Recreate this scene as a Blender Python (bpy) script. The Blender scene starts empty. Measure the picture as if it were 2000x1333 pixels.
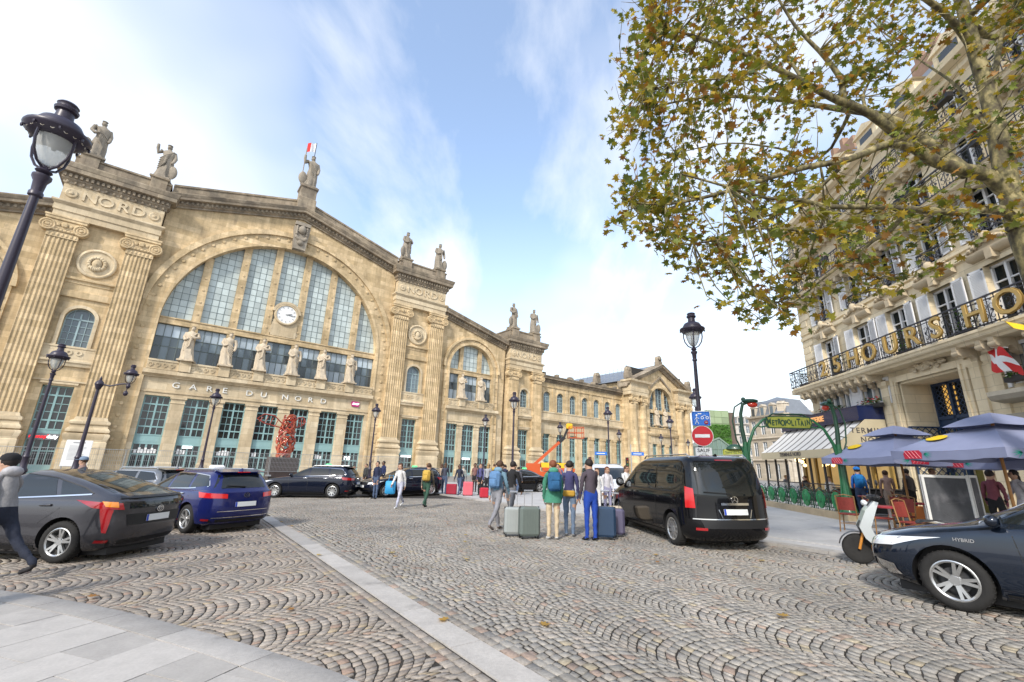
import bpy, bmesh, math, random
import numpy as np
from math import pi, sin, cos, radians, hypot, atan2, sqrt
from mathutils import Vector, Matrix
from mathutils.geometry import tessellate_polygon
random.seed(7); RNG = np.random.default_rng(7)
scene = bpy.context.scene
COL = scene.collection

# ---------------------------------------------------------------- camera
cam_d = bpy.data.cameras.new('camera'); cam = bpy.data.objects.new('camera', cam_d); COL.objects.link(cam)
cam_d.sensor_width = 36.0; cam_d.lens = 15.436; cam_d.clip_start = 0.05; cam_d.clip_end = 3000
_p, _r = 0.2764, 0.0331
_F = Vector((0, cos(_p), sin(_p))); _R0 = Vector((1, 0, 0)); _U0 = Vector((0, -sin(_p), cos(_p)))
_R = _R0*cos(_r) + _U0*sin(_r); _U = _U0*cos(_r) - _R0*sin(_r)
cam.matrix_world = Matrix(((_R.x, _U.x, -_F.x, 0), (_R.y, _U.y, -_F.y, 0), (_R.z, _U.z, -_F.z, 1.68), (0, 0, 0, 1)))
scene.camera = cam

# ---------------------------------------------------------------- sky and sun
SUN = Vector((-0.30, -0.76, 0.60)).normalized()
world = bpy.data.worlds.new('World'); scene.world = world; world.use_nodes = True
wn, wl = world.node_tree.nodes, world.node_tree.links
wn.clear()
def WN(t, **k):
    n = wn.new(t)
    for a, b in k.items(): setattr(n, a, b)
    return n
w_out = WN('ShaderNodeOutputWorld'); w_bg = WN('ShaderNodeBackground'); w_bg.inputs['Strength'].default_value = 0.125
sky = WN('ShaderNodeTexSky', sky_type='NISHITA', sun_disc=False)
sky.sun_elevation = math.asin(SUN.z); sky.sun_rotation = atan2(SUN.x, SUN.y); sky.altitude = 50; sky.air_density = 1.3; sky.dust_density = 1.2; sky.ozone_density = 2.0
tc = WN('ShaderNodeTexCoord'); sep = WN('ShaderNodeSeparateXYZ'); wl.new(tc.outputs['Generated'], sep.inputs[0])
def wmath(op, a, b=None, clamp=False):
    n = WN('ShaderNodeMath', operation=op, use_clamp=clamp)
    for i, v in enumerate((a, b)):
        if v is None: continue
        if isinstance(v, (int, float)): n.inputs[i].default_value = v
        else: wl.new(v, n.inputs[i])
    return n.outputs[0]
zz = wmath('ADD', wmath('MAXIMUM', sep.outputs['Z'], 0.0), 0.22)
comb = WN('ShaderNodeCombineXYZ')
wl.new(wmath('DIVIDE', sep.outputs['X'], zz), comb.inputs[0]); wl.new(wmath('DIVIDE', sep.outputs['Y'], zz), comb.inputs[1])
mp = WN('ShaderNodeMapping'); wl.new(comb.outputs[0], mp.inputs[0]); mp.inputs['Rotation'].default_value = (0, 0, radians(-14)); mp.inputs['Scale'].default_value = (1.15, 0.5, 1); mp.inputs['Location'].default_value = (2.10, 0.30, 0)
nz = WN('ShaderNodeTexNoise'); nz.inputs['Scale'].default_value = 1.25; nz.inputs['Detail'].default_value = 9; nz.inputs['Roughness'].default_value = 0.56; nz.inputs['Distortion'].default_value = 0.35
wl.new(mp.outputs[0], nz.inputs['Vector'])
rmp = WN('ShaderNodeValToRGB'); rmp.color_ramp.elements[0].position = 0.47; rmp.color_ramp.elements[1].position = 0.66
wl.new(nz.outputs['Fac'], rmp.inputs[0])
low = wmath('POWER', wmath('SUBTRACT', 1.0, wmath('MAXIMUM', sep.outputs['Z'], 0.0), True), 3.2)
nz2 = WN('ShaderNodeTexNoise'); nz2.inputs['Scale'].default_value = 0.62; nz2.inputs['Detail'].default_value = 4; nz2.inputs['Roughness'].default_value = 0.5
mp2 = WN('ShaderNodeMapping'); wl.new(comb.outputs[0], mp2.inputs[0]); mp2.inputs['Location'].default_value = (4.6, 1.9, 0); wl.new(mp2.outputs[0], nz2.inputs['Vector'])
rmp2 = WN('ShaderNodeValToRGB'); rmp2.color_ramp.elements[0].position = 0.44; rmp2.color_ramp.elements[1].position = 0.64; wl.new(nz2.outputs['Fac'], rmp2.inputs[0])
soft = wmath('MULTIPLY', rmp2.outputs[0], wmath('ADD', wmath('MULTIPLY', nz.outputs['Fac'], 1.0), 0.25, True), True)
cov = wmath('MAXIMUM', wmath('ADD', wmath('MAXIMUM', wmath('MULTIPLY', rmp.outputs[0], 0.84), soft), 0.10, True), wmath('MULTIPLY', low, 1.15, True), True)
skyb = WN('ShaderNodeMix', data_type='RGBA', blend_type='MULTIPLY'); skyb.inputs[0].default_value = 1.0
wl.new(sky.outputs[0], skyb.inputs[6]); skyb.inputs[7].default_value = (1.95, 1.98, 2.02, 1)
mixc = WN('ShaderNodeMix', data_type='RGBA'); wl.new(cov, mixc.inputs[0]); wl.new(skyb.outputs[2], mixc.inputs[6]); mixc.inputs[7].default_value = (7.7, 7.8, 8.0, 1)
wl.new(mixc.outputs[2], w_bg.inputs['Color']); wl.new(w_bg.outputs[0], w_out.inputs[0])
sun_d = bpy.data.lights.new('sun', 'SUN'); sun_d.energy = 2.9; sun_d.angle = radians(7); sun_d.color = (1.0, 0.94, 0.85)
sun = bpy.data.objects.new('sun', sun_d); COL.objects.link(sun); sun.rotation_euler = SUN.to_track_quat('Z', 'Y').to_euler()
vs = scene.view_settings
vs.view_transform = 'Standard'; vs.look = 'None'; vs.gamma = 1.0; vs.use_curve_mapping = False; vs.exposure = 0.42
scene.cycles.max_bounces = 5; scene.cycles.diffuse_bounces = 3; scene.cycles.glossy_bounces = 3; scene.cycles.transmission_bounces = 4; scene.cycles.transparent_max_bounces = 6
scene.cycles.use_denoising = True; scene.cycles.sample_clamp_indirect = 6.0
# ---------------------------------------------------------------- materials
MATS = {}
def mat(name, col=(.5, .5, .5), rough=.6, metal=0., var=0., scale=4., bump=0., bscale=None, coat=0., spec=.5, emit=None, estr=1., trans=0., rnd=0., alpha=1., streak=0., ior=1.45, dirt=None):
    if name in MATS: return MATS[name]
    m = bpy.data.materials.new(name); m.use_nodes = True; N, L = m.node_tree.nodes, m.node_tree.links
    b = N['Principled BSDF']; b.inputs['Roughness'].default_value = rough; b.inputs['Metallic'].default_value = metal
    b.inputs['Coat Weight'].default_value = coat; b.inputs['Coat Roughness'].default_value = .04; b.inputs['Specular IOR Level'].default_value = spec
    b.inputs['Transmission Weight'].default_value = trans; b.inputs['Alpha'].default_value = alpha; b.inputs['IOR'].default_value = ior
    b.inputs['Base Color'].default_value = (*col, 1)
    if emit: b.inputs['Emission Color'].default_value = (*emit, 1); b.inputs['Emission Strength'].default_value = estr
    src = None
    if var or rnd or streak or bump or dirt:
        t = N.new('ShaderNodeTexCoord')
    if var or streak or rnd or dirt:
        c = N.new('ShaderNodeRGB'); c.outputs[0].default_value = (*col, 1); src = c.outputs[0]
        def mul(fac_sock, lo, hi):
            nonlocal src
            mr = N.new('ShaderNodeMapRange'); mr.inputs[1].default_value = .25; mr.inputs[2].default_value = .75; mr.inputs[3].default_value = lo; mr.inputs[4].default_value = hi
            L.new(fac_sock, mr.inputs[0])
            x = N.new('ShaderNodeVectorMath'); x.operation = 'SCALE'; L.new(src, x.inputs[0]); L.new(mr.outputs[0], x.inputs['Scale']); src = x.outputs[0]
        if var:
            n = N.new('ShaderNodeTexNoise'); n.inputs['Scale'].default_value = scale; n.inputs['Detail'].default_value = 7; n.inputs['Roughness'].default_value = .65; L.new(t.outputs['Object'], n.inputs['Vector']); mul(n.outputs['Fac'], 1-var, 1+var)
            n2 = N.new('ShaderNodeTexNoise'); n2.inputs['Scale'].default_value = scale*.13; n2.inputs['Detail'].default_value = 3; L.new(t.outputs['Object'], n2.inputs['Vector']); mul(n2.outputs['Fac'], 1-var*.8, 1+var*.8)
        if streak:
            mp = N.new('ShaderNodeMapping'); mp.inputs['Scale'].default_value = (1.6, 1.6, .12); L.new(t.outputs['Object'], mp.inputs[0])
            n = N.new('ShaderNodeTexNoise'); n.inputs['Scale'].default_value = 1.3; n.inputs['Detail'].default_value = 5; L.new(mp.outputs[0], n.inputs['Vector']); mul(n.outputs['Fac'], 1-streak, 1+streak*.6)
        if rnd:
            oi = N.new('ShaderNodeObjectInfo'); mul(oi.outputs['Random'], 1-rnd, 1+rnd)
        if dirt:
            n = N.new('ShaderNodeTexNoise'); n.inputs['Scale'].default_value = dirt[1]; n.inputs['Detail'].default_value = 6; L.new(t.outputs['Object'], n.inputs['Vector'])
            rp = N.new('ShaderNodeValToRGB'); rp.color_ramp.elements[0].position = dirt[2]; rp.color_ramp.elements[1].position = dirt[2]+.14; L.new(n.outputs['Fac'], rp.inputs[0])
            mx = N.new('ShaderNodeMix'); mx.data_type = 'RGBA'; L.new(rp.outputs[0], mx.inputs[0]); L.new(src, mx.inputs[6]); mx.inputs[7].default_value = (*dirt[0], 1); src = mx.outputs[2]
        L.new(src, b.inputs['Base Color'])
    if bump:
        n = N.new('ShaderNodeTexNoise'); n.inputs['Scale'].default_value = bscale or scale*4; n.inputs['Detail'].default_value = 5; L.new(t.outputs['Object'], n.inputs['Vector'])
        bp = N.new('ShaderNodeBump'); bp.inputs['Strength'].default_value = bump; bp.inputs['Distance'].default_value = .02; L.new(n.outputs['Fac'], bp.inputs['Height']); L.new(bp.outputs[0], b.inputs['Normal'])
    MATS[name] = m
    return m

def stone_mat(name, c1, c2, bw=1.1, bh=.55, blotch=.16, streak=.16, grime=(.12, .105, .085), gpos=.66, bump=.25, offset=(0., 0.)):
    """ashlar: blocks of slightly different tints, stains and a faint joint"""
    m = bpy.data.materials.new(name); m.use_nodes = True; N, L = m.node_tree.nodes, m.node_tree.links; b = N['Principled BSDF']; b.inputs['Roughness'].default_value = .85; b.inputs['Specular IOR Level'].default_value = .25
    t = N.new('ShaderNodeTexCoord'); s = N.new('ShaderNodeSeparateXYZ'); L.new(t.outputs['Object'], s.inputs[0])
    ad = N.new('ShaderNodeMath'); ad.operation = 'ADD'; L.new(s.outputs[0], ad.inputs[0]); L.new(s.outputs[1], ad.inputs[1])
    cb = N.new('ShaderNodeCombineXYZ'); L.new(ad.outputs[0], cb.inputs[0]); L.new(s.outputs[2], cb.inputs[1])
    br = N.new('ShaderNodeTexBrick'); br.inputs['Scale'].default_value = 1; br.inputs['Brick Width'].default_value = bw; br.inputs['Row Height'].default_value = bh; br.inputs['Mortar Size'].default_value = .008; br.inputs['Bias'].default_value = -.1
    br.inputs['Color1'].default_value = (*c1, 1); br.inputs['Color2'].default_value = (*c2, 1); br.inputs['Mortar'].default_value = (*[x*.72 for x in c2], 1); L.new(cb.outputs[0], br.inputs['Vector'])
    src = br.outputs['Color']
    def mul(sock, lo, hi, a=.25, z=.75):
        nonlocal src
        mr = N.new('ShaderNodeMapRange'); mr.inputs[1].default_value = a; mr.inputs[2].default_value = z; mr.inputs[3].default_value = lo; mr.inputs[4].default_value = hi; L.new(sock, mr.inputs[0])
        x = N.new('ShaderNodeVectorMath'); x.operation = 'SCALE'; L.new(src, x.inputs[0]); L.new(mr.outputs[0], x.inputs['Scale']); src = x.outputs[0]
    def noise(sc, det, mapping=None):
        n = N.new('ShaderNodeTexNoise'); n.inputs['Scale'].default_value = sc; n.inputs['Detail'].default_value = det; n.inputs['Roughness'].default_value = .62
        if mapping:
            mp = N.new('ShaderNodeMapping'); mp.inputs['Scale'].default_value = mapping; L.new(t.outputs['Object'], mp.inputs[0]); L.new(mp.outputs[0], n.inputs['Vector'])
        else: L.new(t.outputs['Object'], n.inputs['Vector'])
        return n.outputs['Fac']
    mul(noise(.35, 6), 1-blotch, 1+blotch); mul(noise(3.0, 6), 1-blotch*.6, 1+blotch*.6)
    mul(noise(1.0, 5, (1.5, 1.5, .1)), 1-streak, 1+streak*.5)
    b2 = N.new('ShaderNodeTexBrick'); b2.inputs['Scale'].default_value = 1; b2.inputs['Brick Width'].default_value = bw*1.0; b2.inputs['Row Height'].default_value = bh; b2.inputs['Mortar Size'].default_value = 0; b2.inputs['Bias'].default_value = -.55; b2.inputs['Color1'].default_value = (1, 1, 1, 1); b2.inputs['Color2'].default_value = (1.28, 1.30, 1.36, 1); b2.offset = .5; b2.offset_frequency = 2
    mp2 = N.new('ShaderNodeMapping'); mp2.inputs['Location'].default_value = (bw*37, bh*23, 0); L.new(cb.outputs[0], mp2.inputs[0]); L.new(mp2.outputs[0], b2.inputs['Vector'])
    mm = N.new('ShaderNodeVectorMath'); mm.operation = 'MULTIPLY'; L.new(src, mm.inputs[0]); L.new(b2.outputs['Color'], mm.inputs[1]); src = mm.outputs[0]
    g = noise(.5, 8, (1.0, 1.0, .45)); rp = N.new('ShaderNodeValToRGB'); rp.color_ramp.elements[0].position = gpos; rp.color_ramp.elements[1].position = gpos+.2; L.new(g, rp.inputs[0])
    mx = N.new('ShaderNodeMix'); mx.data_type = 'RGBA'; fm = N.new('ShaderNodeMath'); fm.operation = 'MULTIPLY'; fm.inputs[1].default_value = .7; L.new(rp.outputs[0], fm.inputs[0]); L.new(fm.outputs[0], mx.inputs[0]); L.new(src, mx.inputs[6]); mx.inputs[7].default_value = (*grime, 1)
    L.new(mx.outputs[2], b.inputs['Base Color'])
    bp = N.new('ShaderNodeBump'); bp.inputs['Strength'].default_value = bump; bp.inputs['Distance'].default_value = .03; L.new(noise(9, 6), bp.inputs['Height']); L.new(bp.outputs[0], b.inputs['Normal'])
    MATS[name] = m; return m

# ---------------------------------------------------------------- mesh builder
class MB:
    def __init__(s, X=None): s.v, s.f, s.m, s.mi, s.X = [], [], [], 0, X
    def add(s, vs, fs):
        o = len(s.v)
        if s.X is not None: vs = [s.X @ Vector(v) for v in vs]
        s.v += [tuple(v) for v in vs]; s.f += [tuple(i+o for i in f) for f in fs]; s.m += [s.mi]*len(fs)
        return s
    def box(s, x0, x1, y0, y1, z0, z1):
        return s.add([(x0,y0,z0),(x1,y0,z0),(x1,y1,z0),(x0,y1,z0),(x0,y0,z1),(x1,y0,z1),(x1,y1,z1),(x0,y1,z1)], [(0,3,2,1),(4,5,6,7),(0,1,5,4),(1,2,6,5),(2,3,7,6),(3,0,4,7)])
    def cbox(s, c, d): return s.box(c[0]-d[0]/2, c[0]+d[0]/2, c[1]-d[1]/2, c[1]+d[1]/2, c[2]-d[2]/2, c[2]+d[2]/2)
    def rbox(s, x0, x1, y0, y1, z0, z1, b):
        """box with chamfered vertical and top edges"""
        P = lambda i, z: [(x0+b-i, y0+0-0+(0 if i else 0), z)]
        def ring(i, z):
            a0, a1, c0, c1 = x0+i, x1-i, y0+i, y1-i
            return [(a0+b,c0,z),(a1-b,c0,z),(a1,c0+b,z),(a1,c1-b,z),(a1-b,c1,z),(a0+b,c1,z),(a0,c1-b,z),(a0,c0+b,z)]
        R = ring(b*.6, z0)+ring(0, z0+b)+ring(0, z1-b)+ring(b*.8, z1)
        F = [tuple(range(7,-1,-1)), tuple(range(24,32))]
        for k in range(3):
            for i in range(8): F.append((k*8+i, k*8+(i+1)%8, k*8+8+(i+1)%8, k*8+8+i))
        return s.add(R, F)
    def prism(s, poly, y0, y1, plane='xz'):
        n = len(poly)
        T = {'xz': lambda a, b, d: (a, d, b), 'xy': lambda a, b, d: (a, b, d), 'yz': lambda a, b, d: (d, a, b)}[plane]
        vs = [T(a, b, y0) for a, b in poly]+[T(a, b, y1) for a, b in poly]
        return s.add(vs, [tuple(range(n)), tuple(range(2*n-1, n-1, -1))]+[(i, i+n, (i+1) % n+n, (i+1) % n) for i in range(n)])
    def moulding(s, x0, x1, yf, yb, prof, cap=True):
        vs, fs = [], []
        for p, z in prof: vs += [(x0-p, yb, z), (x0-p, yf-p, z), (x1+p, yf-p, z), (x1+p, yb, z)]
        for k in range(len(prof)-1):
            for i in range(3): fs.append((k*4+i, k*4+i+1, k*4+5+i, k*4+4+i))
        if cap:
            e = (len(prof)-1)*4; fs += [(e, e+1, e+2, e+3), (3, 2, 1, 0)]
        return s.add(vs, fs)
    def strip(s, x0, x1, yf, prof, yb=None, z0=0., z1=None):
        """profile (projection, dz) swept from (x0, z0) to (x1, z1)"""
        if z1 is None: z1 = z0
        P = list(prof)
        if yb is not None: P = [(yf-yb, P[0][1])]+P+[(yf-yb, P[-1][1])]
        n = len(P); vs = [(x0, yf-p, z0+z) for p, z in P]+[(x1, yf-p, z1+z) for p, z in P]
        return s.add(vs, [(i, i+n, i+1+n, i+1) for i in range(n-1)]+[tuple(range(n)), tuple(range(2*n-1, n-1, -1))]+([(n-1, 2*n-1, n, 0)] if yb is not None else []))
    def ring(s, cx, cz, r0, r1, y0, y1, a0=0., a1=pi, n=32):
        vs, fs = [], []
        for k in range(n+1):
            a = a0+(a1-a0)*k/n; c, d = cos(a), sin(a)
            vs += [(cx+r0*c, y0, cz+r0*d), (cx+r1*c, y0, cz+r1*d), (cx+r1*c, y1, cz+r1*d), (cx+r0*c, y1, cz+r0*d)]
        for k in range(n):
            for i in range(4): fs.append((k*4+i, k*4+(i+1) % 4, k*4+4+(i+1) % 4, k*4+4+i))
        if abs(a1-a0) < 2*pi-1e-4: fs += [(3, 2, 1, 0), tuple(4*n+i for i in range(4))]
        return s.add(vs, fs)
    def wall(s, outer, holes, y0, y1):
        """plate in xz with holes, front at y0, reveals to y1"""
        loops = [outer]+holes; tri = tessellate_polygon([[Vector((a, b, 0)) for a, b in lp] for lp in loops])
        flat = [p for lp in loops for p in lp]; n = len(flat)
        vs = [(a, y0, b) for a, b in flat]+[(a, y1, b) for a, b in flat]; fs = []
        for t in tri:
            fs.append(tuple(t)); fs.append(tuple(i+n for i in reversed(t)))
        o = 0
        for lp in loops:
            k = len(lp)
            for i in range(k): fs.append((o+i, o+(i+1) % k, o+(i+1) % k+n, o+i+n))
            o += k
        return s.add(vs, fs)
    def tube(s, path, r, n=8, cap=True, flat=1.0):
        path = [Vector(p) for p in path]; k = len(path)
        rs = r if isinstance(r, (list, tuple)) else [r]*k
        up = None; vs, fs = [], []
        for i, p in enumerate(path):
            d = (path[min(i+1, k-1)]-path[max(i-1, 0)]).normalized()
            if up is None: up = d.orthogonal().normalized() if abs(d.z) < .99 else Vector((1, 0, 0))
            up = (up-d*up.dot(d)); up = up.normalized() if up.length > 1e-6 else d.orthogonal().normalized(); sd = d.cross(up)
            for j in range(n):
                a = 2*pi*j/n; vs.append(p+(up*cos(a)+sd*sin(a)*flat)*rs[i])
        for i in range(k-1):
            for j in range(n): fs.append((i*n+j, i*n+(j+1) % n, (i+1)*n+(j+1) % n, (i+1)*n+j))
        if cap: fs += [tuple(range(n-1, -1, -1)), tuple((k-1)*n+j for j in range(n))]
        return s.add(vs, fs)
    def lathe(s, prof, n=16, c=(0, 0, 0), axis='z', a0=0., a1=2*pi, sx=1., sy=1., cap=True):
        vs, fs = [], []; full = abs(a1-a0-2*pi) < 1e-6; m = n if full else n+1
        for r, z in prof:
            for j in range(m):
                a = a0+(a1-a0)*j/n; x, y = r*cos(a)*sx, r*sin(a)*sy
                vs.append({'z': (c[0]+x, c[1]+y, c[2]+z), 'y': (c[0]+x, c[1]+z, c[2]+y), 'x': (c[0]+z, c[1]+x, c[2]+y)}[axis])
        for k in range(len(prof)-1):
            for j in range(n):
                j2 = (j+1) % m; fs.append((k*m+j, k*m+j2, (k+1)*m+j2, (k+1)*m+j))
        if full and cap:
            if prof[0][0] > 1e-4: fs.append(tuple(range(m-1, -1, -1)))
            if prof[-1][0] > 1e-4: fs.append(tuple((len(prof)-1)*m+j for j in range(m)))
        return s.add(vs, fs)
    def ball(s, c, r, n=10, sz=None):
        r = r if isinstance(r, (tuple, list)) else (r, r, r); vs, fs = [], []; k = max(4, n//2)
        for i in range(k+1):
            p = pi*i/k
            for j in range(n): a = 2*pi*j/n; vs.append((c[0]+r[0]*sin(p)*cos(a), c[1]+r[1]*sin(p)*sin(a), c[2]-r[2]*cos(p)))
        for i in range(k):
            for j in range(n): fs.append((i*n+j, i*n+(j+1) % n, (i+1)*n+(j+1) % n, (i+1)*n+j))
        return s.add(vs, fs)
    def grid(s, rows, closed=False):
        m = len(rows[0]); vs = [p for r in rows for p in r]; fs = []
        for i in range(len(rows)-1):
            for j in range(m if closed else m-1): fs.append((i*m+j, i*m+(j+1) % m, (i+1)*m+(j+1) % m, (i+1)*m+j))
        return s.add(vs, fs)
    def bar(s, a, b, w, h=None):
        """square bar from a to b"""
        a, b = Vector(a), Vector(b); h = h or w; d = (b-a).normalized(); u = Vector((0, 0, 1)) if abs(d.z) < .9 else Vector((1, 0, 0))
        sd = d.cross(u).normalized()*w/2; u2 = sd.cross(d).normalized()*h/2
        return s.add([a-sd-u2, a+sd-u2, a+sd+u2, a-sd+u2, b-sd-u2, b+sd-u2, b+sd+u2, b-sd+u2], [(0,3,2,1),(4,5,6,7),(0,1,5,4),(1,2,6,5),(2,3,7,6),(3,0,4,7)])
    def mesh(s, name, mats, smooth=None):
        me = bpy.data.meshes.new(name); me.from_pydata(s.v, [], s.f)
        for m in (mats if isinstance(mats, (list, tuple)) else [mats]): me.materials.append(m)
        if any(s.m): me.polygons.foreach_set('material_index', s.m)
        if smooth is not None:
            me.polygons.foreach_set('use_smooth', [True]*len(s.f)); me.set_sharp_from_angle(angle=radians(smooth))
        bm = bmesh.new(); bm.from_mesh(me); bmesh.ops.recalc_face_normals(bm, faces=bm.faces); bm.to_mesh(me); bm.free()
        me.update(); return me
    def build(s, name, mats, parent=None, smooth=None, kind=None, loc=None):
        o = bpy.data.objects.new(name, s.mesh(name, mats, smooth)); COL.objects.link(o)
        if parent: o.parent = parent
        if loc is not None: o.location = loc
        if kind: o['kind'] = kind
        return o

def inst(name, me, parent=None, loc=(0, 0, 0), rot=None, scale=None, mw=None):
    o = bpy.data.objects.new(name, me); COL.objects.link(o); o.parent = parent; o.location = loc
    if rot is not None: o.rotation_euler = rot
    if scale is not None: o.scale = scale
    if mw is not None: o.matrix_local = mw
    return o
def tag(o, label, cat, group=None):
    o['label'] = label; o['category'] = cat
    if group: o['group'] = group
    return o
def thing(name, label, cat, loc=(0, 0, 0), rz=0., group=None, M=None):
    o = bpy.data.objects.new(name, None); COL.objects.link(o); o.empty_display_size = .2
    if M is not None: o.matrix_world = M
    else: o.location = loc; o.rotation_euler = (0, 0, rz)
    return tag(o, label, cat, group)
def copy_tree(o, parent=None, M=None, loc=None, rz=None, label=None):
    c = o.copy(); COL.objects.link(c); c.parent = parent
    for ch in KIDS(o): copy_tree(ch, c)
    if M is not None: c.matrix_world = M
    if loc is not None: c.location = loc
    if rz is not None: c.rotation_euler = (0, 0, rz)
    if label: c['label'] = label
    return c
def KIDS(o): return [x for x in bpy.data.objects if x.parent == o]
TXT = {}
def text(body, size, m, name, parent=None, loc=(0, 0, 0), rot=(pi/2, 0, 0), ext=.02, align='CENTER', bold=0., sx=1., space=1., shear=0.):
    """flat lettering facing local -Y"""
    cu = bpy.data.curves.new(name, 'FONT'); cu.body = body; cu.size = size; cu.extrude = ext; cu.align_x = align; cu.align_y = 'CENTER'; cu.offset = bold; cu.space_character = space; cu.shear = shear; cu.resolution_u = 3
    t = bpy.data.objects.new('tmp_text', cu); COL.objects.link(t)
    me = bpy.data.meshes.new_from_object(t.evaluated_get(bpy.context.evaluated_depsgraph_get())); bpy.data.objects.remove(t); bpy.data.curves.remove(cu)
    me.name = name; me.materials.clear(); me.materials.append(m)
    o = bpy.data.objects.new(name, me); COL.objects.link(o); o.parent = parent; o.location = loc; o.rotation_euler = rot; o.scale = (sx, 1, 1)
    return o
G = .02
def gz(x, y=0.): return G*max(-26., min(26., x))
# facade frames
FY, FU0, FD = 0.659, 0.1646*60, 60.
FT = Vector((cos(FY), sin(FY), 0)); FN = Vector((-sin(FY), cos(FY), 0))
STN = Matrix.Translation(FN*FD+FT*FU0) @ Matrix.Rotation(FY, 4, 'Z')       # local x along the front, y away from the square
HY = 1.4651; HH = Vector((cos(HY), sin(HY), 0)); HN = Vector((sin(HY), -cos(HY), 0))
HOT = Matrix.Translation(HN*16.) @ Matrix.Rotation(HY+pi, 4, 'Z')          # local x = -s, y into the building
# ---------------------------------------------------------------- ground
granite = mat('granite', (.385, .36, .33), .8, var=.14, scale=26, bump=.25, bscale=120, rnd=.12, dirt=((.20, .185, .17), 1.6, .60))
granite2 = mat('granite_slab', (.40, .375, .345), .78, var=.10, scale=38, bump=.2, bscale=150, rnd=.10, dirt=((.27, .25, .235), 1.1, .60))
pave_pale = mat('pale_paving', (.43, .42, .405), .75, var=.10, scale=9, bump=.15, bscale=90, dirt=((.30, .29, .28), .5, .56))

def sett_mat():
    m = bpy.data.materials.new('sett_stone'); m.use_nodes = True; N, L = m.node_tree.nodes, m.node_tree.links; b = N['Principled BSDF']
    a = N.new('ShaderNodeAttribute'); a.attribute_name = 'tint'; t = N.new('ShaderNodeTexCoord')
    n = N.new('ShaderNodeTexNoise'); n.inputs['Scale'].default_value = 38; n.inputs['Detail'].default_value = 6; L.new(t.outputs['Object'], n.inputs['Vector'])
    n2 = N.new('ShaderNodeTexNoise'); n2.inputs['Scale'].default_value = .55; n2.inputs['Detail'].default_value = 5; L.new(t.outputs['Object'], n2.inputs['Vector'])
    src = a.outputs['Color']
    for f, lo, hi in ((n, .72, 1.28), (n2, .74, 1.2)):
        mr = N.new('ShaderNodeMapRange'); mr.inputs[1].default_value = .25; mr.inputs[2].default_value = .75; mr.inputs[3].default_value = lo; mr.inputs[4].default_value = hi; L.new(f.outputs['Fac'], mr.inputs[0])
        x = N.new('ShaderNodeVectorMath'); x.operation = 'SCALE'; L.new(src, x.inputs[0]); L.new(mr.outputs[0], x.inputs['Scale']); src = x.outputs[0]
    L.new(src, b.inputs['Base Color']); b.inputs['Roughness'].default_value = .62; b.inputs['Specular IOR Level'].default_value = .35
    bp = N.new('ShaderNodeBump'); bp.inputs['Strength'].default_value = .35; bp.inputs['Distance'].default_value = .01; L.new(n.outputs['Fac'], bp.inputs['Height']); L.new(bp.outputs[0], b.inputs['Normal'])
    return m
SETT = sett_mat()
def base_mat():
    m = bpy.data.materials.new('joint_and_far_paving'); m.use_nodes = True; N, L = m.node_tree.nodes, m.node_tree.links; b = N['Principled BSDF']
    t = N.new('ShaderNodeTexCoord'); v = N.new('ShaderNodeTexVoronoi'); v.inputs['Scale'].default_value = 9; v.feature = 'DISTANCE_TO_EDGE'; L.new(t.outputs['Object'], v.inputs['Vector'])
    n = N.new('ShaderNodeTexNoise'); n.inputs['Scale'].default_value = 2.2; n.inputs['Detail'].default_value = 8; L.new(t.outputs['Object'], n.inputs['Vector'])
    rp = N.new('ShaderNodeValToRGB'); rp.color_ramp.elements[0].color = (.17, .155, .14, 1); rp.color_ramp.elements[1].color = (.33, .31, .29, 1); rp.color_ramp.elements[0].position = .3; rp.color_ramp.elements[1].position = .7; L.new(n.outputs['Fac'], rp.inputs[0])
    L.new(rp.outputs[0], b.inputs['Base Color']); b.inputs['Roughness'].default_value = .8
    return m
JOINT = mat('sett_joint', (.030, .025, .02), .95, var=.4, scale=14)
FARPAVE = base_mat()

BE = Vector((.583, -.812, 0)); BN = Vector((.812, .583, 0))        # along / across the pale stone band
B0 = Vector((-7.16, 14.40, 0))                                      # a point on the band axis
KE = Vector((.527, -.850, 0)); K0 = Vector((3.30, 15.28, 0))        # right kerb line
KERB_OUT = [(-12.5, 7.5), (-9.2, 7.05), (-6.61, 6.51), (-4.71, 5.87), (-3.0, 5.10), (-1.67, 4.42), (-1.18, 4.13), (.2, 3.15), (1.4, 1.9), (2.0, .6)]

def sheet(name, poly, z, m, parent=None, kind='structure'):
    tri = tessellate_polygon([[Vector((a, b, 0)) for a, b in poly]])
    return MB().add([(a, b, gz(a)+z) for a, b in poly], [tuple(t) for t in tri]).build(name, m, parent, kind=kind)
# land to the horizon: three strips so that the gentle cross fall can stop at the sides
gm = MB()
xs = [-1500, -26, 26, 1500]
gm.grid([[(x, y, gz(x)-.06) for x in xs] for y in (-400, 0, 60, 1800)])
ground = gm.build('ground', FARPAVE); ground['kind'] = 'structure'
road = sheet('road', [(-26, 1), (26, 1), (26, 34), (-26, 34)], -.011, JOINT)
far_road = sheet('station_forecourt', [(-26, 22), (26, 22), (26, 75), (-26, 75)], -.012, FARPAVE)

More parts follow.
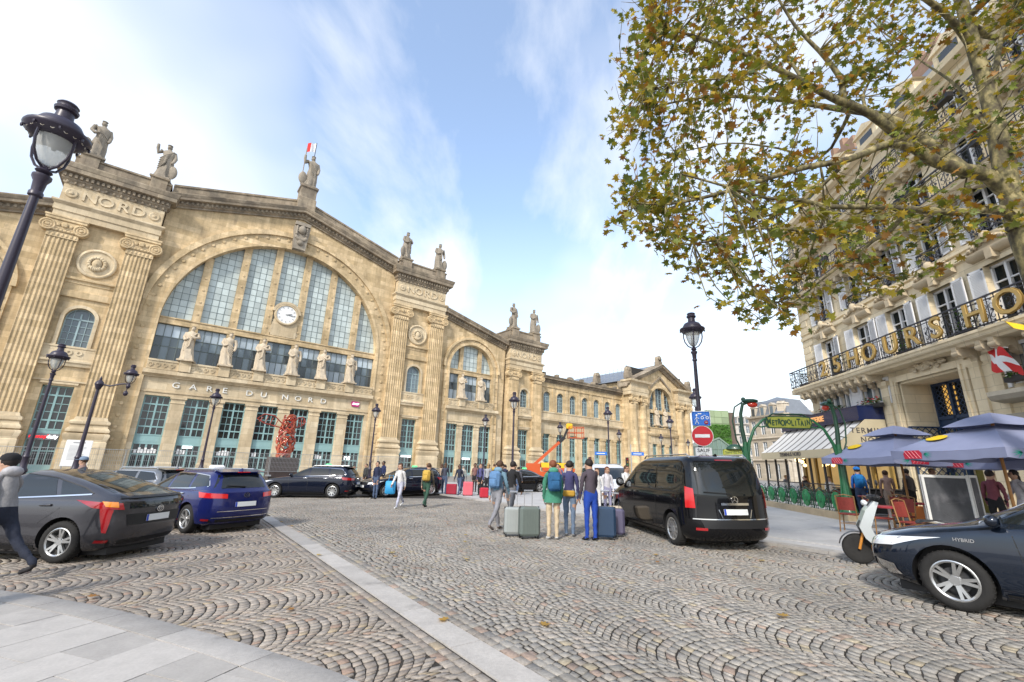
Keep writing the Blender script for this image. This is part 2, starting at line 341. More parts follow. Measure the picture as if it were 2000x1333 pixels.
def inpoly(x, y, poly):
    r = np.zeros(x.shape, bool); n = len(poly)
    for i in range(n):
        x1, y1 = poly[i]; x2, y2 = poly[(i+1) % n]
        if y1 == y2: continue
        c = ((y1 > y) != (y2 > y)) & (x < (x2-x1)*(y-y1)/(y2-y1)+x1); r ^= c
    return r
def setts(origin, sdir, flip, keep, smax, qmax, w=1.27, pitch=.108, m=15):
    """segmental arcs of small setts: returns quad corners (n,4,2)"""
    sd = np.array([sdir.x, sdir.y]); qd = np.array([-sd[1], sd[0]]); o = np.array([origin.x, origin.y])
    R = w/2/sin(radians(50)); out = []
    for k in range(int(qmax[0]//w), int(qmax[1]//w)+1):
        ns = np.arange(int(smax[0]/pitch), int(smax[1]/pitch)); K = len(ns)
        U_ = math.log(math.tan(pi/4+radians(50)/2)); uu = np.linspace(-U_, U_, m+1); tb = (2*np.arctan(np.tanh(uu/2))/radians(50))[None, :].repeat(K, 0); tb[:, 1:-1] += RNG.uniform(-.035, .035, (K, m-1)); tb[1::2, 1:-1] += .5/m
        ang0 = radians(50)*tb
        def pos(a, n, dn): 
            q = (k+.5)*w+R*np.sin(a); s = n*pitch+dn*pitch+flip*R*(np.cos(a)-cos(radians(50)))
            return o+s[..., None]*sd+q[..., None]*qd
        n0 = ns[:, None]+RNG.uniform(-.05, .05, (K, 1))
        a0, a1 = ang0[:, :-1], ang0[:, 1:]; g = .0125/w*2*radians(50)
        n0 = np.broadcast_to(n0, a0.shape); j = lambda: RNG.uniform(-.05, .05, a0.shape)
        g1 = .045+RNG.uniform(0, .045, a0.shape)
        quad = np.stack([pos(a0+g, n0, g1+j()), pos(a1-g, n0, g1+j()), pos(a1-g, n0+1, -g1+j()), pos(a0+g, n0+1, -g1+j())], 2)
        q0 = quad; wx = .014*np.sin(q0[..., 0]*3.1+q0[..., 1]*1.7)+.008*np.sin(q0[..., 1]*7.3+q0[..., 0]*4.1+1.)+.006*np.sin(q0[..., 0]*23+q0[..., 1]*17); wy = .014*np.sin(q0[..., 1]*2.7-q0[..., 0]*2.1+2.)+.008*np.sin(q0[..., 0]*8.1-q0[..., 1]*5.2)+.006*np.sin(q0[..., 1]*25-q0[..., 0]*15); quad = q0+np.stack([wx, wy], -1)
        c = quad.mean(2); ok = keep(c[..., 0], c[..., 1]); out.append(quad[ok])
    return np.concatenate(out)
def sdist(x, y, p, e): # signed distance to the right of line
    return (x-p.x)*(-e.y)+(y-p.y)*e.x
def view(x, y): return (y > 2.6) & (np.abs(x) < 1.5*y+2.2) & (y < 24)
kx = [(-30, 30), (-30, 9)]+KERB_OUT+[(2.4, -1), (30, -1), (30, 30)]
bandd = lambda x, y: sdist(x, y, B0, BE)
kerbd = lambda x, y: sdist(x, y, K0, KE)
EDGE = .40
q_right = setts(B0, BE, -1, lambda x, y: view(x, y) & (bandd(x, y) > EDGE) & (kerbd(x, y) < -.05) & inpoly(x, y, kx), (-14, 19), (-.1, 16))
q_left = setts(B0, BN, 1, lambda x, y: view(x, y) & (bandd(x, y) < -EDGE) & inpoly(x, y, kx), (-18, 0), (-16, 18), w=1.2)
q_far = setts(B0, BE, -1, lambda x, y: view(x, y) & (kerbd(x, y) >= 9e9), (0, 1), (0, 1))
# two straight courses beside the band
def course(p0, e, n, off, L, wid=.11, ln=.17):
    e2, n2 = np.array([e.x, e.y]), np.array([n.x, n.y]); p = np.array([p0.x, p0.y]); t = -14.
    out = []
    while t < L:
        l = ln*random.uniform(.8, 1.25); a = p+e2*t+n2*off
        out.append([a+n2*.006, a+e2*(l-.012)+n2*.006, a+e2*(l-.012)+n2*(wid-.006), a+n2*(wid-.006)]); t += l
    q = np.array(out); c = q.mean(1); return q[view(c[:, 0], c[:, 1]) & inpoly(c[:, 0], c[:, 1], kx)]
qs = [q_right, q_left]+[course(B0, BE, BN, o, 16) for o in (.185, .295, -.295, -.405)]
quads = np.concatenate(qs)
# consistent winding
ar = np.cross(quads[:, 1]-quads[:, 0], quads[:, 2]-quads[:, 0]); quads[ar < 0] = quads[ar < 0][:, ::-1]
cen = quads.mean(1); dist = np.hypot(cen[:, 0], cen[:, 1]); order = np.argsort(dist); quads, cen, dist = quads[order], cen[order], dist[order]
n = len(quads)
base = np.array([[.36, .345, .32], [.385, .37, .345], [.33, .32, .30], [.39, .365, .335], [.35, .34, .325], [.375, .345, .315]])
tint = base[RNG.integers(0, len(base), n)]*RNG.uniform(.86, 1.14, (n, 1))*.97
odd = RNG.random(n); tint[odd < .05] = np.array([.37, .29, .245])*RNG.uniform(.85, 1.15, ((odd < .05).sum(), 1)); tint[(odd > .05) & (odd < .09)] = np.array([.41, .365, .28]); tint[(odd > .09) & (odd < .12)] = [.25, .245, .24]
left = bandd(cen[:, 0], cen[:, 1]) < 0; tint *= np.array([.80, .765, .715]); tint[left] *= np.array([1.0, .95, .92])
def sett_mesh(Q, T, chamfer, name, dz=None):
    n = len(Q); c = Q.mean(1, keepdims=True); zb = G*np.clip(c[:, 0, 0], -26, 26)
    hz = RNG.uniform(-.003, .003, n); tl = RNG.uniform(-.022, .022, (n, 2))
    lv = [(1.0, -.03)]+([(1.0, -.005), (.93, 0.)] if chamfer else [(.975, 0.)]); V = []
    for sc, z in lv:
        p = c+(Q-c)*sc; zz = (zb+hz+z)[:, None]+((p-c)*tl[:, None, :]).sum(2)*(1 if z > -.02 else 0)
        V.append(np.concatenate([p, zz[..., None]], 2))
    V = np.concatenate(V, 1); k = 4*len(lv); F = []
    for l in range(len(lv)-1):
        for i in range(4): F.append((l*4+i, l*4+(i+1) % 4, l*4+4+(i+1) % 4, l*4+4+i))
    t = (len(lv)-1)*4; F.append((t, t+1, t+2, t+3)); F = np.array(F)
    faces = (F[None]+np.arange(n)[:, None, None]*k).reshape(-1, 4)
    me = bpy.data.meshes.new(name); me.vertices.add(n*k); me.vertices.foreach_set('co', V.reshape(-1)); nf = len(faces)
    me.loops.add(nf*4); me.loops.foreach_set('vertex_index', faces.reshape(-1).astype(np.int32)); me.polygons.add(nf); me.polygons.foreach_set('loop_start', np.arange(nf, dtype=np.int32)*4)
    me.update(calc_edges=True); at = me.attributes.new('tint', 'FLOAT_COLOR', 'FACE')
    cl = np.ones((nf, 4), np.float32); cl[:, :3] = np.repeat(T, len(F), 0); at.data.foreach_set('color', cl.reshape(-1)); me.materials.append(SETT); me.validate()
    return me
for i in range(300): inst('cobblestone', sett_mesh(quads[i:i+1], tint[i:i+1], True, 'cobblestone'), road)
near = dist < 11.5; near[:300] = False; farm = ~near; farm[:300] = False
for msk, ch in ((near, True), (farm, False)):
    o = inst('cobblestone_paving', sett_mesh(quads[msk], tint[msk], ch, 'cobblestone_paving'), road); o['kind'] = 'stuff'

# pale stone band
band = MB(); bt = thing('stone_band', 'long pale granite band crossing the cobbled square diagonally', 'paving band'); bt['kind'] = 'structure'
t = -1.0; first = True
while t < 15.5:
    l = random.uniform(1.05, 1.5); a = B0+BE*t
    c = [a-BN*.165, a+BE*(l-.008)-BN*.165, a+BE*(l-.008)+BN*.165, a+BN*.165]; b = MB()
    b.add([(p.x, p.y, gz(p.x)-.05) for p in c]+[(p.x, p.y, gz(p.x)+.008) for p in c], [(4, 5, 6, 7), (0, 1, 5, 4), (1, 2, 6, 5), (2, 3, 7, 6), (3, 0, 4, 7)])
    b.build('granite_slab', granite, bt); t += l
# left pavement with curved kerb
def curve(pts, step=.12):
    out = []
    P = [Vector((a, b)) for a, b in pts]
    for i in range(len(P)-1):
        p0, p1, p2, p3 = P[max(i-1, 0)], P[i], P[i+1], P[min(i+2, len(P)-1)]; n = max(2, int((p2-p1).length/step))
        for k in range(n):
            t = k/n; out.append(.5*((2*p1)+(p2-p0)*t+(2*p0-5*p1+4*p2-p3)*t*t+(3*p1-p0-3*p2+p3)*t**3))
    return out+[P[-1]]
kc = curve(KERB_OUT); off = [Vector(((kc[min(i+1, len(kc)-1)]-kc[max(i-1, 0)]).y, -(kc[min(i+1, len(kc)-1)]-kc[max(i-1, 0)]).x)).normalized() for i in range(len(kc))]
pv = sheet('pavement', [(p.x+o.x*.1, p.y+o.y*.1) for p, o in zip(kc, off)]+[(2.0, -3), (-14, -3)], -.012, JOINT); pv['kind'] = 'structure'
i = 0; H_K = .03
while i < len(kc)-3:
    j = min(i+random.choice((8, 9, 10)), len(kc)-1); seg = range(i, j+1); b = MB()
    out = [(kc[k].x, kc[k].y) for k in seg]; inn = [(kc[k].x+off[k].x*.33, kc[k].y+off[k].y*.33) for k in seg]
    e = (kc[j]-kc[j-1]).normalized()*.006; out[-1] = (out[-1][0]-e.x, out[-1][1]-e.y); inn[-1] = (inn[-1][0]-e.x, inn[-1][1]-e.y)
    m_ = len(out); oi = [(a+off[i].x*.018, b_+off[i].y*.018) for a, b_ in out]
    b.grid([[(a, c_, gz(a)-.05) for a, c_ in out], [(a, c_, gz(a)+H_K-.012) for a, c_ in out], [(a, c_, gz(a)+H_K) for a, c_ in oi], [(a, c_, gz(a)+H_K) for a, c_ in inn], [(a, c_, gz(a)-.05) for a, c_ in inn]])
    b.build('kerb_stone', granite, pv, smooth=40); i = j
def slabs(inside, ang, org, rows, ext, parent, z, m, lw=(.8, 1.7), wd=(.5, .75), gap=.007, name='paving_slab'):
    ca, sa = cos(radians(ang)), sin(radians(ang)); v = rows[0]; cnt = 0
    while v < rows[1]:
        wv = random.uniform(*wd); u = ext[0]+random.uniform(0, .8)
        while u < ext[1]:
            lu = random.uniform(*lw); c = [(u+gap, v+gap), (u+lu-gap, v+gap), (u+lu-gap, v+wv-gap), (u+gap, v+wv-gap)]
            P = [(org[0]+a*ca-b*sa, org[1]+a*sa+b*ca) for a, b in c]; P = clip(P, inside)
            if P and len(P) > 2:
                b = MB(); k = len(P); dz = random.uniform(-.003, .003)
                b.add([(x, y, gz(x)+z+dz) for x, y in P]+[(x, y, gz(x)-.06) for x, y in P], [tuple(range(k))]+[(i, (i+1) % k, (i+1) % k+k, i+k) for i in range(k)]); b.build(name, m, parent); cnt += 1
            u += lu
        v += wv
    return cnt
def clip(P, poly):
    """Sutherland-Hodgman against a convex polygon (counter-clockwise)"""
    for i in range(len(poly)):
        (x1, y1), (x2, y2) = poly[i], poly[(i+1) % len(poly)]; Q = []
        s_ = lambda p: (x2-x1)*(p[1]-y1)-(y2-y1)*(p[0]-x1)
        for k in range(len(P)):
            a, c = P[k-1], P[k]; sa_, sc_ = s_(a), s_(c)
            if (sa_ < 0) != (sc_ < 0):
                t_ = sa_/(sa_-sc_); Q.append((a[0]+(c[0]-a[0])*t_, a[1]+(c[1]-a[1])*t_))
            if sc_ >= 0: Q.append(c)
        P = Q
        if len(P) < 3: return None
    return P
inner = [(p.x+o.x*.337, p.y+o.y*.337) for p, o in zip(kc, off)]
conv = [(-12.5, -2.), (1.7, -2.)]+[inner[k] for k in range(len(inner)-1, -1, -4)]
hull = []
for p in conv:
    while len(hull) > 1 and (hull[-1][0]-hull[-2][0])*(p[1]-hull[-2][1])-(hull[-1][1]-hull[-2][1])*(p[0]-hull[-2][0]) < 0 and hull[-1][1] > -1.9: hull.pop()
    hull.append(p)
slabs(hull, 71, (-4, 4), (-4.5, 9), (-7, 4.5), pv, H_K-.004, granite2, lw=(.6, 1.3), wd=(.48, .62), gap=.004)
# right pavement in front of the cafe
def kp(t, o=0.): return K0+KE*t+Vector((-KE.y, KE.x, 0))*o
KNR = Vector((-KE.y, KE.x, 0)) if Vector((-KE.y, KE.x, 0)).x > 0 else Vector((KE.y, -KE.x, 0))
P = [K0+KE*t+KNR*.3 for t in (-26, 14)]
pr = sheet('cafe_pavement', [(P[0].x, P[0].y), (P[1].x, P[1].y), (26, 1), (26, 45), (P[0].x, 45)], .035, pave_pale); pr['kind'] = 'structure'
t = -24.
while t < 12:
    l = random.uniform(.9, 1.2); a = K0+KE*t; c = [a, a+KE*(l-.008), a+KE*(l-.008)+KNR*.3, a+KNR*.3]; b = MB()
    b.add([(p.x, p.y, gz(p.x)-.05) for p in c]+[(p.x, p.y, gz(p.x)+.055) for p in c], [(4, 5, 6, 7), (0, 1, 5, 4), (1, 2, 6, 5), (2, 3, 7, 6), (3, 0, 4, 7)]); b.build('kerb_stone', granite, pr); t += l
A = K0+KE*-8+KNR*.308; B = K0+KE*12+KNR*.308
slabs([(A.x, A.y), (B.x, B.y), (24, 3), (24, 30), (A.x, 30)], math.degrees(atan2(KE.y, KE.x))+90, (A.x, A.y), (-22, 24), (0, 19), pr, .052, pave_pale, lw=(1.6, 2.6), wd=(1.1, 1.6), gap=.004)
# ---------------------------------------------------------------- railway station
STONE = stone_mat('limestone', (.62, .475, .285), (.45, .335, .185), 1.5, .62, blotch=.24, streak=.34, gpos=.60)
STONE_L = stone_mat('limestone_light', (.60, .495, .335), (.48, .375, .235), 1.7, .7, blotch=.17, streak=.24, gpos=.64)
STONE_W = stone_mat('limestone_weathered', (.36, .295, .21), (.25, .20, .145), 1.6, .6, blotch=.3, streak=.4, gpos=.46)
STATUE = stone_mat('statue_stone', (.29, .25, .195), (.24, .205, .155), 9, 9, blotch=.28, streak=.35, gpos=.52, bump=.5)
STATUE_L = stone_mat('pale_statue_stone', (.52, .435, .32), (.45, .37, .265), 9, 9, blotch=.18, streak=.22, gpos=.66, bump=.4)
TEAL = mat('teal_paint', (.25, .40, .40), .55, var=.08, scale=2)
TEAL_G = mat('grey_blue_paint', (.30, .40, .42), .55, var=.08, scale=2)
GLASS_D = mat('dark_glass', (.022, .026, .028), .06, spec=.9, var=.5, scale=.7)
GLASS_F = mat('frosted_pane', (.46, .52, .505), .35, spec=.35, rnd=.13, var=.08, scale=1.2)
GLASS_M = mat('grey_pane', (.10, .13, .15), .10, spec=.8, rnd=.55)
GLASS_B = mat('blinded_pane', (.40, .47, .52), .3, spec=.5, rnd=.2)
LEAD = mat('glazing_bar', (.13, .16, .155), .6)
ROOF = mat('zinc_roof', (.20, .215, .235), .45, metal=.3, var=.12, scale=1.5)
WHITE = mat('white_paint', (.78, .78, .76), .5, var=.05, scale=3)
BLACK = mat('black_iron', (.022, .022, .025), .45, spec=.4)
LITW = mat('lit_white_sign', (.9, .9, .9), .5, emit=(1, 1, 1), estr=1.2)
ST = thing('station_building', 'long pale limestone railway station with giant arched window, clock and carved fronts', 'station', M=STN)
def P_(mb, name, m=STONE, smooth=None): return mb.build(name, m, ST, smooth)

def arch_pts(cx, cz, r, zb, n=28, hw=None):
    hw = hw or r
    return [(cx+hw, zb)]+[(cx+r*cos(pi*k/n), cz+r*sin(pi*k/n)) for k in range(n+1)]+[(cx-hw, zb)]
def rect(x0, x1, z0, z1): return [(x0, z0), (x1, z0), (x1, z1), (x0, z1)]

# --- shared pieces
def flute_mesh(hw, z0, z1, n=7, d=.09):
    pl = [(-hw, .5), (-hw, 0)]; w = 2*hw/n
    for k in range(n):
        c = -hw+w*(k+.5)
        for t in (-.36, -.25, 0, .25, .36): pl.append((c+w*t, 0 if abs(t) > .3 else d*(1 if t == 0 else .75)))
    pl += [(hw, 0), (hw, .5)]
    b = MB(); nn = len(pl); b.add([(x, y, z0) for x, y in pl]+[(x, y, z1) for x, y in pl], [(i, i+1, i+1+nn, i+nn) for i in range(nn-1)])
    return b.mesh('pilaster', STONE)
def capital_mesh(hw, h):
    b = MB(); s = h/2.3
    b.box(-hw*1.02, hw*1.02, -.06, .5, 0, .55*s)                       # necking
    for k in range(7): b.ball((-hw+hw*2*(k+.5)/7, -.06, .28*s), (hw*.11, .07, .2*s), 6)
    b.moulding(-hw, hw, 0, .5, [(0, .55*s), (.16, .62*s), (.2, .75*s), (.12, .9*s)])
    for k in range(8): b.ball((-hw+hw*2*(k+.5)/8, -.16, .76*s), (hw*.1, .09, .11*s), 6)
    b.box(-hw*1.12, hw*1.12, -.16, .5, .9*s, 1.75*s)
    for sx in (-1, 1):                                                  # volutes
        cx, cz = sx*hw*1.08, 1.12*s; R = .62*s
        b.lathe([(R, .55), (R, -.22), (R*.93, -.27), (R*.80, -.27), (R*.76, -.2), (R*.6, -.2), (R*.56, -.26), (R*.45, -.26), (R*.4, -.2), (R*.26, -.2), (R*.22, -.3), (0.001, -.32)], 20, (cx, 0, cz), 'y')
    b.ball((0, -.26, 1.35*s), (hw*.24, .16, .3*s), 8)
    for k in (-.4, .4): b.ball((k*hw, -.2, 1.3*s), (hw*.16, .1, .18*s), 7)
    b.moulding(-hw*1.22, hw*1.22, -.12, .5, [(0, 1.75*s), (.14, 1.85*s), (.14, 2.05*s), (.22, 2.15*s), (.22, 2.3*s), (0, 2.3*s)])
    return b.mesh('capital', STONE, 35)
def base_mesh(hw):
    b = MB()
    b.moulding(-hw-.45, hw+.45, -.35, .5, [(0, -.6), (0, 2.55), (-.06, 2.6), (.06, 3.0), (.1, 3.12), (.1, 3.3), (-.1, 3.42)])
    b.moulding(-hw-.1, hw+.1, -.1, .5, [(.2, 3.42), (.34, 3.5), (.36, 3.68), (.25, 3.85), (.14, 3.95), (.12, 4.15), (.24, 4.25), (.27, 4.42), (.18, 4.58), (.02, 4.65), (-.1, 4.95)], True)
    b.box(-hw, hw, -.37, -.3, .5, 2.3)
    return b.mesh('pilaster_base', STONE_L, 40)
CORN = [(0, 0), (.10, .02), (.10, .18), (.32, .30), (.36, .34), (.36, .72), (.95, .78), (1.0, 1.06), (1.06, 1.10), (1.22, 1.38), (1.22, 1.46), (.4, 1.62)]
def dentils(b, x0, x1, y, z, w=.28, h=.3, d=.2, gap=.26):
    k = max(1, int((x1-x0)/(w+gap))); st = (x1-x0)/k
    for i in range(k): b.box(x0+st*i+(st-w)/2, x0+st*i+(st+w)/2, y-d, y+.02, z, z+h)

PAN_D = MB().box(-1, 1, 0, .05, 0, 1)
def window_door(hw=1.17, top=7.75, cols=4, teal=(2.74, 3.55), name='door', m=TEAL, rows=4):
    """tall glazed doorway: frame with bars, solid panel, lower leaves"""
    f = MB(); z1, z2 = teal; t = .09
    f.box(-hw, -hw+.14, -.06, .1, -.6, top); f.box(hw-.14, hw, -.06, .1, -.6, top); f.box(-hw, hw, -.06, .1, top-.12, top)
    f.box(-hw, hw, -.10, .1, z1, z2); f.box(-hw, hw, -.14, .1, z2, z2+.12); f.box(-hw, hw, -.12, .1, z1-.1, z1); f.box(-hw+.2, hw-.2, -.12, -.08, z1+.14, z2-.14)
    f.box(-.08, .08, -.09, .1, z2, top); w = (2*hw-.28)/cols
    zs = [z2+.12+(top-z2-.24)*k/(rows+1) for k in range(1, rows+1)]
    for i, z in enumerate(zs): f.box(-hw, hw, -.05, .06, z-.03, z+.03) if i not in (0, rows-1) else f.box(-hw, hw, -.08, .08, z-.07, z+.07)
    for c in range(1, cols):
        x = -hw+.14+w*c; f.box(x-.03, x+.03, -.05, .06, z2, top)
    for x in (-.06, ): f.box(x-.02, x+.14, -.09, .1, -.6, z1)
    for c in range(1, 4):
        if c != 2: f.box(-hw+.14+w*c-.04, -hw+.14+w*c+.04, -.06, .08, -.6, z1)
    f.box(-hw, hw, -.07, .08, 1.55, 1.67); f.box(-hw, hw, -.08, .1, -.6, .35)
    g = MB().box(-hw+.02, hw-.02, .02, .05, -.6, top-.02)
    return f.mesh(name, m), g.mesh('glass', GLASS_D)
def arched_window(hw, z0, cz, m=TEAL_G, cols=3):
    f = MB(); f.ring(0, cz, hw-.1, hw, -.05, .08, n=20); f.box(-hw, -hw+.1, -.05, .08, z0, cz); f.box(hw-.1, hw, -.05, .08, z0, cz); f.box(-hw, hw, -.05, .08, z0, z0+.1)
    f.box(-.07, .07, -.07, .08, z0, cz+hw*.55); f.box(-hw, hw, -.07, .08, cz-.07, cz+.07)
    for x in (-.5, .5): f.box(x*hw-.025, x*hw+.025, -.04, .06, z0, cz+hw*.8)
    for k in range(1, 4): z = z0+(cz-z0)*k/4; f.box(-hw, hw, -.04, .06, z-.025, z+.025)
    g = MB().prism(arch_pts(0, cz, hw-.03, z0, 16), .02, .05)
    return f.mesh('window', m), g.mesh('glass', GLASS_M)
def put_door(meshes, x, y, name='door', label=None):
    d = inst(name, meshes[0], ST, (x, y, 0)); inst('glass', meshes[1], d)
    if label: d['label'] = label
    return d
DOOR = window_door(); DOOR_S = window_door(1.1, 7.6)

# --- towers
def tower(cx, dx, hw, zc, zt, main=True):
    """zc: bottom of the capitals, zt: underside of the architrave"""
    sh = bpy.data.meshes.get('sh_%d' % main) or flute_mesh(hw, 4.9, zc+.1); sh.name = 'sh_%d' % main
    ca = bpy.data.meshes.get('ca_%d' % main) or capital_mesh(hw, zt-zc); ca.name = 'ca_%d' % main
    ba = bpy.data.meshes.get('ba_%d' % main) or base_mesh(hw); ba.name = 'ba_%d' % main
    for s in (-1, 1):
        x = cx+s*dx; inst('pilaster_base', ba, ST, (x, 0, 0)); inst('pilaster', sh, ST, (x, 0, 0)); inst('capital', ca, ST, (x, 0, zc))
    W = dx+hw+.05; iw = dx-hw
    # infill with window and door
    wz = 14.55 if main else 14.0; wr = 1.12 if main else .95
    P_(MB().wall(rect(cx-iw, cx+iw, -.6, zt), [rect(cx-1.12, cx+1.12, -.5, 7.75), arch_pts(cx, wz, wr, 11.7, 20)], .5, 1.2), 'wall')
    b = MB(); b.box(cx-W, cx-iw-.001, .5, 6, -.6, zt-.001); b.box(cx+iw+.001, cx+W, .5, 6, -.6, zt-.001); b.box(cx-iw, cx+iw, 1.25, 6, -.6, zt-.001); P_(b, 'wall')
    b = MB(); b.strip(cx-iw, cx+iw, .5, [(0, 0), (.25, .05), (.3, .3), (.42, .42), (.42, .6), (.2, .68), (.2, .95)], 1.0, 9.65); b.box(cx-iw, cx+iw, .32, .5, 10.6, 11.55); b.box(cx-iw, cx+iw, .26, .5, 11.5, 11.68)
    for k in range(3): b.ring(cx-.72+.72*k, 11.05, .12, .26, .24, .33, 0, 2*pi, 12)
    b.box(cx-iw, cx+iw, .36, .5, 8.15, 8.3); b.strip(cx-1.35, cx+1.35, .5, [(0, 0), (.12, .06), (.12, .25), (0, .3)], .8, 7.85)
    b.ring(cx, wz, wr, wr+.3, .38, .52, n=22); b.box(cx-wr-.3, cx-wr, .38, .52, 11.68, wz); b.box(cx+wr, cx+wr+.3, .38, .52, 11.68, wz)
    P_(b, 'window_surround', STONE_L, 30)
    if main:
        b = MB(); b.strip(cx-iw, cx+iw, .5, [(0, 0), (.08, .04), (.08, .3), (.3, .42), (.3, .62), (.1, .7)], .8, 18.1); b.strip(cx-iw, cx+iw, .5, [(0, 0), (.2, .05), (.2, .7), (0, .8)], .8, 16.6); P_(b, 'string_course', STONE)
        b = MB(); c = (cx, .5, 20.6); b.lathe([(1.62, .05), (1.62, -.1), (1.52, -.2), (1.38, -.2), (1.3, -.1), (1.26, -.05), (.001, -.02)], 36, c, 'y')
        b.ball((cx, .38, 20.55), (.42, .32, .56), 12); b.ball((cx, .16, 20.5), (.09, .14, .16), 8)
        for k in range(16):
            a = 2*pi*k/16; b.ball((cx+.62*cos(a), .38, 20.6+.66*sin(a)), (.2, .2, .2), 7)
        for s in (-1, 1): b.ball((cx+s*.16, .16, 20.68), (.08, .05, .05), 6)
        for k in range(5): b.ball((cx-.3+.15*k, .3, 20.05-.08*sin(k)), (.13, .2, .26), 7)
        P_(b, 'medallion', STONE_L, 50)
    f = arched_window(wr, 11.7, wz); d = inst('window', f[0], ST, (cx, 1.0, 0)); inst('glass', f[1], d)
    put_door(DOOR, cx, 1.0)
    # entablature
    z = zt; b = MB(); b.moulding(cx-W, cx+W, -.1, 6, [(0, z), (0, z+.62), (.1, z+.66), (.1, z+1.3), (.16, z+1.34), (.34, z+1.56), (.34, z+1.72), (.02, z+1.76)]); P_(b, 'architrave', STONE_L)
    h = 1.95 if main else 1.75
    b = MB(); b.moulding(cx-W+.1, cx+W-.1, 0, 6, [(0, z+1.76), (0, z+1.8+h)]); P_(b, 'frieze', STONE_L)
    y0 = z+1.8+h; b = MB(); b.moulding(cx-W+.05, cx+W-.05, 0, 6, [(p*.8, y0+q*1.45) for p, q in CORN]); dentils(b, cx-W-.2, cx+W+.2, -.28, y0+.62, .22, .36, .22, .2)
    for k in range(14): b.ball((cx-W+2*W*(k+.5)/14, -.14, y0+.2), (.13, .14, .18), 6)
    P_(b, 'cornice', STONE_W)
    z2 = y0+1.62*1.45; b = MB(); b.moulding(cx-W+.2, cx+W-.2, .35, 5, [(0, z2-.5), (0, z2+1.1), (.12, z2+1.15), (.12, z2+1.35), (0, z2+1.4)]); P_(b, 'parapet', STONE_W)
    xs_ = (cx-W+1.3, cx+W-1.3)
    for x in xs_:
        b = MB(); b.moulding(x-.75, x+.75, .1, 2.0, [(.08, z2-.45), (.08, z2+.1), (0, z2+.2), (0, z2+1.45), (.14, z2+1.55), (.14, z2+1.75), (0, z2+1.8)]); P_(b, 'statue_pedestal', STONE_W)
    sg = .95 if main else .85; zf = z+1.78+h/2
    for ch, o in zip('NORD', (-1.75, -.62, .62, 1.75)): text(ch, 1.6*sg, STONE_L, 'letter', ST, (cx+o*1.2*sg, -.02, zf), ext=.09, bold=.02, sx=1.12)
    for s in (-1, 1):
        b = MB(); b.lathe([(.5, .02), (.5, -.06), (.42, -.12), (.3, -.1), (.001, -.1)], 18, (cx+s*(W-.85), 0, zf), 'y'); b.ball((cx+s*(W-.85), -.1, zf), (.22, .1, .18), 8)
        P_(b, 'rosette', STONE_L, 40)
    return z2+1.8, xs_
TOP_M = {s: tower(s*18.45, 3.05, 1.15, 22.4, 24.65, True) for s in (-1, 1)}
TOP_S = {s: tower(s*40.1, 2.75, 1.02, 16.3, 18.35, False) for s in (-1, 1)}

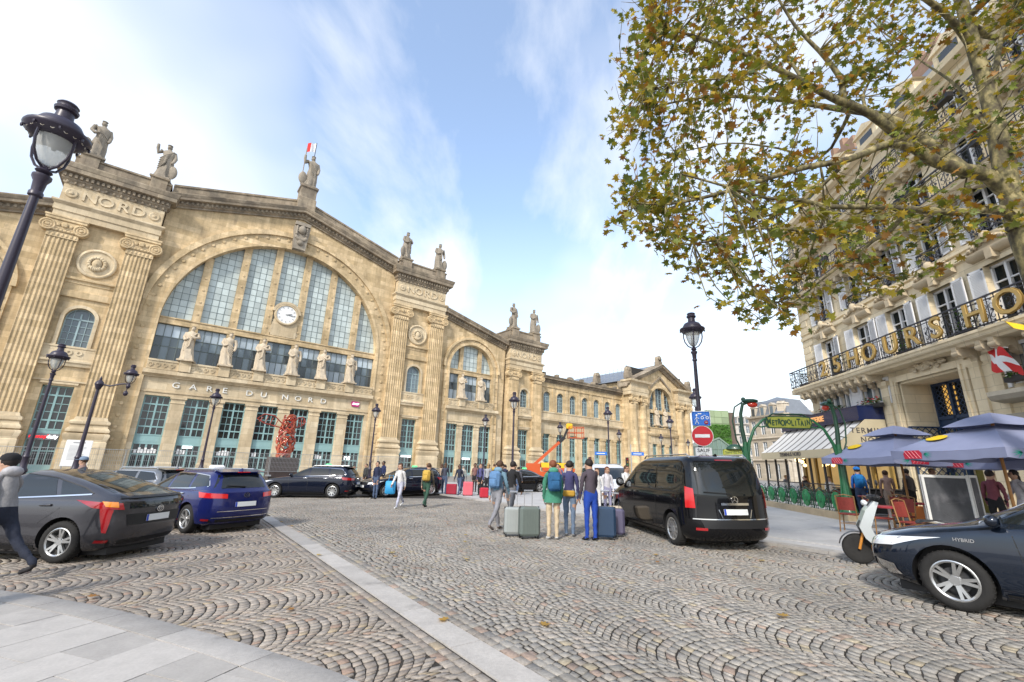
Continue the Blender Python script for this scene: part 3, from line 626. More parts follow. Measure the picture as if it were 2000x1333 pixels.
# --- arched bays
def bay(cx, R, cz, span, bays, rake, hw_wall, mull, tr=(15.85, 16.65)):
    """rake: list of (x, z) along the underside of the sloping cornice"""
    x0, x1 = cx-hw_wall, cx+hw_wall
    zr = lambda x: next(a[1]+(b[1]-a[1])*(x-a[0])/(b[0]-a[0]) for a, b in zip(rake, rake[1:]) if a[0]-.01 <= x <= b[0]+.01)
    out = [(x0, 9.9), (x1, 9.9)]+[(x, z+.2) for x, z in reversed(rake)]
    P_(MB().wall(out, [arch_pts(cx, cz, R, 10.7, 56)], .9, 1.9), 'wall')
    P_(MB().wall(rect(x0, x1, -.6, 9.9), [rect(cx+b-1.17, cx+b+1.17, -.5, 7.75) for b in bays], .9, 1.75), 'wall', STONE_L)
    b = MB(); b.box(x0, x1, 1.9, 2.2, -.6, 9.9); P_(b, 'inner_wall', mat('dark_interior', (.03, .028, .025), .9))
    # archivolt
    Ro = R*1.0+ (2.25 if R > 8 else 1.25); b = MB(); n = 64
    for r0, r1, y in ((R, R+.35, .62), (R+.35, R+(Ro-R)*.72, .74), (R+(Ro-R)*.72, Ro, .5)): b.ring(cx, cz, r0, r1, y, .92, n=n)
    for s in (-1, 1):
        for r0, r1, y in ((R, R+.35, .62), (R+.35, R+(Ro-R)*.72, .74), (R+(Ro-R)*.72, Ro-.25, .66)):
            a, c = sorted((cx+s*r0, cx+s*r1)); b.box(a, c, y, .92, -.6, cz-.001)
    rr = R+(Ro-R)*.53; q = .2 if R > 8 else .13; k = int(pi*rr/1.25)
    for i in range(1, k): a = pi*i/k; b.lathe([(q, .0), (q, -.05), (q*.6, -.1), (.001, -.1)], 10, (cx+rr*cos(a), .74, cz+rr*sin(a)), 'y')
    for s in (-1, 1):
        for i in range(1, 13): b.lathe([(q, .0), (q, -.05), (q*.6, -.1), (.001, -.1)], 10, (cx+s*rr, .74, cz-1.2*i), 'y')
    P_(b, 'arch_surround', STONE, 30)
    # sloping cornice and parapet
    b, c = MB(), MB()
    for (xa, za), (xb, zb) in zip(rake, rake[1:]):
        b.strip(xa, xb, .75, [(p*.85, q*1.05) for p, q in CORN], 3.0, za, zb)
        L = hypot(xb-xa, zb-za); kk = int(L/.48)
        for i in range(kk):
            t = (i+.5)/kk; x = xa+(xb-xa)*t; z = za+(zb-za)*t; b.box(x-.12, x+.12, .3, .5, z+.42, z+.74)
        ph = 1.5 if R > 8 else .45
        c.strip(xa, xb, .95, [(0, 1.3), (0, 1.7+ph-.35), (.1, 1.7+ph-.3), (.1, 1.7+ph-.06), (0, 1.7+ph)], 2.4, za, zb)
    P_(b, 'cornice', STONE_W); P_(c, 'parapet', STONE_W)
    # lower band: balcony, ledge, lintel, pier capitals
    b = MB(); b.strip(x0+1.6 if R > 8 else x0+1.9, x1-1.6 if R > 8 else x1-1.2, .9, [(0, 0), (.25, .04), (.25, .12), (.55, .3), (.62, .34), (.62, .72), (.4, .8)], 1.9, 9.7); P_(b, 'ledge', STONE_L)
    xa, xb = cx-R, cx+R; b = MB(); b.box(xa, xb, .45, .62, 10.5, 11.45); b.box(xa, xb, .36, .7, 11.4, 11.6); b.box(xa, xb, .38, .7, 10.5, 10.62)
    k = int((xb-xa)/.62)
    for i in range(k):
        x = xa+(xb-xa)*(i+.5)/k
        if min(abs(x-(cx+m)) for m in mull) > .62: b.ring(x, 11.02, .13, .23, .38, .47, 0, 2*pi, 10); b.box(x-.04, x+.04, .4, .47, 10.65, 11.4)
    for m in mull: b.box(cx+m-.55, cx+m+.55, .2, .9, 10.5, 11.72)
    P_(b, 'balcony', STONE_L, 30)
    b = MB(); b.box(xa, xb, .8, .92, 8.1, 8.22); P_(b, 'string_course', STONE_L)
    for p in [(a+c)/2 for a, c in zip(bays, bays[1:])]:
        b = MB(); w = (bays[1]-bays[0])/2-1.17; b.moulding(cx+p-w, cx+p+w, .9, 1.7, [(.1, -.6), (.1, .7), (.012, .85), (.012, 7.0), (.06, 7.05), (.06, 7.15), (0, 7.2), (.02, 7.45), (.14, 7.55), (.14, 7.74)]); P_(b, 'pier', STONE_L)
    for i, bb in enumerate(bays): put_door(DOOR, cx+bb, 1.35)
    # stone tracery of the big window
    b = MB(); b.box(xa, xb, 1.25, 1.95, tr[0], tr[1]); b.box(xa, xb, 1.15, 1.95, tr[1]-.16, tr[1]-.02)
    for m in mull:
        zt = cz+sqrt(max(R*R-m*m, .1)); hwm = .42 if R > 8 else .34
        b.box(cx+m-hwm, cx+m+hwm, 1.3, 1.95, 11.5, tr[0]); b.box(cx+m-hwm, cx+m+hwm, 1.3, 1.95, tr[1], zt+.1)
        z = tr[1]+.9
        while z < zt-.6: b.lathe([(.13, 0), (.13, -.05), (.001, -.09)], 8, (cx+m, 1.3, z), 'y'); z += 1.5
    P_(b, 'window_tracery', STONE, 30)
    edges = [-R]+sorted(mull)+[R]; hwm = .42 if R > 8 else .34
    for i in range(len(edges)-1):
        a = cx+edges[i]+(hwm if i else 0); c = cx+edges[i+1]-(hwm if i < len(edges)-2 else 0)
        # lancet: bars + panes clipped to the arch
        cols = max(2, round((c-a)/.75)); w = (c-a)/cols; hgt = .8; f = MB(); wd = None; panes = []
        circ = [(cx+(R+.05)*cos(2*pi*k/72), cz+(R+.05)*sin(2*pi*k/72)) for k in range(72)]
        z = tr[1]
        top = cz+sqrt(max(R*R-max(0, min(abs(a-cx), abs(c-cx)) if (a-cx)*(c-cx) > 0 else 0)**2, 0))
        while z < top:
            f.box(a, c, 1.72, 1.80, z-.022, z+.022)
            for q in range(cols):
                P = clip([(a+w*q+.02, z+.02), (a+w*(q+1)-.02, z+.02), (a+w*(q+1)-.02, z+hgt-.02), (a+w*q+.02, z+hgt-.02)], circ)
                if P and len(P) >= 3: panes.append(P)
            z += hgt
        for q in range(cols+1):
            x = a+w*q; zt = cz+sqrt(max(R*R-(x-cx)**2, 0))
            if zt > tr[1]: f.box(x-.022, x+.022, 1.71, 1.81, tr[1], zt)
        win = P_(f, 'window', LEAD)
        for P in panes: MB().prism(P, 1.74+random.uniform(-.008, .008), 1.77).build('pane', GLASS_F, win)
        # office window under the transom
        f = MB(); g = []
        for q in range(cols+1): f.box(a+w*q-.035, a+w*q+.035, 1.6, 1.72, 11.6, tr[0])
        for z in (11.65, 13.3, 14.4, tr[0]-.04): f.box(a, c, 1.6, 1.72, z-.04, z+.04)
        win = P_(f, 'window', LEAD)
        for (za, zb, mt) in ((11.69, 13.26, GLASS_B if random.random() < .55 else GLASS_M), (13.34, 14.36, GLASS_M), (14.44, tr[0]-.08, GLASS_B)):
            for q in range(cols): MB().box(a+w*q+.035, a+w*(q+1)-.035, 1.65, 1.68, za, zb).build('pane', mt if random.random() < .8 else GLASS_M, win)
bay(0., 12.4, 16.2, 0, [-10.75, -7.17, -3.55, 0, 3.55, 7.17, 10.75], [(-14.2, 29.4), (0, 33.4), (14.2, 29.4)], 14.2, [-9.1, -5.4, -1.83, 1.83, 5.4, 9.1])
bay(29., 4.3, 16.7, 0, [-3.2, 0, 3.2], [(22.7, 24.75), (35.9, 21.45)], 6.6, [-1.85, 1.85])
bay(-29., 4.3, 16.7, 0, [-3.2, 0, 3.2], [(-35.9, 21.45), (-22.7, 24.75)], 6.6, [-1.85, 1.85])
# keystone mask under the peak
b = MB(); b.prism([(-.75, 28.6), (.75, 28.6), (1.0, 31.9), (-1.0, 31.9)], -.1, .9); b.ball((0, -.2, 31.4), (.5, .4, .62), 12); b.box(-.95, .95, -.3, .3, 32.0, 32.5)
for k in range(9): b.ball((-.62+.155*k, -.1, 30.3-.35*sin(pi*k/8)), (.2, .22, .3), 7)
for s in (-1, 1):
    for k in range(4): b.ball((s*.62, -.12, 31.7-.3*k), (.2, .22, .24), 7)
b.ball((0, -.2, 29.5), (.42, .25, .4), 8)
P_(b, 'keystone_mask', STATUE, 50)
# central pedestal
b = MB(); b.moulding(-1.0, 1.0, .1, 2.3, [(.12, 34.6), (.12, 36.4), (0, 36.6), (0, 38.0), (.16, 38.15), (.16, 38.42), (0, 38.5)]); P_(b, 'statue_pedestal', STONE_W)
# clock
ck = MB(); ck.lathe([(1.45, .5), (1.45, -.1), (1.36, -.2), (1.22, -.2), (1.16, -.08)], 40, (.15, 1.15, 19.65), 'y'); ck.ring(.15, 19.65, 1.42, 1.72, .95, 1.3, .15, pi-.15, 20); ck.box(-1.35, 1.65, 1.2, 1.7, 16.7, 18.3); ck.prism([(-1.6, 17.0), (1.9, 17.0), (1.5, 18.9), (-1.2, 18.9)], 1.28, 1.7)
ckm = P_(ck, 'clock', STONE_L, 40)
MB().lathe([(1.18, 0), (.001, -.01)], 40, (.15, 1.06, 19.65), 'y').build('clock_face', WHITE, ckm)
tk = MB()
for k in range(12): a = pi/2-2*pi*k/12; tk.bar((.15+.84*cos(a), 1.04, 19.65+.84*sin(a)), (.15+1.05*cos(a), 1.04, 19.65+1.05*sin(a)), .09, .02)
tk.build('hour_marks', BLACK, ckm)
for a, L, w in ((radians(90-72), .62, .13), (radians(90-95), .92, .09)): MB().bar((.15-.12*cos(a), 1.02, 19.65-.12*sin(a)), (.15+L*cos(a), 1.02, 19.65+L*sin(a)), w, .02).build('clock_hand', BLACK, ckm)
# lettering over the doors
for ch, x in zip('GAREDUNORD', (-9.48, -7.92, -6.38, -4.87, -2.36, -.82, 1.59, 3.10, 4.59, 6.19)): text(ch, .88, mat('letter_white', (.72, .71, .66), .45, rnd=.05), 'letter', ST, (x, .84, 9.0), ext=.05, bold=.004, sx=1.2)
b = MB(); b.prism([(9.95, 8.78), (10.85, 8.74), (10.95, 8.9), (10.9, 9.36), (10.75, 9.44), (9.95, 9.46), (9.85, 9.3)], .72, .85); sg = P_(b, 'logo_plate', mat('magenta_sign', (.42, .012, .16), .4, emit=(.5, .01, .2), estr=.05))
text('SNCF', .36, LITW, 'letter', sg, (10.42, .70, 9.1), ext=.01, bold=.012, shear=.2)
# shop sign over a left door, notices behind the lower panes
b = MB(); b.box(-19.4, -17.4, .62, .8, 2.62, 3.2); sg = P_(b, 'shop_sign', mat('grey_sign', (.16, .17, .18), .5))
text("monop'", .42, mat('red_letters', (.75, .02, .03), .4, emit=(.9, .02, .03), estr=.8), 'letter', sg, (-18.75, .6, 2.92), ext=.02, bold=.015)
text("daily", .42, LITW, 'letter', sg, (-17.82, .6, 2.92), ext=.02, bold=.012)
b = MB(); 
for cx_, k0 in ((-10.75, 7), (-7.17, 3), (-3.55, 5), (0, 2), (7.17, 3)):
    for k in range(k0): x = cx_-.9+.26*k+random.uniform(0, .06); b.box(x, x+.2, 1.22, 1.26, 1.72, 1.72+random.uniform(.35, .6))
P_(b, 'window_notice', mat('notice_white', (.78, .78, .77), .5))
text('ns', .95, LITW, 'shop_lettering', ST, (10.35, 1.2, 2.0), ext=.03, bold=.02)
for x, w in ((18.5, 1.5), (29.0, 1.4), (-7.2, .9)): P_(MB().box(x-w/2, x+w/2, .6 if x > 0 and x < 20 else 1.1, .75 if x > 0 and x < 20 else 1.2, 2.35, 2.62), 'shop_lettering', LITW)

# --- long wing
X0, X1, YW = 43.9, 70.0, 1.0
ws = [46.1+3.48*i for i in range(7)]
P_(MB().wall(rect(X0, X1, -.6, 9.9), [rect(w-.95, w+.95, -.5, 7.55) for w in ws], YW, YW+.8), 'wall', STONE_L)
P_(MB().wall(rect(X0, X1, 9.9, 17.4), [arch_pts(w, 14.45, .92, 11.7, 16) for w in ws], YW, YW+.6), 'wall')
P_(MB().box(X0, X1, YW+.85, YW+1.1, -.6, 17.4), 'inner_wall', MATS['dark_interior'])
b = MB(); b.strip(X0, X1, YW, [(0, 0), (.25, .05), (.25, .2), (.55, .32), (.6, .66), (.3, .75), (.3, 1.7), (.4, 1.75), (.4, 1.95), (.1, 2.0)], YW+.5, 9.65); P_(b, 'ledge', STONE_L)
b = MB(); b.strip(X0, X1, YW, [(p*.75, q*.85) for p, q in CORN], YW+2.2, 17.1); dentils(b, X0, X1, YW-.2, 17.4, .2, .24, .2, .2)
x = X0+1.2
while x < X1-1: b.box(x-.3, x+.3, YW-.5, YW+.3, 18.4, 18.95); x += 3.48
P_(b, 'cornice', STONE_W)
b = MB()
for i in range(8):
    x = ws[0]-1.74+3.48*i; b.moulding(x-.32, x+.32, YW-.12, YW+.1, [(.06, 11.6), (.06, 11.9), (0, 12), (0, 16.1), (.1, 16.2), (.1, 16.5)]); P_(b, 'pilaster', STONE); b = MB(); b.moulding(x-.72, x+.72, YW-.1, YW+.3, [(.06, -.6), (.06, .6), (0, .75), (0, 7.0), (.1, 7.1), (.1, 7.5)]); P_(b, 'pier', STONE); b = MB()
for w in ws: b = MB(); b.ring(w, 14.45, .92, 1.22, YW-.1, YW+.02, n=16); b.box(w-1.22, w-.92, YW-.1, YW+.02, 11.7, 14.45); b.box(w+.92, w+1.22, YW-.1, YW+.02, 11.7, 14.45); b.strip(w-1.4, w+1.4, YW, [(0, 0), (.16, .1), (.16, .25), (0, .3)], YW+.2, 16.15); P_(b, 'window_surround', STONE, 30)
dw, aw = window_door(.95, 7.55, name='door'), arched_window(.92, 11.7, 14.45)
for w in ws:
    put_door(dw, w, YW+.5); d = inst('window', aw[0], ST, (w, YW+.35, 0)); inst('glass', aw[1], d)

# --- gabled end pavilion
CX, YP, HW = 79.8, -2.0, 12.2
R_, cz_ = 4.7, 15.4
gl = lambda x: 25.75-abs(x-CX)*.435
P_(MB().wall([(CX-HW+.6, 9.8), (CX+HW-.6, 9.8), (CX+HW-.6, gl(CX+HW-.6)-.9), (CX, 24.9), (CX-HW+.6, gl(CX+HW-.6)-.9)], [arch_pts(CX, cz_, R_, 10.6, 36)], YP+.9, YP+1.8), 'wall')
P_(MB().wall(rect(CX-HW+.6, CX+HW-.6, -.6, 9.8), [rect(CX+d-.85, CX+d+.85, -.5, 7.3) for d in (-3.0, 0, 3.0)], YP+.9, YP+1.7), 'wall', STONE_L)
b = MB(); b.box(CX-HW+.6, CX-HW+1.4, YP+1.8, 30, -.6, 20.3); b.box(CX+HW-1.4, CX+HW-.6, YP+1.8, 30, -.6, 20.3); P_(b, 'side_wall', STONE)
P_(MB().box(CX-HW+1.4, CX+HW-1.4, YP+1.9, YP+2.1, -.6, 24), 'inner_wall', MATS['dark_interior'])
b = MB()
for s in (-1, 1): xa, xb = (CX-HW-.5, CX) if s < 0 else (CX, CX+HW+.5); b.strip(xa, xb, YP+.6, [(p*.9, q*.8) for p, q in CORN], YP+3, gl(xa)-1.25, gl(xb)-1.25)
b.strip(CX-4, CX, YP+.8, [(0, 0), (.25, .05), (.3, .5), (0, .55)], YP+1.5, 19.6, 22.4); b.strip(CX, CX+4, YP+.8, [(0, 0), (.25, .05), (.3, .5), (0, .55)], YP+1.5, 22.4, 19.6)
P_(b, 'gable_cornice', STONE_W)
for s in (-1, 1):
    xa, xb = sorted((CX+s*5.9, CX+s*HW)); b = MB(); b.moulding(xa, xb, YP-.1, YP+2, [(0, 17.3), (0, 18.0), (.08, 18.05), (.08, 18.7), (0, 18.8), (0, 19.6), (.3, 19.9), (.7, 20.1), (.8, 20.5)]); P_(b, 'entablature', STONE_L)
    for d in (7.2, 10.6):
        x = CX+s*d; b = MB(); b.lathe([(1.25, -.6), (1.25, 2.6), (1.35, 3.0), (1.2, 3.3), (1.25, 3.8), (1.02, 4.2), (1.0, 9), (.9, 15.3), (.95, 15.5)], 18, (x, YP+.9, 0)); P_(b, 'column', STONE, 40)
        inst('capital', bpy.data.meshes['ca_0'], ST, (x, YP+.1, 15.4), scale=(.9, 1, .93))
b = MB(); b.ring(CX, cz_, R_, R_+.4, YP+.6, YP+.95, n=36); b.ring(CX, cz_, R_+.4, R_+1.2, YP+.75, YP+.95, n=36)
for s in (-1, 1): a, c = sorted((CX+s*R_, CX+s*(R_+1.1))); b.box(a, c, YP+.7, YP+.95, 7.5, cz_)
b.strip(CX-R_-1.2, CX+R_+1.2, YP+.9, [(0, 0), (.3, .05), (.5, .4), (.5, .7), (.2, .8), (.2, 1.7), (.3, 1.75), (.3, 1.95), (0, 2)], YP+1.8, 9.0)
b.box(CX-R_, CX+R_, YP+1.2, YP+1.9, 14.2, 15.0)
for d in (-1.7, 1.7): b.box(CX+d-.3, CX+d+.3, YP+1.2, YP+1.9, 11, 19.6); 
for d in (-1.7, 1.7): b.box(CX+d-.5, CX+d+.5, YP+.7, YP+1.2, 11, 11.4)
for d in (-1.5, 1.5): b.moulding(CX+d-.55, CX+d+.55, YP+.7, YP+1.6, [(.05, -.6), (.05, .7), (0, .8), (0, 6.7), (.1, 6.8), (.1, 7.3)])
P_(b, 'arch_surround', STONE, 30)
f = MB(); 
for k in range(9): x = CX-R_+2*R_*k/8; zt = cz_+sqrt(max(R_**2-(x-CX)**2, 0)); f.box(x-.05, x+.05, YP+1.5, YP+1.6, 11, max(zt, 11.2))
for k in range(10): z = 11+k*.95; hw_ = R_ if z < cz_ else sqrt(max(R_**2-(z-cz_)**2, 0)); f.box(CX-hw_, CX+hw_, YP+1.5, YP+1.6, z-.03, z+.03)
w_ = P_(f, 'window', TEAL_G); MB().prism(arch_pts(CX, cz_, R_, 10.6, 30), YP+1.62, YP+1.66).build('glass', GLASS_M, w_)
dw2 = window_door(.85, 7.3, name='door')
for d in (-3.0, 0, 3.0): put_door(dw2, CX+d, YP+1.35)
# roofs and acroteria
b = MB(); b.prism([(CX-HW-.3, 20.4), (CX+HW+.3, 20.4), (CX, 25.75)], YP+2.5, 34); P_(b, 'roof', ROOF)
b = MB(); b.prism([(-13, 30.8), (13, 30.8), (0, 34.4)], 3, 70); b.box(-13, 13, 2.4, 70, 20, 30.8); b.prism([(22, 21), (36, 21), (36, 22.6), (22, 26)], 2.5, 60); b.prism([(-22, 21), (-36, 21), (-36, 22.6), (-22, 26)], 2.5, 60); P_(b, 'roof', ROOF)
b = MB(); b.prism([(43.9, 17.2), (70, 17.2), (70, 18.6), (43.9, 18.6)], YW+2.2, 25); P_(b, 'roof', ROOF)
ac = MB(); ac.box(-.75, .75, -.6, .6, -1.2, 0); ac.lathe([(.72, .45), (.72, -.45)], 16, (0, 0, .75), 'y'); ac.box(-.72, .72, -.45, .45, 0, .75); ac.ball((0, -.45, .8), (.42, .18, .45), 8); acm = ac.mesh('roof_ornament', STONE_W, 40)
for x, y, z in ((CX, YP+.8, 26.4), (CX+HW-.2, YP+.8, 22.0), (CX-HW+.4, YP+.8, 22.0), (CX-HW+.2, 7.5, 21.8), (CX-HW+.2, 16, 21.8)): inst('roof_ornament', acm, ST, (x, y, z))
b = MB()
for k in range(24):
    y = 2+k*1.2
    b.bar((CX-HW+.7, y, 20.9), (CX-HW+.7, y, 22.3), .05)
    for m_ in (0, 1): b.bar((CX-HW*.55, y, 23.4), (CX-HW*.55, y, 24.7), .05)
for x, z in ((CX-HW+.7, 22.3), (CX-HW+.7, 21.6), (CX-HW*.55, 24.7), (CX-HW*.55, 24.1)): b.bar((x, 1.5, z), (x, 30, z), .05)
P_(b, 'roof_railing', mat('galvanised', (.45, .47, .48), .4, metal=.6))

# ---------------------------------------------------------------- statues
def statue_mesh(h, seed, shield=0, arm=0, m=STATUE, staff=False):
    r = random.Random(seed); b = MB(); rows = []; nA = 30; ph = r.uniform(0, 6); sway = r.choice((-1, 1))*.018
    prof = [(0, .165, .14), (.03, .17, .145), (.12, .150, .13), (.25, .138, .12), (.38, .130, .112), (.47, .124, .105), (.54, .112, .092), (.60, .108, .088), (.66, .120, .095), (.72, .132, .10), (.77, .135, .09), (.805, .11, .07), (.83, .055, .05), (.86, .042, .044)]
    for z, rx, ry in prof:
        amp = .16*max(0, min(1, (.62-z)/.35))+.05; row = []
        for k in range(nA):
            a = 2*pi*k/nA; f = 1+amp*(sin(7*a+ph+6*z)*.6+sin(11*a-ph*2+9*z)*.4)*(1 if z < .82 else 0)
            dx = sway*sin(z*pi)*2; row.append(((rx*f*cos(a)+dx)*h, ry*f*sin(a)*h, z*h))
        rows.append(row)
    b.grid(rows, closed=True); b.add(rows[0], [tuple(range(nA))])
    b.ball((0, -.008*h, .912*h), (.047*h, .055*h, .066*h), 12); b.ball((0, .012*h, .925*h), (.056*h, .055*h, .06*h), 10); b.ball((0, -.062*h, .905*h), (.01*h, .016*h, .018*h), 6)
    b.lathe([(.045*h, .965*h), (.058*h, .985*h), (.05*h, .99*h), (.02*h, .985*h)], 10)                         # crown
    def limb(pts, rr): b.tube([(x*h, y*h, z*h) for x, y, z in pts], [q*h for q in rr], 9)
    L = [(-.125, .0, .79), (-.165, -.01, .66), (-.12, -.10, .57), (-.05, -.125, .60)] if arm != 1 else [(-.125, 0, .79), (-.19, -.03, .70), (-.215, -.05, .82), (-.215, -.06, .90)]
    Rr = [(.125, 0, .79), (.17, .0, .65), (.165, -.05, .53), (.15, -.08, .47)] if arm != 2 else [(.125, 0, .79), (.175, -.02, .67), (.10, -.12, .64), (.03, -.12, .68)]
    for A in (L, Rr): limb(A, (.05, .045, .036, .03)); b.ball(tuple(q*h for q in A[-1]), .034*h, 7)
    for k in range(6):                                                                                        # cloak folds across the chest and hip
        t = k/5; s = -1 if seed % 2 else 1
        limb([(s*(.13-.02*k), -.05, .80-.025*k), (s*.02, -.115-.006*k, .66-.05*k), (-s*.12, -.07, .54-.06*k)], (.014, .02, .014))
    if shield: b.lathe([(.001, -.02*h), (.09*h, -.012*h), (.105*h, 0), (.1*h, .012*h), (.001, .01*h)], 18, (shield*.19*h, -.05*h, .22*h), 'y', sy=1.6)
    if shield: b.ball((shield*.19*h, -.06*h, .22*h), (.10*h, .03*h, .19*h), 12)
    if staff: b.tube([(-.215*h, -.06*h, 0), (-.215*h, -.06*h, 1.12*h)], .012*h, 6)
    b.moulding(-.19*h, .19*h, -.17*h, .17*h, [(0, -.03*h), (0, .012*h)])
    return b.mesh('statue', m, 55)
def statue(me, x, y, z, label, group, rz=0.):
    o = inst('statue', me); o.matrix_world = STN @ Matrix.Translation((x, y, z)) @ Matrix.Rotation(rz, 4, 'Z'); tag(o, label, 'statue', group); return o
bal = [statue_mesh(4.05, s, 0, a, STATUE_L) for s, a in ((1, 0), (2, 2), (3, 0), (4, 2))]
ordn = ['first', 'second', 'third', 'fourth', 'fifth', 'sixth']
for i, x in enumerate((-9.1, -5.4, -1.83, 1.83, 5.4, 9.1)): statue(bal[(i*3+1) % 4], x, .55, 11.84, f'pale robed stone figure on the great arch balcony, {ordn[i]} from the left', 'statues on the arch balconies', random.uniform(-.3, .3))
for i, x in enumerate((-1.85, 1.85)):
    statue(bal[i+1], 29+x, .55, 11.84, f'pale robed stone figure on the smaller arch balcony, {("left", "right")[i]} of the pair', 'statues on the arch balconies')
    statue(bal[2-i], CX+x*.92, YP+.95, 11.5, f'pale robed stone figure in the far gabled arch, {("left", "right")[i]} of the pair', 'statues on the arch balconies')
roof_s = [statue_mesh(4.75, 11, -1, 0), statue_mesh(4.75, 12, 1, 1), statue_mesh(4.75, 13, -1, 2), statue_mesh(4.75, 14, 1, 0)]
zt, xs_ = TOP_M[-1]
statue(roof_s[0], xs_[0], 1.05, zt+.12, 'weathered stone statue with shield at roof corner behind the large street lamp', 'roof statues', .25)
statue(roof_s[1], xs_[1], 1.05, zt+.12, 'weathered stone statue raising an arm, on left roof tower', 'roof statues', -.2)
zt, xs_ = TOP_M[1]
statue(roof_s[2], xs_[0], 1.05, zt+.12, 'weathered stone statue with shield, first on the middle roof tower', 'roof statues', .3)
statue(roof_s[3], xs_[1], 1.05, zt+.12, 'weathered stone statue at the right edge of the middle roof tower', 'roof statues', 0)
zt, xs_ = TOP_S[1]
statue(roof_s[0], xs_[0], 1.05, zt+.12, 'weathered stone statue with shield, left one on the lowest roof tower', 'roof statues', .1)
statue(roof_s[3], xs_[1], 1.05, zt+.12, 'weathered stone statue, right one on the lowest roof tower', 'roof statues', -.1)
cs = statue_mesh(5.3, 21, -1, 1, STATUE, True); statue(cs, 0, 1.2, 38.66, 'tallest crowned stone statue with shield on the roof peak', 'roof statues')
fl = thing('flag', 'small red and white flag on a pole behind the peak statue', 'flag', M=STN @ Matrix.Translation((.2, 2.2, 38.5)))
MB().tube([(0, 0, 0), (0, 0, 8.6)], .05, 6).build('flag_pole', BLACK, fl)
rows = [[(-.05-1.1*u, .12*sin(u*7+v), 8.5-1.5*v-.5*u) for u in [k/8 for k in range(9)]] for v in (0, .25, .5, .75, 1)]
fm = MB(); fm.grid(rows); fm.m = [0 if (i % 8) > 4 else 1 for i in range(len(fm.f))]; fm.build('flag_cloth', [mat('flag_red', (.6, .03, .03), .8), mat('flag_white', (.8, .8, .8), .8)], fl, 60)
# ---------------------------------------------------------------- hotel
CREAM = stone_mat('cream_stone', (.73, .62, .43), (.65, .54, .36), 1.3, .42, blotch=.10, streak=.14, grime=(.25, .21, .15), gpos=.68, bump=.15)
CREAM_D = stone_mat('cream_carving', (.55, .46, .32), (.50, .41, .28), 9, 9, blotch=.15, streak=.15, grime=(.22, .18, .12), gpos=.60, bump=.4)
SHUT = mat('shutter_white', (.68, .68, .68), .5, var=.04, scale=3, rnd=.05)
IRON = mat('wrought_iron', (.03, .032, .045), .4, spec=.5)
NAVY = mat('navy_fascia', (.012, .02, .07), .25, coat=.4)
GOLD = mat('gold_letter', (.47, .32, .11), .4, metal=.15, var=.06, scale=5)
GOLD_D = mat('gold_letter_edge', (.30, .19, .05), .5, metal=.2)
CURT = mat('curtain_grey', (.16, .15, .145), .8, var=.15, scale=3)
GREEN1 = mat('planter_leaf', (.06, .14, .025), .6, rnd=.3); RED_F = mat('geranium_red', (.5, .03, .05), .6)
HB = thing('hotel_building', 'cream stone hotel with white shutters, iron balconies and gold letters', 'hotel', M=HOT)
XL, XR = -29.3, 3.0
def H_(mb, name, m=CREAM, smooth=None): return mb.build(name, m, HB, smooth)
WC = [-26.75, -23.8, -21.35, -18.8, -16.2, -13.6, -11.0, -8.4, -5.8, -3.2, -.6]
FL = [(6.95, 9.45, .58), (10.62, 12.55, .55), (13.35, 15.0, .55), (15.8, 17.1, .5)]
holes = [rect(x-hw, x+hw, a, b) for x in WC for a, b, hw in FL]
ent = [(-28.3, -25.6, 5.25, 6.3), (-24.6, -22.75, 5.25, 6.3), (-16.9, -15.2, 5.0, 6.3), (-12.5, -10.5, 5.0, 6.3), (-8, -6, 5.0, 6.3)]
holes += [rect(*e) for e in ent]+[rect(-22.1, -18.75, -.4, 6.02), rect(-29.0, -23.6, .1, 3.6), rect(-12.5, -9.5, .1, 3.6)]
H_(MB().wall(rect(XL, XR, -.5, 17.4), holes, 0, .45), 'wall')
H_(MB().box(XL, XL+.45, .451, 14, -.5, 17.4).box(XL+.45, XR, 1.6, 2.0, -.5, 17.4), 'wall')
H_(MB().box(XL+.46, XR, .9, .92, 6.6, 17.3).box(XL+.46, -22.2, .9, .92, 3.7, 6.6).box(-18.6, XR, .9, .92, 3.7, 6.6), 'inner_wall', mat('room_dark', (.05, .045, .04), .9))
# quoins on the corner
for k in range(24): H_(MB().rbox(XL-.03, XL+(.75 if k % 2 else 1.1), -.05, .3, 7.0+k*.43, 7.0+k*.43+.41, .02), 'quoin')
# courses
b = MB(); b.strip(XL, XR, 0, [(0, 0), (.12, .05), (.12, .25), (0, .3)], .3, 9.98); H_(b, 'string_course')
b = MB(); b.strip(XL, XR, 0, [(0, 0), (.1, .03), (.1, .2), (0, .25)], .3, 10.35); H_(b, 'string_course')
def slab(z, d, corb=None, th=.4):
    b = MB(); b.strip(XL-.15, XR, 0, [(d-.25, 0), (d-.2, .08), (d-.08, .14), (d-.05, .26), (d, .3), (d, th)], .3, z); b.box(XL-.15-d*.6, XL-.15, -d*.8, 3, z+.1, z+th); H_(b, 'balcony_slab')
    return corb
slab(6.55, .95); slab(12.55, .65, th=.3); slab(15.15, .55, th=.3)
cm = MB(); cm.prism([(-.82, 0), (-.82, -.16), (-.62, -.42), (-.3, -.3), (0, -.62), (0, 0)], -.11, .11, 'yz'); cm.lathe([(.13, -.14), (.13, .14)], 10, (0, -.70, -.22), 'x'); cm.lathe([(.1, -.13), (.1, .13)], 10, (0, -.1, -.45), 'x')
cmm = cm.mesh('corbel', CREAM_D, 40)
for x in [-28.9, -28.25, -27.6, -26.95, -26.3, -25.65, -25.0, -24.35, -23.7, -23.05, -17.9, -16.9, -16.4, -15.2, -14.6, -13.2, -12.5, -11.4, -9, -8, -6, -5]: inst('corbel', cmm, HB, (x, 0, 6.58))
b = MB()
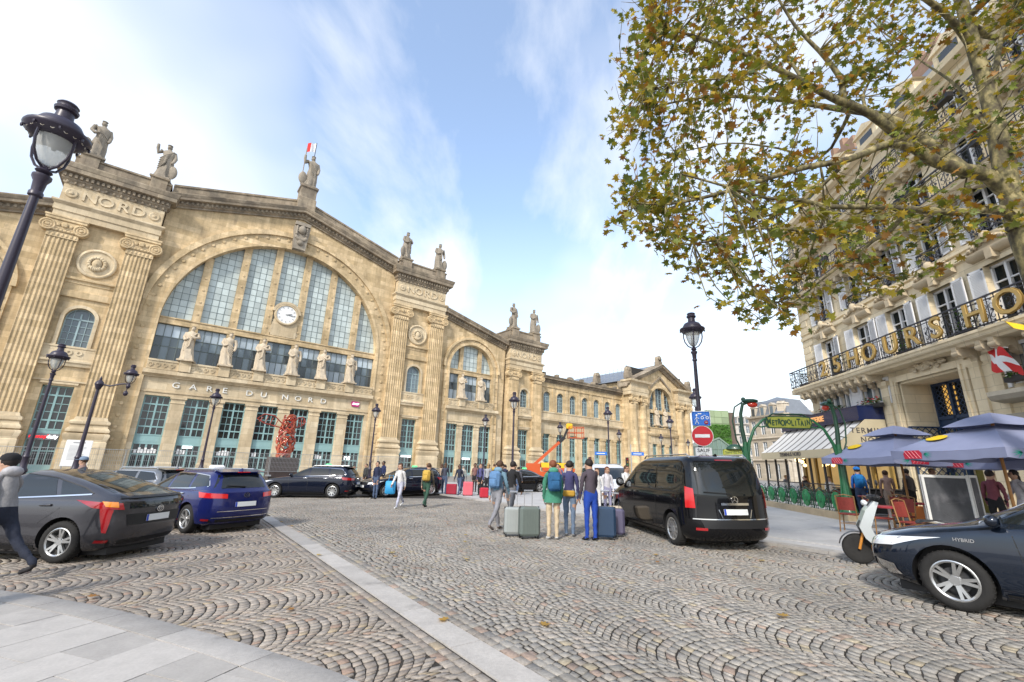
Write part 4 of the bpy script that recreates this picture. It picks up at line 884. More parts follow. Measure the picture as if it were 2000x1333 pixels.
for x in np.arange(XL+.4, XR, .62): b.box(x-.1, x+.1, -.42, 0, 12.3, 12.56)
for x in np.arange(XL+.4, XR, .5): b.box(x-.08, x+.08, -.32, 0, 14.95, 15.16)
o = H_(b, 'bracket', CREAM_D); o['kind'] = 'stuff'
# cornice and mansard
b = MB(); b.strip(XL-.1, XR, 0, [(0, 0), (.15, .1), (.15, .3), (.5, .45), (.55, .7), (.1, .75)], 1.0, 17.3); H_(b, 'cornice')
b = MB(); b.prism([(.3, 18.0), (1.3, 20.2), (6, 21.2), (10, 21.2), (10, 18.0)], XL+.2, XR, 'yz'); H_(b, 'roof', ROOF)
for x in WC:
    b = MB(); b.box(x-.75, x+.75, .45, 2, 18.1, 19.6); b.prism([(x-.9, 19.6), (x+.9, 19.6), (x, 20.1)], .35, 2); d = H_(b, 'dormer', CREAM); MB().box(x-.45, x+.45, .42, .46, 18.3, 19.4).build('glass', GLASS_D, d)
for x in (-27, -19.5, -12, -4): H_(MB().box(x-1.3, x+1.3, 3, 4, 19, 23).box(x-1.2, x-.9, 3.2, 3.6, 23, 23.8).box(x-.2, x+.1, 3.2, 3.6, 23, 23.8), 'chimney', mat('brick_chimney', (.30, .19, .13), .9, var=.2))
# windows and shutters
def hwin(hw, z0, z1):
    f = MB(); f.box(-hw, -hw+.07, -.04, .06, z0, z1); f.box(hw-.07, hw, -.04, .06, z0, z1); f.box(-hw, hw, -.04, .06, z1-.08, z1); f.box(-hw, hw, -.04, .06, z0, z0+.1); f.box(-.05, .05, -.06, .06, z0, z1); f.box(-hw, hw, -.03, .05, z0+(z1-z0)*.72, z0+(z1-z0)*.72+.05)
    g = MB(); g.box(-hw, hw, .05, .07, z0, z1); c = MB()
    c.box(-hw, -hw*.45, .2, .24, z0, z1); c.box(hw*.5, hw, .2, .24, z0, z1)
    return f.mesh('window', SHUT), g.mesh('glass', mat('hotel_glass', (.03, .04, .04), .05, spec=.9, trans=.6, ior=1.2)), c.mesh('curtain', CURT)
def shutter(w, z0, z1):
    s = MB(); s.box(0, .07, -.03, .02, z0, z1); s.box(w-.07, w, -.03, .02, z0, z1)
    for z in (z0, (z0+z1)/2-.04, z1-.08): s.box(0, w, -.03, .02, z, z+.09)
    z = z0+.12
    while z < z1-.1: s.add([(.06, -.032, z-.02), (w-.06, -.032, z-.02), (w-.06, .0, z+.035), (.06, .0, z+.035)], [(0, 1, 2, 3)]); s.add([(.06, .026, z-.02), (w-.06, .026, z-.02), (w-.06, -.003, z+.035), (.06, -.003, z+.035)], [(0, 1, 2, 3)]); z += .06
    s.add([(.06, .0, z0), (w-.06, .0, z0), (w-.06, .0, z1), (.06, .0, z1)], [(0, 1, 2, 3)])
    return s.mesh('shutter', SHUT)
WM = [hwin(hw, a+.02, b-.02) for a, b, hw in FL]; SM = [shutter(hw, a, b-.04) for a, b, hw in FL]
def ironwork(x0, x1, h, y=0., dense=.30):
    """scrolled railing panel"""
    b = MB(); b.box(x0, x1, y-.035, y+.035, h-.05, h); b.box(x0, x1, y-.02, y+.02, .06, .10); b.box(x0, x1, y-.015, y+.015, h*.84, h*.84+.025)
    n = max(1, round((x1-x0)/dense)); w = (x1-x0)/n
    for i in range(n+1): b.box(x0+w*i-.011, x0+w*i+.011, y-.011, y+.011, 0, h)
    def sc(cx, cz, r, a0, t, s=1):
        pts = [(cx+s*r*(1-.7*k/9)*cos(a0+t*k/9), y, cz+r*(1-.7*k/9)*sin(a0+t*k/9)) for k in range(10)]; b.tube(pts, .012, 4, False)
    for i in range(n):
        cx = x0+w*(i+.5); s = 1 if i % 2 else -1
        sc(cx, h*.62, w*.42, -pi/2, 5.2, s); sc(cx, h*.28, w*.42, pi/2, 5.2, -s); sc(cx, h*.45, w*.25, 0, 6, s)
        b.ball((cx, y, h*.45), (.035, .02, .06), 6); b.ball((cx, y, h*.12), (.04, .02, .05), 5)
    return b
SHL = .53
for i, x in enumerate(WC):
    for f, (a, b_, hw) in enumerate(FL):
        w = inst('window', WM[f][0], HB, (x, .22, 0)); inst('glass', WM[f][1], w); inst('curtain', WM[f][2], w)
        for s in (-1, 1):
            if f < 2: inst('shutter', SM[f], HB, (x+s*(hw+.02), -.04, 0), (0, 0, (0 if s > 0 else pi)+s*-random.uniform(.05, .22)))
    b = MB(); fr = MB()
    for z0, z1, hw in FL[:2]: fr.box(x-hw-.16, x-hw-.001, -.05, .1, z0, z1+.16); fr.box(x+hw+.001, x+hw+.16, -.05, .1, z0, z1+.16); fr.box(x-hw, x+hw, -.05, .1, z1, z1+.16)
    H_(fr, 'window_surround')
    # carved pediment over the balcony windows
    b.strip(x-.95, x+.95, 0, [(0, 0), (.2, .06), (.28, .2), (.28, .28), (0, .32)], .2, 9.72); b.prism([(x-1.0, 10.03), (x+1.0, 10.03), (x+.75, 10.28), (x+.3, 10.5), (x, 10.58), (x-.3, 10.5), (x-.75, 10.28)], -.14, .1)
    for k in range(9): t = -1+2*k/8; b.ball((x+t*.72, -.18, 10.15+.26*(1-abs(t))), (.11, .12, .1), 6)
    b.ball((x, -.24, 10.42), (.2, .16, .24), 8); b.box(x-.13, x+.13, -.3, 0, 9.55, 9.95)
    for s in (-1, 1): b.tube([(x+s*.9, -.2, 10.08), (x+s*.7, -.2, 10.3), (x+s*.45, -.2, 10.26), (x+s*.5, -.2, 10.15)], .05, 6); b.prism([(-.25, 0), (-.25, -.2), (-.08, -.5), (0, -.5), (0, 0)], x+s*.82-.08, x+s*.82+.08, 'yz') if False else None
    H_(b, 'pediment', CREAM_D, 45)
    r = ironwork(-hw-.05, .6, .55, 0, .26); o = r.build('window_railing', IRON, HB); o.location = (x, -.12, 10.62)
RP = [(XL-.4, -26.2)]+[(-26.2+2.6*k, -23.6+2.6*k) for k in range(11)]
rm = ironwork(0, 2.6, 1.08, 0, .29).mesh('balcony_railing', IRON); rm0 = ironwork(0, RP[0][1]-RP[0][0], 1.08, 0, .29).mesh('balcony_railing', IRON)
for k, (a, b_) in enumerate(RP):
    for z, y, sc in ((6.95, -.9, 1.0), (12.85, -.6, .95), (15.45, -.5, .85)): inst('balcony_railing', rm0 if k == 0 else rm, HB, (a, y, z), scale=(1, 1, sc))
es = ironwork(0, 1.6, 1.08, 0, .29).mesh('balcony_railing', IRON)
for z, y in ((6.95, -.9), (12.85, -.6)): inst('balcony_railing', es, HB, (XL-.4, y, z), (0, 0, pi/2))
# hotel name on the balcony
for ch, s in (('2', 25.94), ('5', 24.67), ('H', 23.35), ('O', 22.15), ('U', 20.70), ('R', 19.46), ('S', 18.22), ('H', 16.53), ('O', 15.30), ('T', 14.15), ('E', 13.1), ('L', 12.05)):
    L = text(ch, 1.2, GOLD, 'letter', HB, (-s, -1.02, 7.46), ext=.02, bold=.0, sx=1.1)
    e = text(ch, 1.2, GOLD_D, 'letter_back', L, (0, 0, 0), (0, 0, 0), ext=.015, bold=.028); e.location = (0, 0, -.04)
# entresol
for x0, x1, z0, z1 in ent:
    n = max(3, round((x1-x0)/.55)); f = MB(); w = (x1-x0)/n; f.box(x0, x1, .1, .2, z1-.1, z1); f.box(x0, x1, .1, .2, z0, z0+.1)
    for k in range(n+1): f.box(x0+w*k-.05, x0+w*k+.05, .08, .2, z0, z1)
    f.box(x0-.15, x1+.15, -.06, .1, z1, z1+.12); f.box(x0-.14, x0, -.06, .1, z0-.1, z1); f.box(x1, x1+.14, -.06, .1, z0-.1, z1)
    o = H_(f, 'window', SHUT)
    MB().box(x0, x1, .18, .2, z0, z1).build('glass', GLASS_M, o); 
    for k in range(n):
        if random.random() < .5: MB().box(x0+w*k+.06, x0+w*(k+.5), .16, .175, z0+.1, z1-.1).build('curtain', mat('cream_curtain', (.42, .37, .30), .8, rnd=.15), o)
f = MB(); f.box(-25.5, -24.7, -.04, .02, 5.2, 6.35); f.box(-25.4, -24.8, -.06, -.04, 5.3, 5.75); f.box(-25.4, -24.8, -.06, -.04, 5.85, 6.28); H_(f, 'wall_panel', SHUT)
def planter(x0, x1, y, z, fl=True, m=HB, h=.35):
    b = MB(); b.box(x0, x1, y-.12, y+.12, z, z+.2); o = b.build('flower_box', BLACK, m); r = random.Random(int(x0*77)); g, q = MB(), MB()
    for k in range(int((x1-x0)*90)):
        c = (r.uniform(x0-.05, x1+.05), y+r.uniform(-.2, .15), z+.15+r.random()*h); a = r.uniform(0, 6.3); s = r.uniform(.05, .09); t = q if fl and r.random() < .22 and c[2] > z+.28 else g
        t.add([(c[0]+s*cos(a), c[1]+s*sin(a), c[2]-s*.3), (c[0]-s*sin(a)*.6, c[1]+s*cos(a)*.6, c[2]+s*.4), (c[0]-s*cos(a), c[1]-s*sin(a), c[2]+s*.5), (c[0]+s*sin(a)*.6, c[1]-s*cos(a)*.6, c[2]-s*.1)], [(0, 1, 2, 3)])
    g.build('foliage', GREEN1, o)
    if q.v: q.build('flower', RED_F, o)
    return o
planter(-28.2, -26.0, -.25, 5.0); planter(-24.4, -22.9, -.35, 5.0); planter(-16.7, -15.4, -.35, 5.0)
for x in (-28.6, -25.1, -20.4, -17.4, -13.0): planter(x-.35, x+.35, -.65, 6.95, False, h=.95)
for x, z in ((-25, 12.85), (-22.5, 12.85), (-18.6, 12.85), (-14.8, 12.85), (-16, 15.45), (-27.8, 12.85)): planter(x-.5, x+.5, -.66, z+.75)
# entrance portal
b = MB(); b.box(-22.45, -22.1, -.12, .2, -.4, 6.02); b.box(-18.75, -18.4, -.12, .2, -.4, 6.02); b.box(-22.45, -18.4, -.12, .2, 6.02, 6.3); b.box(-22.3, -22.17, -.18, -.12, -.4, 6.1); b.box(-18.68, -18.55, -.18, -.12, -.4, 6.1)
for x in (-18.1, -17.35, -22.9): b.moulding(x-.22, x+.22, -.1, .1, [(.05, -.4), (.05, .8), (0, .9), (0, 5.9), (.08, 6.0), (.08, 6.2)])
H_(b, 'portal')
b = MB(); b.box(-22.11, -22.0, .05, 1.55, -.4, 6.02); b.box(-18.85, -18.74, .05, 1.55, -.4, 6.02); b.box(-22.1, -18.75, .05, 1.55, 5.92, 6.03); H_(b, 'portal_reveal')
b = MB(); b.box(-21.1, -19.3, -.16, 0, 6.3, 6.54)
r = random.Random(5)
for k in range(46): b.ball((-20.2+r.gauss(0, .42), -.17-r.random()*.1, 6.42+r.gauss(0, .07)), (r.uniform(.06, .15), .08, r.uniform(.05, .12)), 6)
H_(b, 'carved_panel', CREAM_D, 50)
# door screen with lattice
fr = MB(); DB = mat('door_blue', (.03, .055, .11), .4)
for x in (-22.0, -21.1, -19.75, -18.85): fr.box(x-.07, x+.07, 1.3, 1.45, -.4, 5.95)
for z in (3.95, 4.35, 5.88): fr.box(-22.0, -18.85, 1.3, 1.45, z-.07, z+.07)
fr.box(-22.0, -18.85, 1.36, 1.42, 4.0, 4.35)
dr = H_(fr, 'entrance_door', DB)
b = MB()
for k in range(26):
    for s in (-1, 1):
        x0 = -22.0+k*.25-(2.0 if s > 0 else 0); xa, xb = (x0, x0+1.5) if s > 0 else (x0, x0-1.5); za, zb = 4.42, 5.85
        for (p, q, z0, z1) in ((xa, xb, za, zb),):
            t0 = max(0, min(1, ((-22.0-p)/(q-p) if s > 0 else (-18.85-p)/(q-p)))); t1 = max(0, min(1, ((-18.85-p)/(q-p) if s > 0 else (-22.0-p)/(q-p))))
            if t1-t0 > .05: b.bar((p+(q-p)*t0, 1.36, z0+(z1-z0)*t0), (p+(q-p)*t1, 1.36, z0+(z1-z0)*t1), .025)
b.build('lattice', DB, dr)
b = MB().box(-22, -18.85, 1.5, 1.52, 4.4, 5.9); b.build('glass', GLASS_D, dr)
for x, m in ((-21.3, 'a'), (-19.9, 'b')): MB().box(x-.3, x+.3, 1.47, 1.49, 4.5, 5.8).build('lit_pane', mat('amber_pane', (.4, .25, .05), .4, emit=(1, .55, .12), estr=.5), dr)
b = MB(); b.box(-21.0, -20.5, 1.5, 1.55, 0, 3.9); b.build('open_leaf', mat('olive_door', (.16, .13, .03), .5), dr)
def lattice(x0, x1, y, z0, z1, step=.28, along='x', x=0):
    b = MB(); L = x1-x0; Hh = z1-z0; p = lambda u, z: (u, y, z) if along == 'x' else (x, u, z)
    for k in range(int((L+Hh)/step)+1):
        d = k*step
        a0 = (x0+d, z0) if d <= L else (x1, z0+d-L); a1 = (x0, z0+d) if d <= Hh else (x0+d-Hh, z1); b.bar(p(*a0), p(*a1), .025)
        c0 = (x1-d, z0) if d <= L else (x0, z0+d-L); c1 = (x1, z0+d) if d <= Hh else (x1-d+Hh, z1); b.bar(p(*c0), p(*c1), .025)
    for a, c in (((x0, z0), (x1, z0)), ((x1, z0), (x1, z1)), ((x1, z1), (x0, z1)), ((x0, z1), (x0, z0))): b.bar(p(*a), p(*c), .06)
    return b
lattice(-.05, 1.3, 0, .1, 3.95, .3, 'y', -21.92).build('lattice_gate', DB, HB); lattice(-22.0, -21.15, 1.2, .1, 3.95, .3).build('lattice_gate', DB, HB)
# right of the door: white lower wall, small marquee ledge, red sign, flag
H_(MB().box(-16.9, -8, -.02, 0, .1, 3.4), 'white_panel', mat('white_render', (.66, .66, .65), .7, var=.05))
b = MB(); b.strip(-17.3, -8, 0, [(0, 0), (.5, .1), (.6, .25), (.6, .4), (.2, .45)], .2, 4.35); b.strip(-17.0, -8, 0, [(.0, 0), (.35, .02), (.42, .2), (0, .25)], .2, 3.75); H_(b, 'shop_ledge', mat('ledge_grey', (.34, .31, .25), .8, var=.15))
o = ironwork(-16.9, -15.2, .5, -.35, .25); H_(o, 'window_railing', IRON)
sg = H_(MB().box(-16.75, -16.0, -.12, -.05, 1.55, 2.05), 'wall_sign', mat('sign_red', (.45, .02, .03), .4)); text('V', .3, LITW, 'letter', sg, (-16.4, -.13, 1.8), ext=.005)
text('10', .22, BLACK, 'house_number', HB, (-17.3, -.02, 5.6), ext=.01)
# brasserie fascia, awning and glazed terrace
BR = thing('brasserie_terrace', 'glazed brasserie terrace under a cream striped awning with navy fascia', 'cafe terrace', M=HOT)
AX0, AX1 = -31.0, -23.35
b = MB(); b.box(AX0, AX1, -1.2, 0, 4.42, 5.06); b.box(AX0, AX1, -1.25, 0, 4.38, 4.44); b.box(AX0, AX1+.02, -1.22, 0, 5.06, 5.1); fa = b.build('fascia', NAVY, BR)
text('BRASSERIE', .42, mat('orange_lit_letter', (.8, .4, .15), .4, emit=(1.0, .5, .2), estr=.25), 'letter', fa, (-27.3, -1.22, 4.74), ext=.02, bold=.01, space=1.1)
AWN = mat('awning_white', (.64, .62, .58), .8, var=.05, scale=3); AWD = mat('awning_stripe', (.085, .075, .07), .8); AWC = mat('awning_cream', (.50, .43, .29), .8, var=.06, scale=2)
n = 10; Pt = lambda t, x: (x, -.95-1.75*t, 4.42-1.45*t-.06*sin(pi*t))
for k in range(n):
    x0, x1 = AX0+(AX1-AX0)*k/n, AX0+(AX1-AX0)*(k+1)/n; xs_ = x0+(x1-x0)*.80
    for a, c, m in ((x0, xs_, AWN), (xs_, x1, AWD)):
        b = MB(); b.grid([[Pt(t/6, a), Pt(t/6, c)] for t in range(7)]); b.grid([[(p[0], p[1], p[2]-.03) for p in (Pt(t/6, a), Pt(t/6, c))] for t in range(7)]); b.build('awning_stripe', m, BR)
b = MB(); b.box(AX0, AX1, -2.72, -2.68, 2.62, 2.98)
for k in range(24): x = AX0+(AX1-AX0)*k/24; b.box(x+.01, x+(AX1-AX0)/24-.01, -2.715, -2.685, 2.56, 2.63)
va = b.build('valance', AWC, BR); text('TERMINUS NORD', .30, AWD, 'letter', va, (-27.3, -2.74, 2.80), ext=.004, bold=.004)
b = MB(); b.prism([(-.05, 4.42), (-.95, 4.42), (-2.7, 2.95), (-2.7, 2.6), (-.05, 2.6)], AX1, AX1+.03, 'yz'); sp = b.build('side_panel', AWC, BR)
def side_text(s, size, y, z): o = text(s, size, AWD, 'letter', sp, (AX1+.035, y, z), (pi/2, 0, pi/2), ext=.004, bold=.006, space=1.25); return o
side_text('TERMINUS', .36, -.72, 3.86); side_text('NORD', .36, -.72, 3.42); side_text('BRASSERIE', .26, -1.35, 3.0)
b = MB()
for x in np.arange(AX0, AX1+.1, 1.28): b.box(x-.045, x+.045, -2.5, -2.41, .1, 2.95)
for y in (-2.45, -1.2, -.1): b.box(AX1-.05, AX1+.05, y-.045, y+.045, .1, 2.95)
b.box(AX0, AX1, -2.49, -2.42, 1.25, 1.3); b.box(AX0, AX1, -2.49, -2.42, .1, .18); b.box(AX0, AX1, -2.47, -2.43, .1, .5)
b.build('post_frame', BLACK, BR)
b = MB(); b.box(AX0, AX1, -2.46, -2.45, .5, 1.25); b.build('glass', mat('clear_glass', (.9, .95, .93), .02, trans=1.0, spec=.5, ior=1.1, alpha=.25), BR)
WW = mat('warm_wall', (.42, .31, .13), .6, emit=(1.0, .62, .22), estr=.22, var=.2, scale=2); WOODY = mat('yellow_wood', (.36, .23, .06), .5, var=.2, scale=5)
b = MB(); b.box(AX0, AX1-.1, -.25, -.2, .1, 4.2); b.build('back_wall', mat('bistro_wall', (.13, .09, .05), .6, var=.3, scale=2), BR)
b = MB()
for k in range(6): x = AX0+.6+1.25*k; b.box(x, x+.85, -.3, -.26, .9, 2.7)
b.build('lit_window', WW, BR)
b = MB()
for k in range(7): x = AX0+.35+1.25*k; b.box(x-.1, x+.1, -.34, -.25, .1, 3.0)
b.build('wood_post', WOODY, BR)
for k in range(12):
    b = MB(); b.ball((random.uniform(AX0+.5, AX1-.4), random.uniform(-2, -.5), random.uniform(2.2, 2.7)), .1, 10); b.build('lamp_globe', mat('lamp_glow', (1, .8, .4), .4, emit=(1, .72, .3), estr=3.), BR)
fg = thing('hanging_flag', 'red and white cross flag hanging from the hotel wall', 'flag', M=HOT @ Matrix.Translation((-17.3, -.1, 6.45)))
MB().tube([(-1.4, 0, .35), (1.3, -.62, -.36)], .02, 6).build('flag_pole', mat('pale_pole', (.6, .58, .52), .5), fg)
rows = [[(.1+1.15*u+.25*v, -.35-.25*u+.12*sin(5*u+4*v), -.02-.35*u-.95*v+.06*sin(9*u+3*v)) for u in [k/10 for k in range(11)]] for v in [k/8 for k in range(9)]]
f = MB(); f.grid(rows); f.m = [1 if (3 <= i//10 <= 4 or 4 <= i % 10 <= 5) else 0 for i in range(len(f.f))]; f.build('flag_cloth', [MATS['flag_red'], MATS['flag_white']], fg, 60)
fy = thing('yellow_flag', 'yellow flag corner hanging above the red and white flag', 'flag', M=HOT @ Matrix.Translation((-15.6, -1.0, 6.5)))
f = MB(); f.grid([[(.5*u+.2*v, -.1*sin(5*u), .45-.35*u-.3*v) for u in [k/6 for k in range(7)]] for v in (0, .5, 1)]); f.build('flag_cloth', mat('flag_yellow', (.75, .48, .01), .7), fy, 60)
# ---------------------------------------------------------------- buildings behind the square
def block(name, label, cat, x, y, rz, w, d, h, floors, cols, m, roofh=4, roofm=ROOF, z0=0., rd=None):
    t = thing(name, label, cat, (x, y, z0), rz)
    hs = []; fh = h/floors
    for f in range(floors):
        for c in range(cols):
            cx = -w/2+w*(c+.5)/cols; ww = min(.65, w/cols*.3); hs.append(rect(cx-ww, cx+ww, fh*f+fh*.2, fh*f+fh*.86))
    MB().wall(rect(-w/2, w/2, 0, h), hs, 0, .4).build('wall', m, t); MB().box(-w/2, w/2, .42, d, -.5, h-.01).build('wall', m, t)
    b = MB()
    for f in range(1, floors+1): b.strip(-w/2-.05, w/2+.05, 0, [(0, -.1), (.25 if f < floors else .5, -.02), (.25 if f < floors else .6, .12 if f < floors else .3), (0, .3)], .3, fh*f)
    b.build('string_course', m, t)
    g, f_ = MB(), MB(); hx = MB()
    k = w/cols; ww = min(.65, k*.3); wm = MB()
    wm.box(-ww, -ww+.1, -.05, .05, 0, fh*.66); wm.box(ww-.1, ww, -.05, .05, 0, fh*.66); wm.box(-.05, .05, -.05, .05, 0, fh*.66); wm.box(-ww, ww, -.05, .05, fh*.66-.1, fh*.66); wm.box(-ww, ww, -.05, .05, fh*.42, fh*.42+.06); me = wm.mesh('window', SHUT); ge = MB().box(-ww, ww, .06, .09, 0, fh*.66).mesh('glass', GLASS_M)
    for f in range(floors):
        for c in range(cols): o = inst('window', me, t, (-w/2+w*(c+.5)/cols, .2, fh*f+fh*.2)); inst('glass', ge, o)
    if roofh:
        d = rd or d
        MB().add([(-w/2, .2, h+.2), (w/2, .2, h+.2), (w/2, d, h+.2), (-w/2, d, h+.2), (-w/2+1.2, 1.4, h+roofh*.75), (w/2-1.2, 1.4, h+roofh*.75), (w/2-1.2, d-1.4, h+roofh*.75), (-w/2+1.2, d-1.4, h+roofh*.75), (0, d/2, h+roofh)], [(0, 1, 5, 4), (1, 2, 6, 5), (2, 3, 7, 6), (3, 0, 4, 7), (4, 5, 8), (5, 6, 8), (6, 7, 8), (7, 4, 8)]).build('roof', roofm, t)
        for c in range(0, cols):
            x_ = -w/2+w*(c+.5)/cols; q = MB(); q.box(x_-.7, x_+.7, .3, 1.5, h+.3, h+2.2); q.prism([(x_-.85, h+2.2), (x_+.85, h+2.2), (x_, h+2.75)], .2, 1.5); dm = q.build('dormer', m, t); MB().box(x_-.4, x_+.4, .26, .3, h+.5, h+2).build('glass', GLASS_M, dm)
    return t
HS = stone_mat('haussmann_stone', (.50, .44, .35), (.45, .39, .30), 1.2, .45, blotch=.1, streak=.14, bump=.1)
HS2 = stone_mat('pale_far_stone', (.52, .49, .44), (.48, .45, .40), 1.2, .45, blotch=.1, streak=.1, bump=.1)
cb_ = block('corner_building', 'tall stone corner building with grey dormer roof behind the metro sign', 'building', 51.9, 89.2, -1.41, 10.6, .7, 12.8, 3, 4, HS, 4.2, rd=6)
block('side_street_building', 'long stone building flank with many windows receding beside the corner building', 'building', 60.35, 90.75, .72, 20, .7, 12.8, 3, 10, HS, 3.0, rd=2.2)
for nm, z0_, z1_, m_, pl in (('wall', -.5, 12.7, HS, [(52.0, 94.3), (53.3, 85.2), (67.3, 97.6), (60, 102)]), ('roof', 12.8, 16.4, ROOF, [(52.9, 94.0), (54.6, 87.4), (66.5, 97.9), (60, 101)])):
    o = MB().prism(pl, z0_, z1_, 'xy').build(nm, m_, cb_); o.matrix_parent_inverse = (Matrix.Translation((51.9, 89.2, 0)) @ Matrix.Rotation(-1.41, 4, 'Z')).inverted()
block('pale_building', 'plain pale building between the brown tower and corner building', 'building', 71.5, 135, 0, 9, 12, 16, 5, 4, HS2, 3)
block('grey_building', 'grey flat roofed building just right of the station gable', 'building', 54.0, 150, 0, 14, 12, 21, 7, 6, HS2, 0)
t = thing('green_wall_building', 'brown tower with pale green panels above a planted wall', 'building', (59.3, 125, 0), .12)
MB().box(-3.6, 3.0, 0, 8, 0, 18.6).build('wall', mat('green_cladding', (.20, .26, .14), .6, var=.15, scale=.6), t)
for i in range(3): 
    for j in range(2): MB().box(-3.5+2.15*i, -1.45+2.15*i, -.08, 0, 15.0+1.75*j, 16.65+1.75*j).build('cladding_panel', mat('cladding_panel', (.25, .31, .18), .5, rnd=.15), t)
MB().box(3.0, 4.6, -.2, 8.2, 0, 18.2).build('end_wall', mat('brown_cladding', (.12, .085, .065), .7, var=.15, scale=2), t)
b = MB(); r = random.Random(3)
for k in range(2600):
    x, z = r.uniform(-3.6, 2.9), 5+9.6*r.random(); 
    if z < 7+x*.4+r.random()*2: continue
    s = r.uniform(.15, .34); a = r.uniform(0, 6.3); b.add([(x+s*cos(a), -.15-r.random()*.5, z+s*sin(a)), (x-s*sin(a)*.7, -.1-r.random()*.4, z+s*cos(a)*.7), (x-s*cos(a), -.3-r.random()*.3, z-s*sin(a))], [(0, 1, 2)])
o = b.build('foliage', mat('wall_plant', (.06, .16, .02), .7, rnd=.2, var=.5, scale=1), t); o['kind'] = 'stuff'
# glass concourse beside the station
t = thing('glass_hall', 'green glazed station hall with sloping roof beyond the stone gable', 'glass hall', (54.5, 116, 0), .1)
b = MB(); g = MB()
for k in range(10): x = -5+10*k/9; zt = 10.2-max(0, x)*.72 if x > 0 else 10.2+x*.4; b.bar((x, 0, 0), (x, 0, zt), .12)
for z in (1.5, 3, 4.5, 6, 7.5): xe = min(5, (10.2-z)/.72); b.bar((-5, 0, z), (xe, 0, z), .1)
b.bar((0, 0, 10.3), (5, 0, 6.7), .3); b.bar((-5, 0, 8.3), (0, 0, 10.3), .3)
b.build('frame', mat('hall_frame', (.22, .30, .24), .5), t); MB().prism([(-5, 0), (5, 0), (5, 6.6), (0, 10.2), (-5, 8.2)], .1, 9).build('glass', mat('hall_glass', (.16, .23, .20), .15, spec=.7), t)
# ---------------------------------------------------------------- plane tree
def bark_mat():
    m = bpy.data.materials.new('plane_bark'); m.use_nodes = True; N, L = m.node_tree.nodes, m.node_tree.links; b = N['Principled BSDF']; b.inputs['Roughness'].default_value = .85
    t = N.new('ShaderNodeTexCoord'); mp = N.new('ShaderNodeMapping'); mp.inputs['Scale'].default_value = (1, 1, .6); L.new(t.outputs['Object'], mp.inputs[0])
    n0 = N.new('ShaderNodeTexNoise'); n0.inputs['Scale'].default_value = 7; n0.inputs['Detail'].default_value = 6; n0.inputs['Roughness'].default_value = .6; L.new(mp.outputs[0], n0.inputs['Vector'])
    r = N.new('ShaderNodeValToRGB'); r.color_ramp.interpolation = 'B_SPLINE'
    E = r.color_ramp.elements; E[0].position = .34; E[0].color = (.055, .042, .025, 1); E[1].position = .66; E[1].color = (.36, .30, .155, 1)
    for p, c in ((.45, (.11, .09, .05, 1)), (.52, (.16, .145, .065, 1)), (.58, (.27, .22, .10, 1))): e = E.new(p); e.color = c
    L.new(n0.outputs['Fac'], r.inputs[0]); L.new(r.outputs[0], b.inputs['Base Color'])
    bp = N.new('ShaderNodeBump'); bp.inputs['Strength'].default_value = .4; bp.inputs['Distance'].default_value = .03; L.new(n0.outputs['Fac'], bp.inputs['Height']); L.new(bp.outputs[0], b.inputs['Normal'])
    return m
def leaf_mat():
    m = bpy.data.materials.new('plane_leaf'); m.use_nodes = True; N, L = m.node_tree.nodes, m.node_tree.links; b = N['Principled BSDF']; o = N['Material Output']
    a = N.new('ShaderNodeAttribute'); a.attribute_name = 'tint'; b.inputs['Roughness'].default_value = .55; L.new(a.outputs['Color'], b.inputs['Base Color'])
    tr = N.new('ShaderNodeBsdfTranslucent'); v = N.new('ShaderNodeVectorMath'); v.operation = 'MULTIPLY'; v.inputs[1].default_value = (1.25, 1.15, .7); L.new(a.outputs['Color'], v.inputs[0]); L.new(v.outputs[0], tr.inputs[0])
    mx = N.new('ShaderNodeMixShader'); mx.inputs[0].default_value = .38; L.new(b.outputs[0], mx.inputs[1]); L.new(tr.outputs[0], mx.inputs[2]); L.new(mx.outputs[0], o.inputs[0])
    return m
BARK, LEAF = bark_mat(), leaf_mat()
EYE = Vector((0, 0, 1.68)); PXF = 857.58
def at(px, py, Y):
    d = _F+_R*((px-1000)/PXF)+_U*((666.5-py)/PXF); return EYE+d*(Y/d.y)
TREE = thing('plane_tree', 'large plane tree with mottled bark and yellowing autumn leaves overhanging the cafe', 'tree', (9.95, 7.3, gz(9.9)))
TO = Vector(TREE.location)
random.seed(11); R = random.random
limbs = []     # (points, radii)
def limb(spec, r0, r1):
    P = [v if isinstance(v, Vector) else at(*v) for v in spec]
    out = []
    for i in range(len(P)-1):
        p0, p1, p2, p3 = P[max(i-1, 0)], P[i], P[i+1], P[min(i+2, len(P)-1)]; n = max(2, int((p2-p1).length/.3))
        for k in range(n):
            t = k/n; out.append(.5*((2*p1)+(p2-p0)*t+(2*p0-5*p1+4*p2-p3)*t*t+(3*p1-p0-3*p2+p3)*t**3))
    out.append(P[-1]); n = len(out); rr = [r0+(r1-r0)*(i/(n-1))**.8 for i in range(n)]
    limbs.append((out, rr)); return out
base = [Vector((9.95, 7.3, gz(9.9)-.1)), Vector((9.92, 7.33, 2.0)), Vector((9.85, 7.4, 4.2))]
tr_ = limb(base+[(2000, 440, 7.5)], .36, .25)
MAIN = limb([(1993, 450, 7.5), (1962, 330, 7.5), (1935, 200, 7.5), (1893, 60, 7.4), (1862, -80, 7.3), (1850, -260, 7.2)], .20, .07)
limb([(1938, 190, 7.5), (1960, 60, 7.8), (2010, -40, 8.2)], .07, .03); limb([(1905, 100, 7.4), (1850, 30, 7.0), (1770, -30, 6.6), (1690, -110, 6.3)], .09, .03)
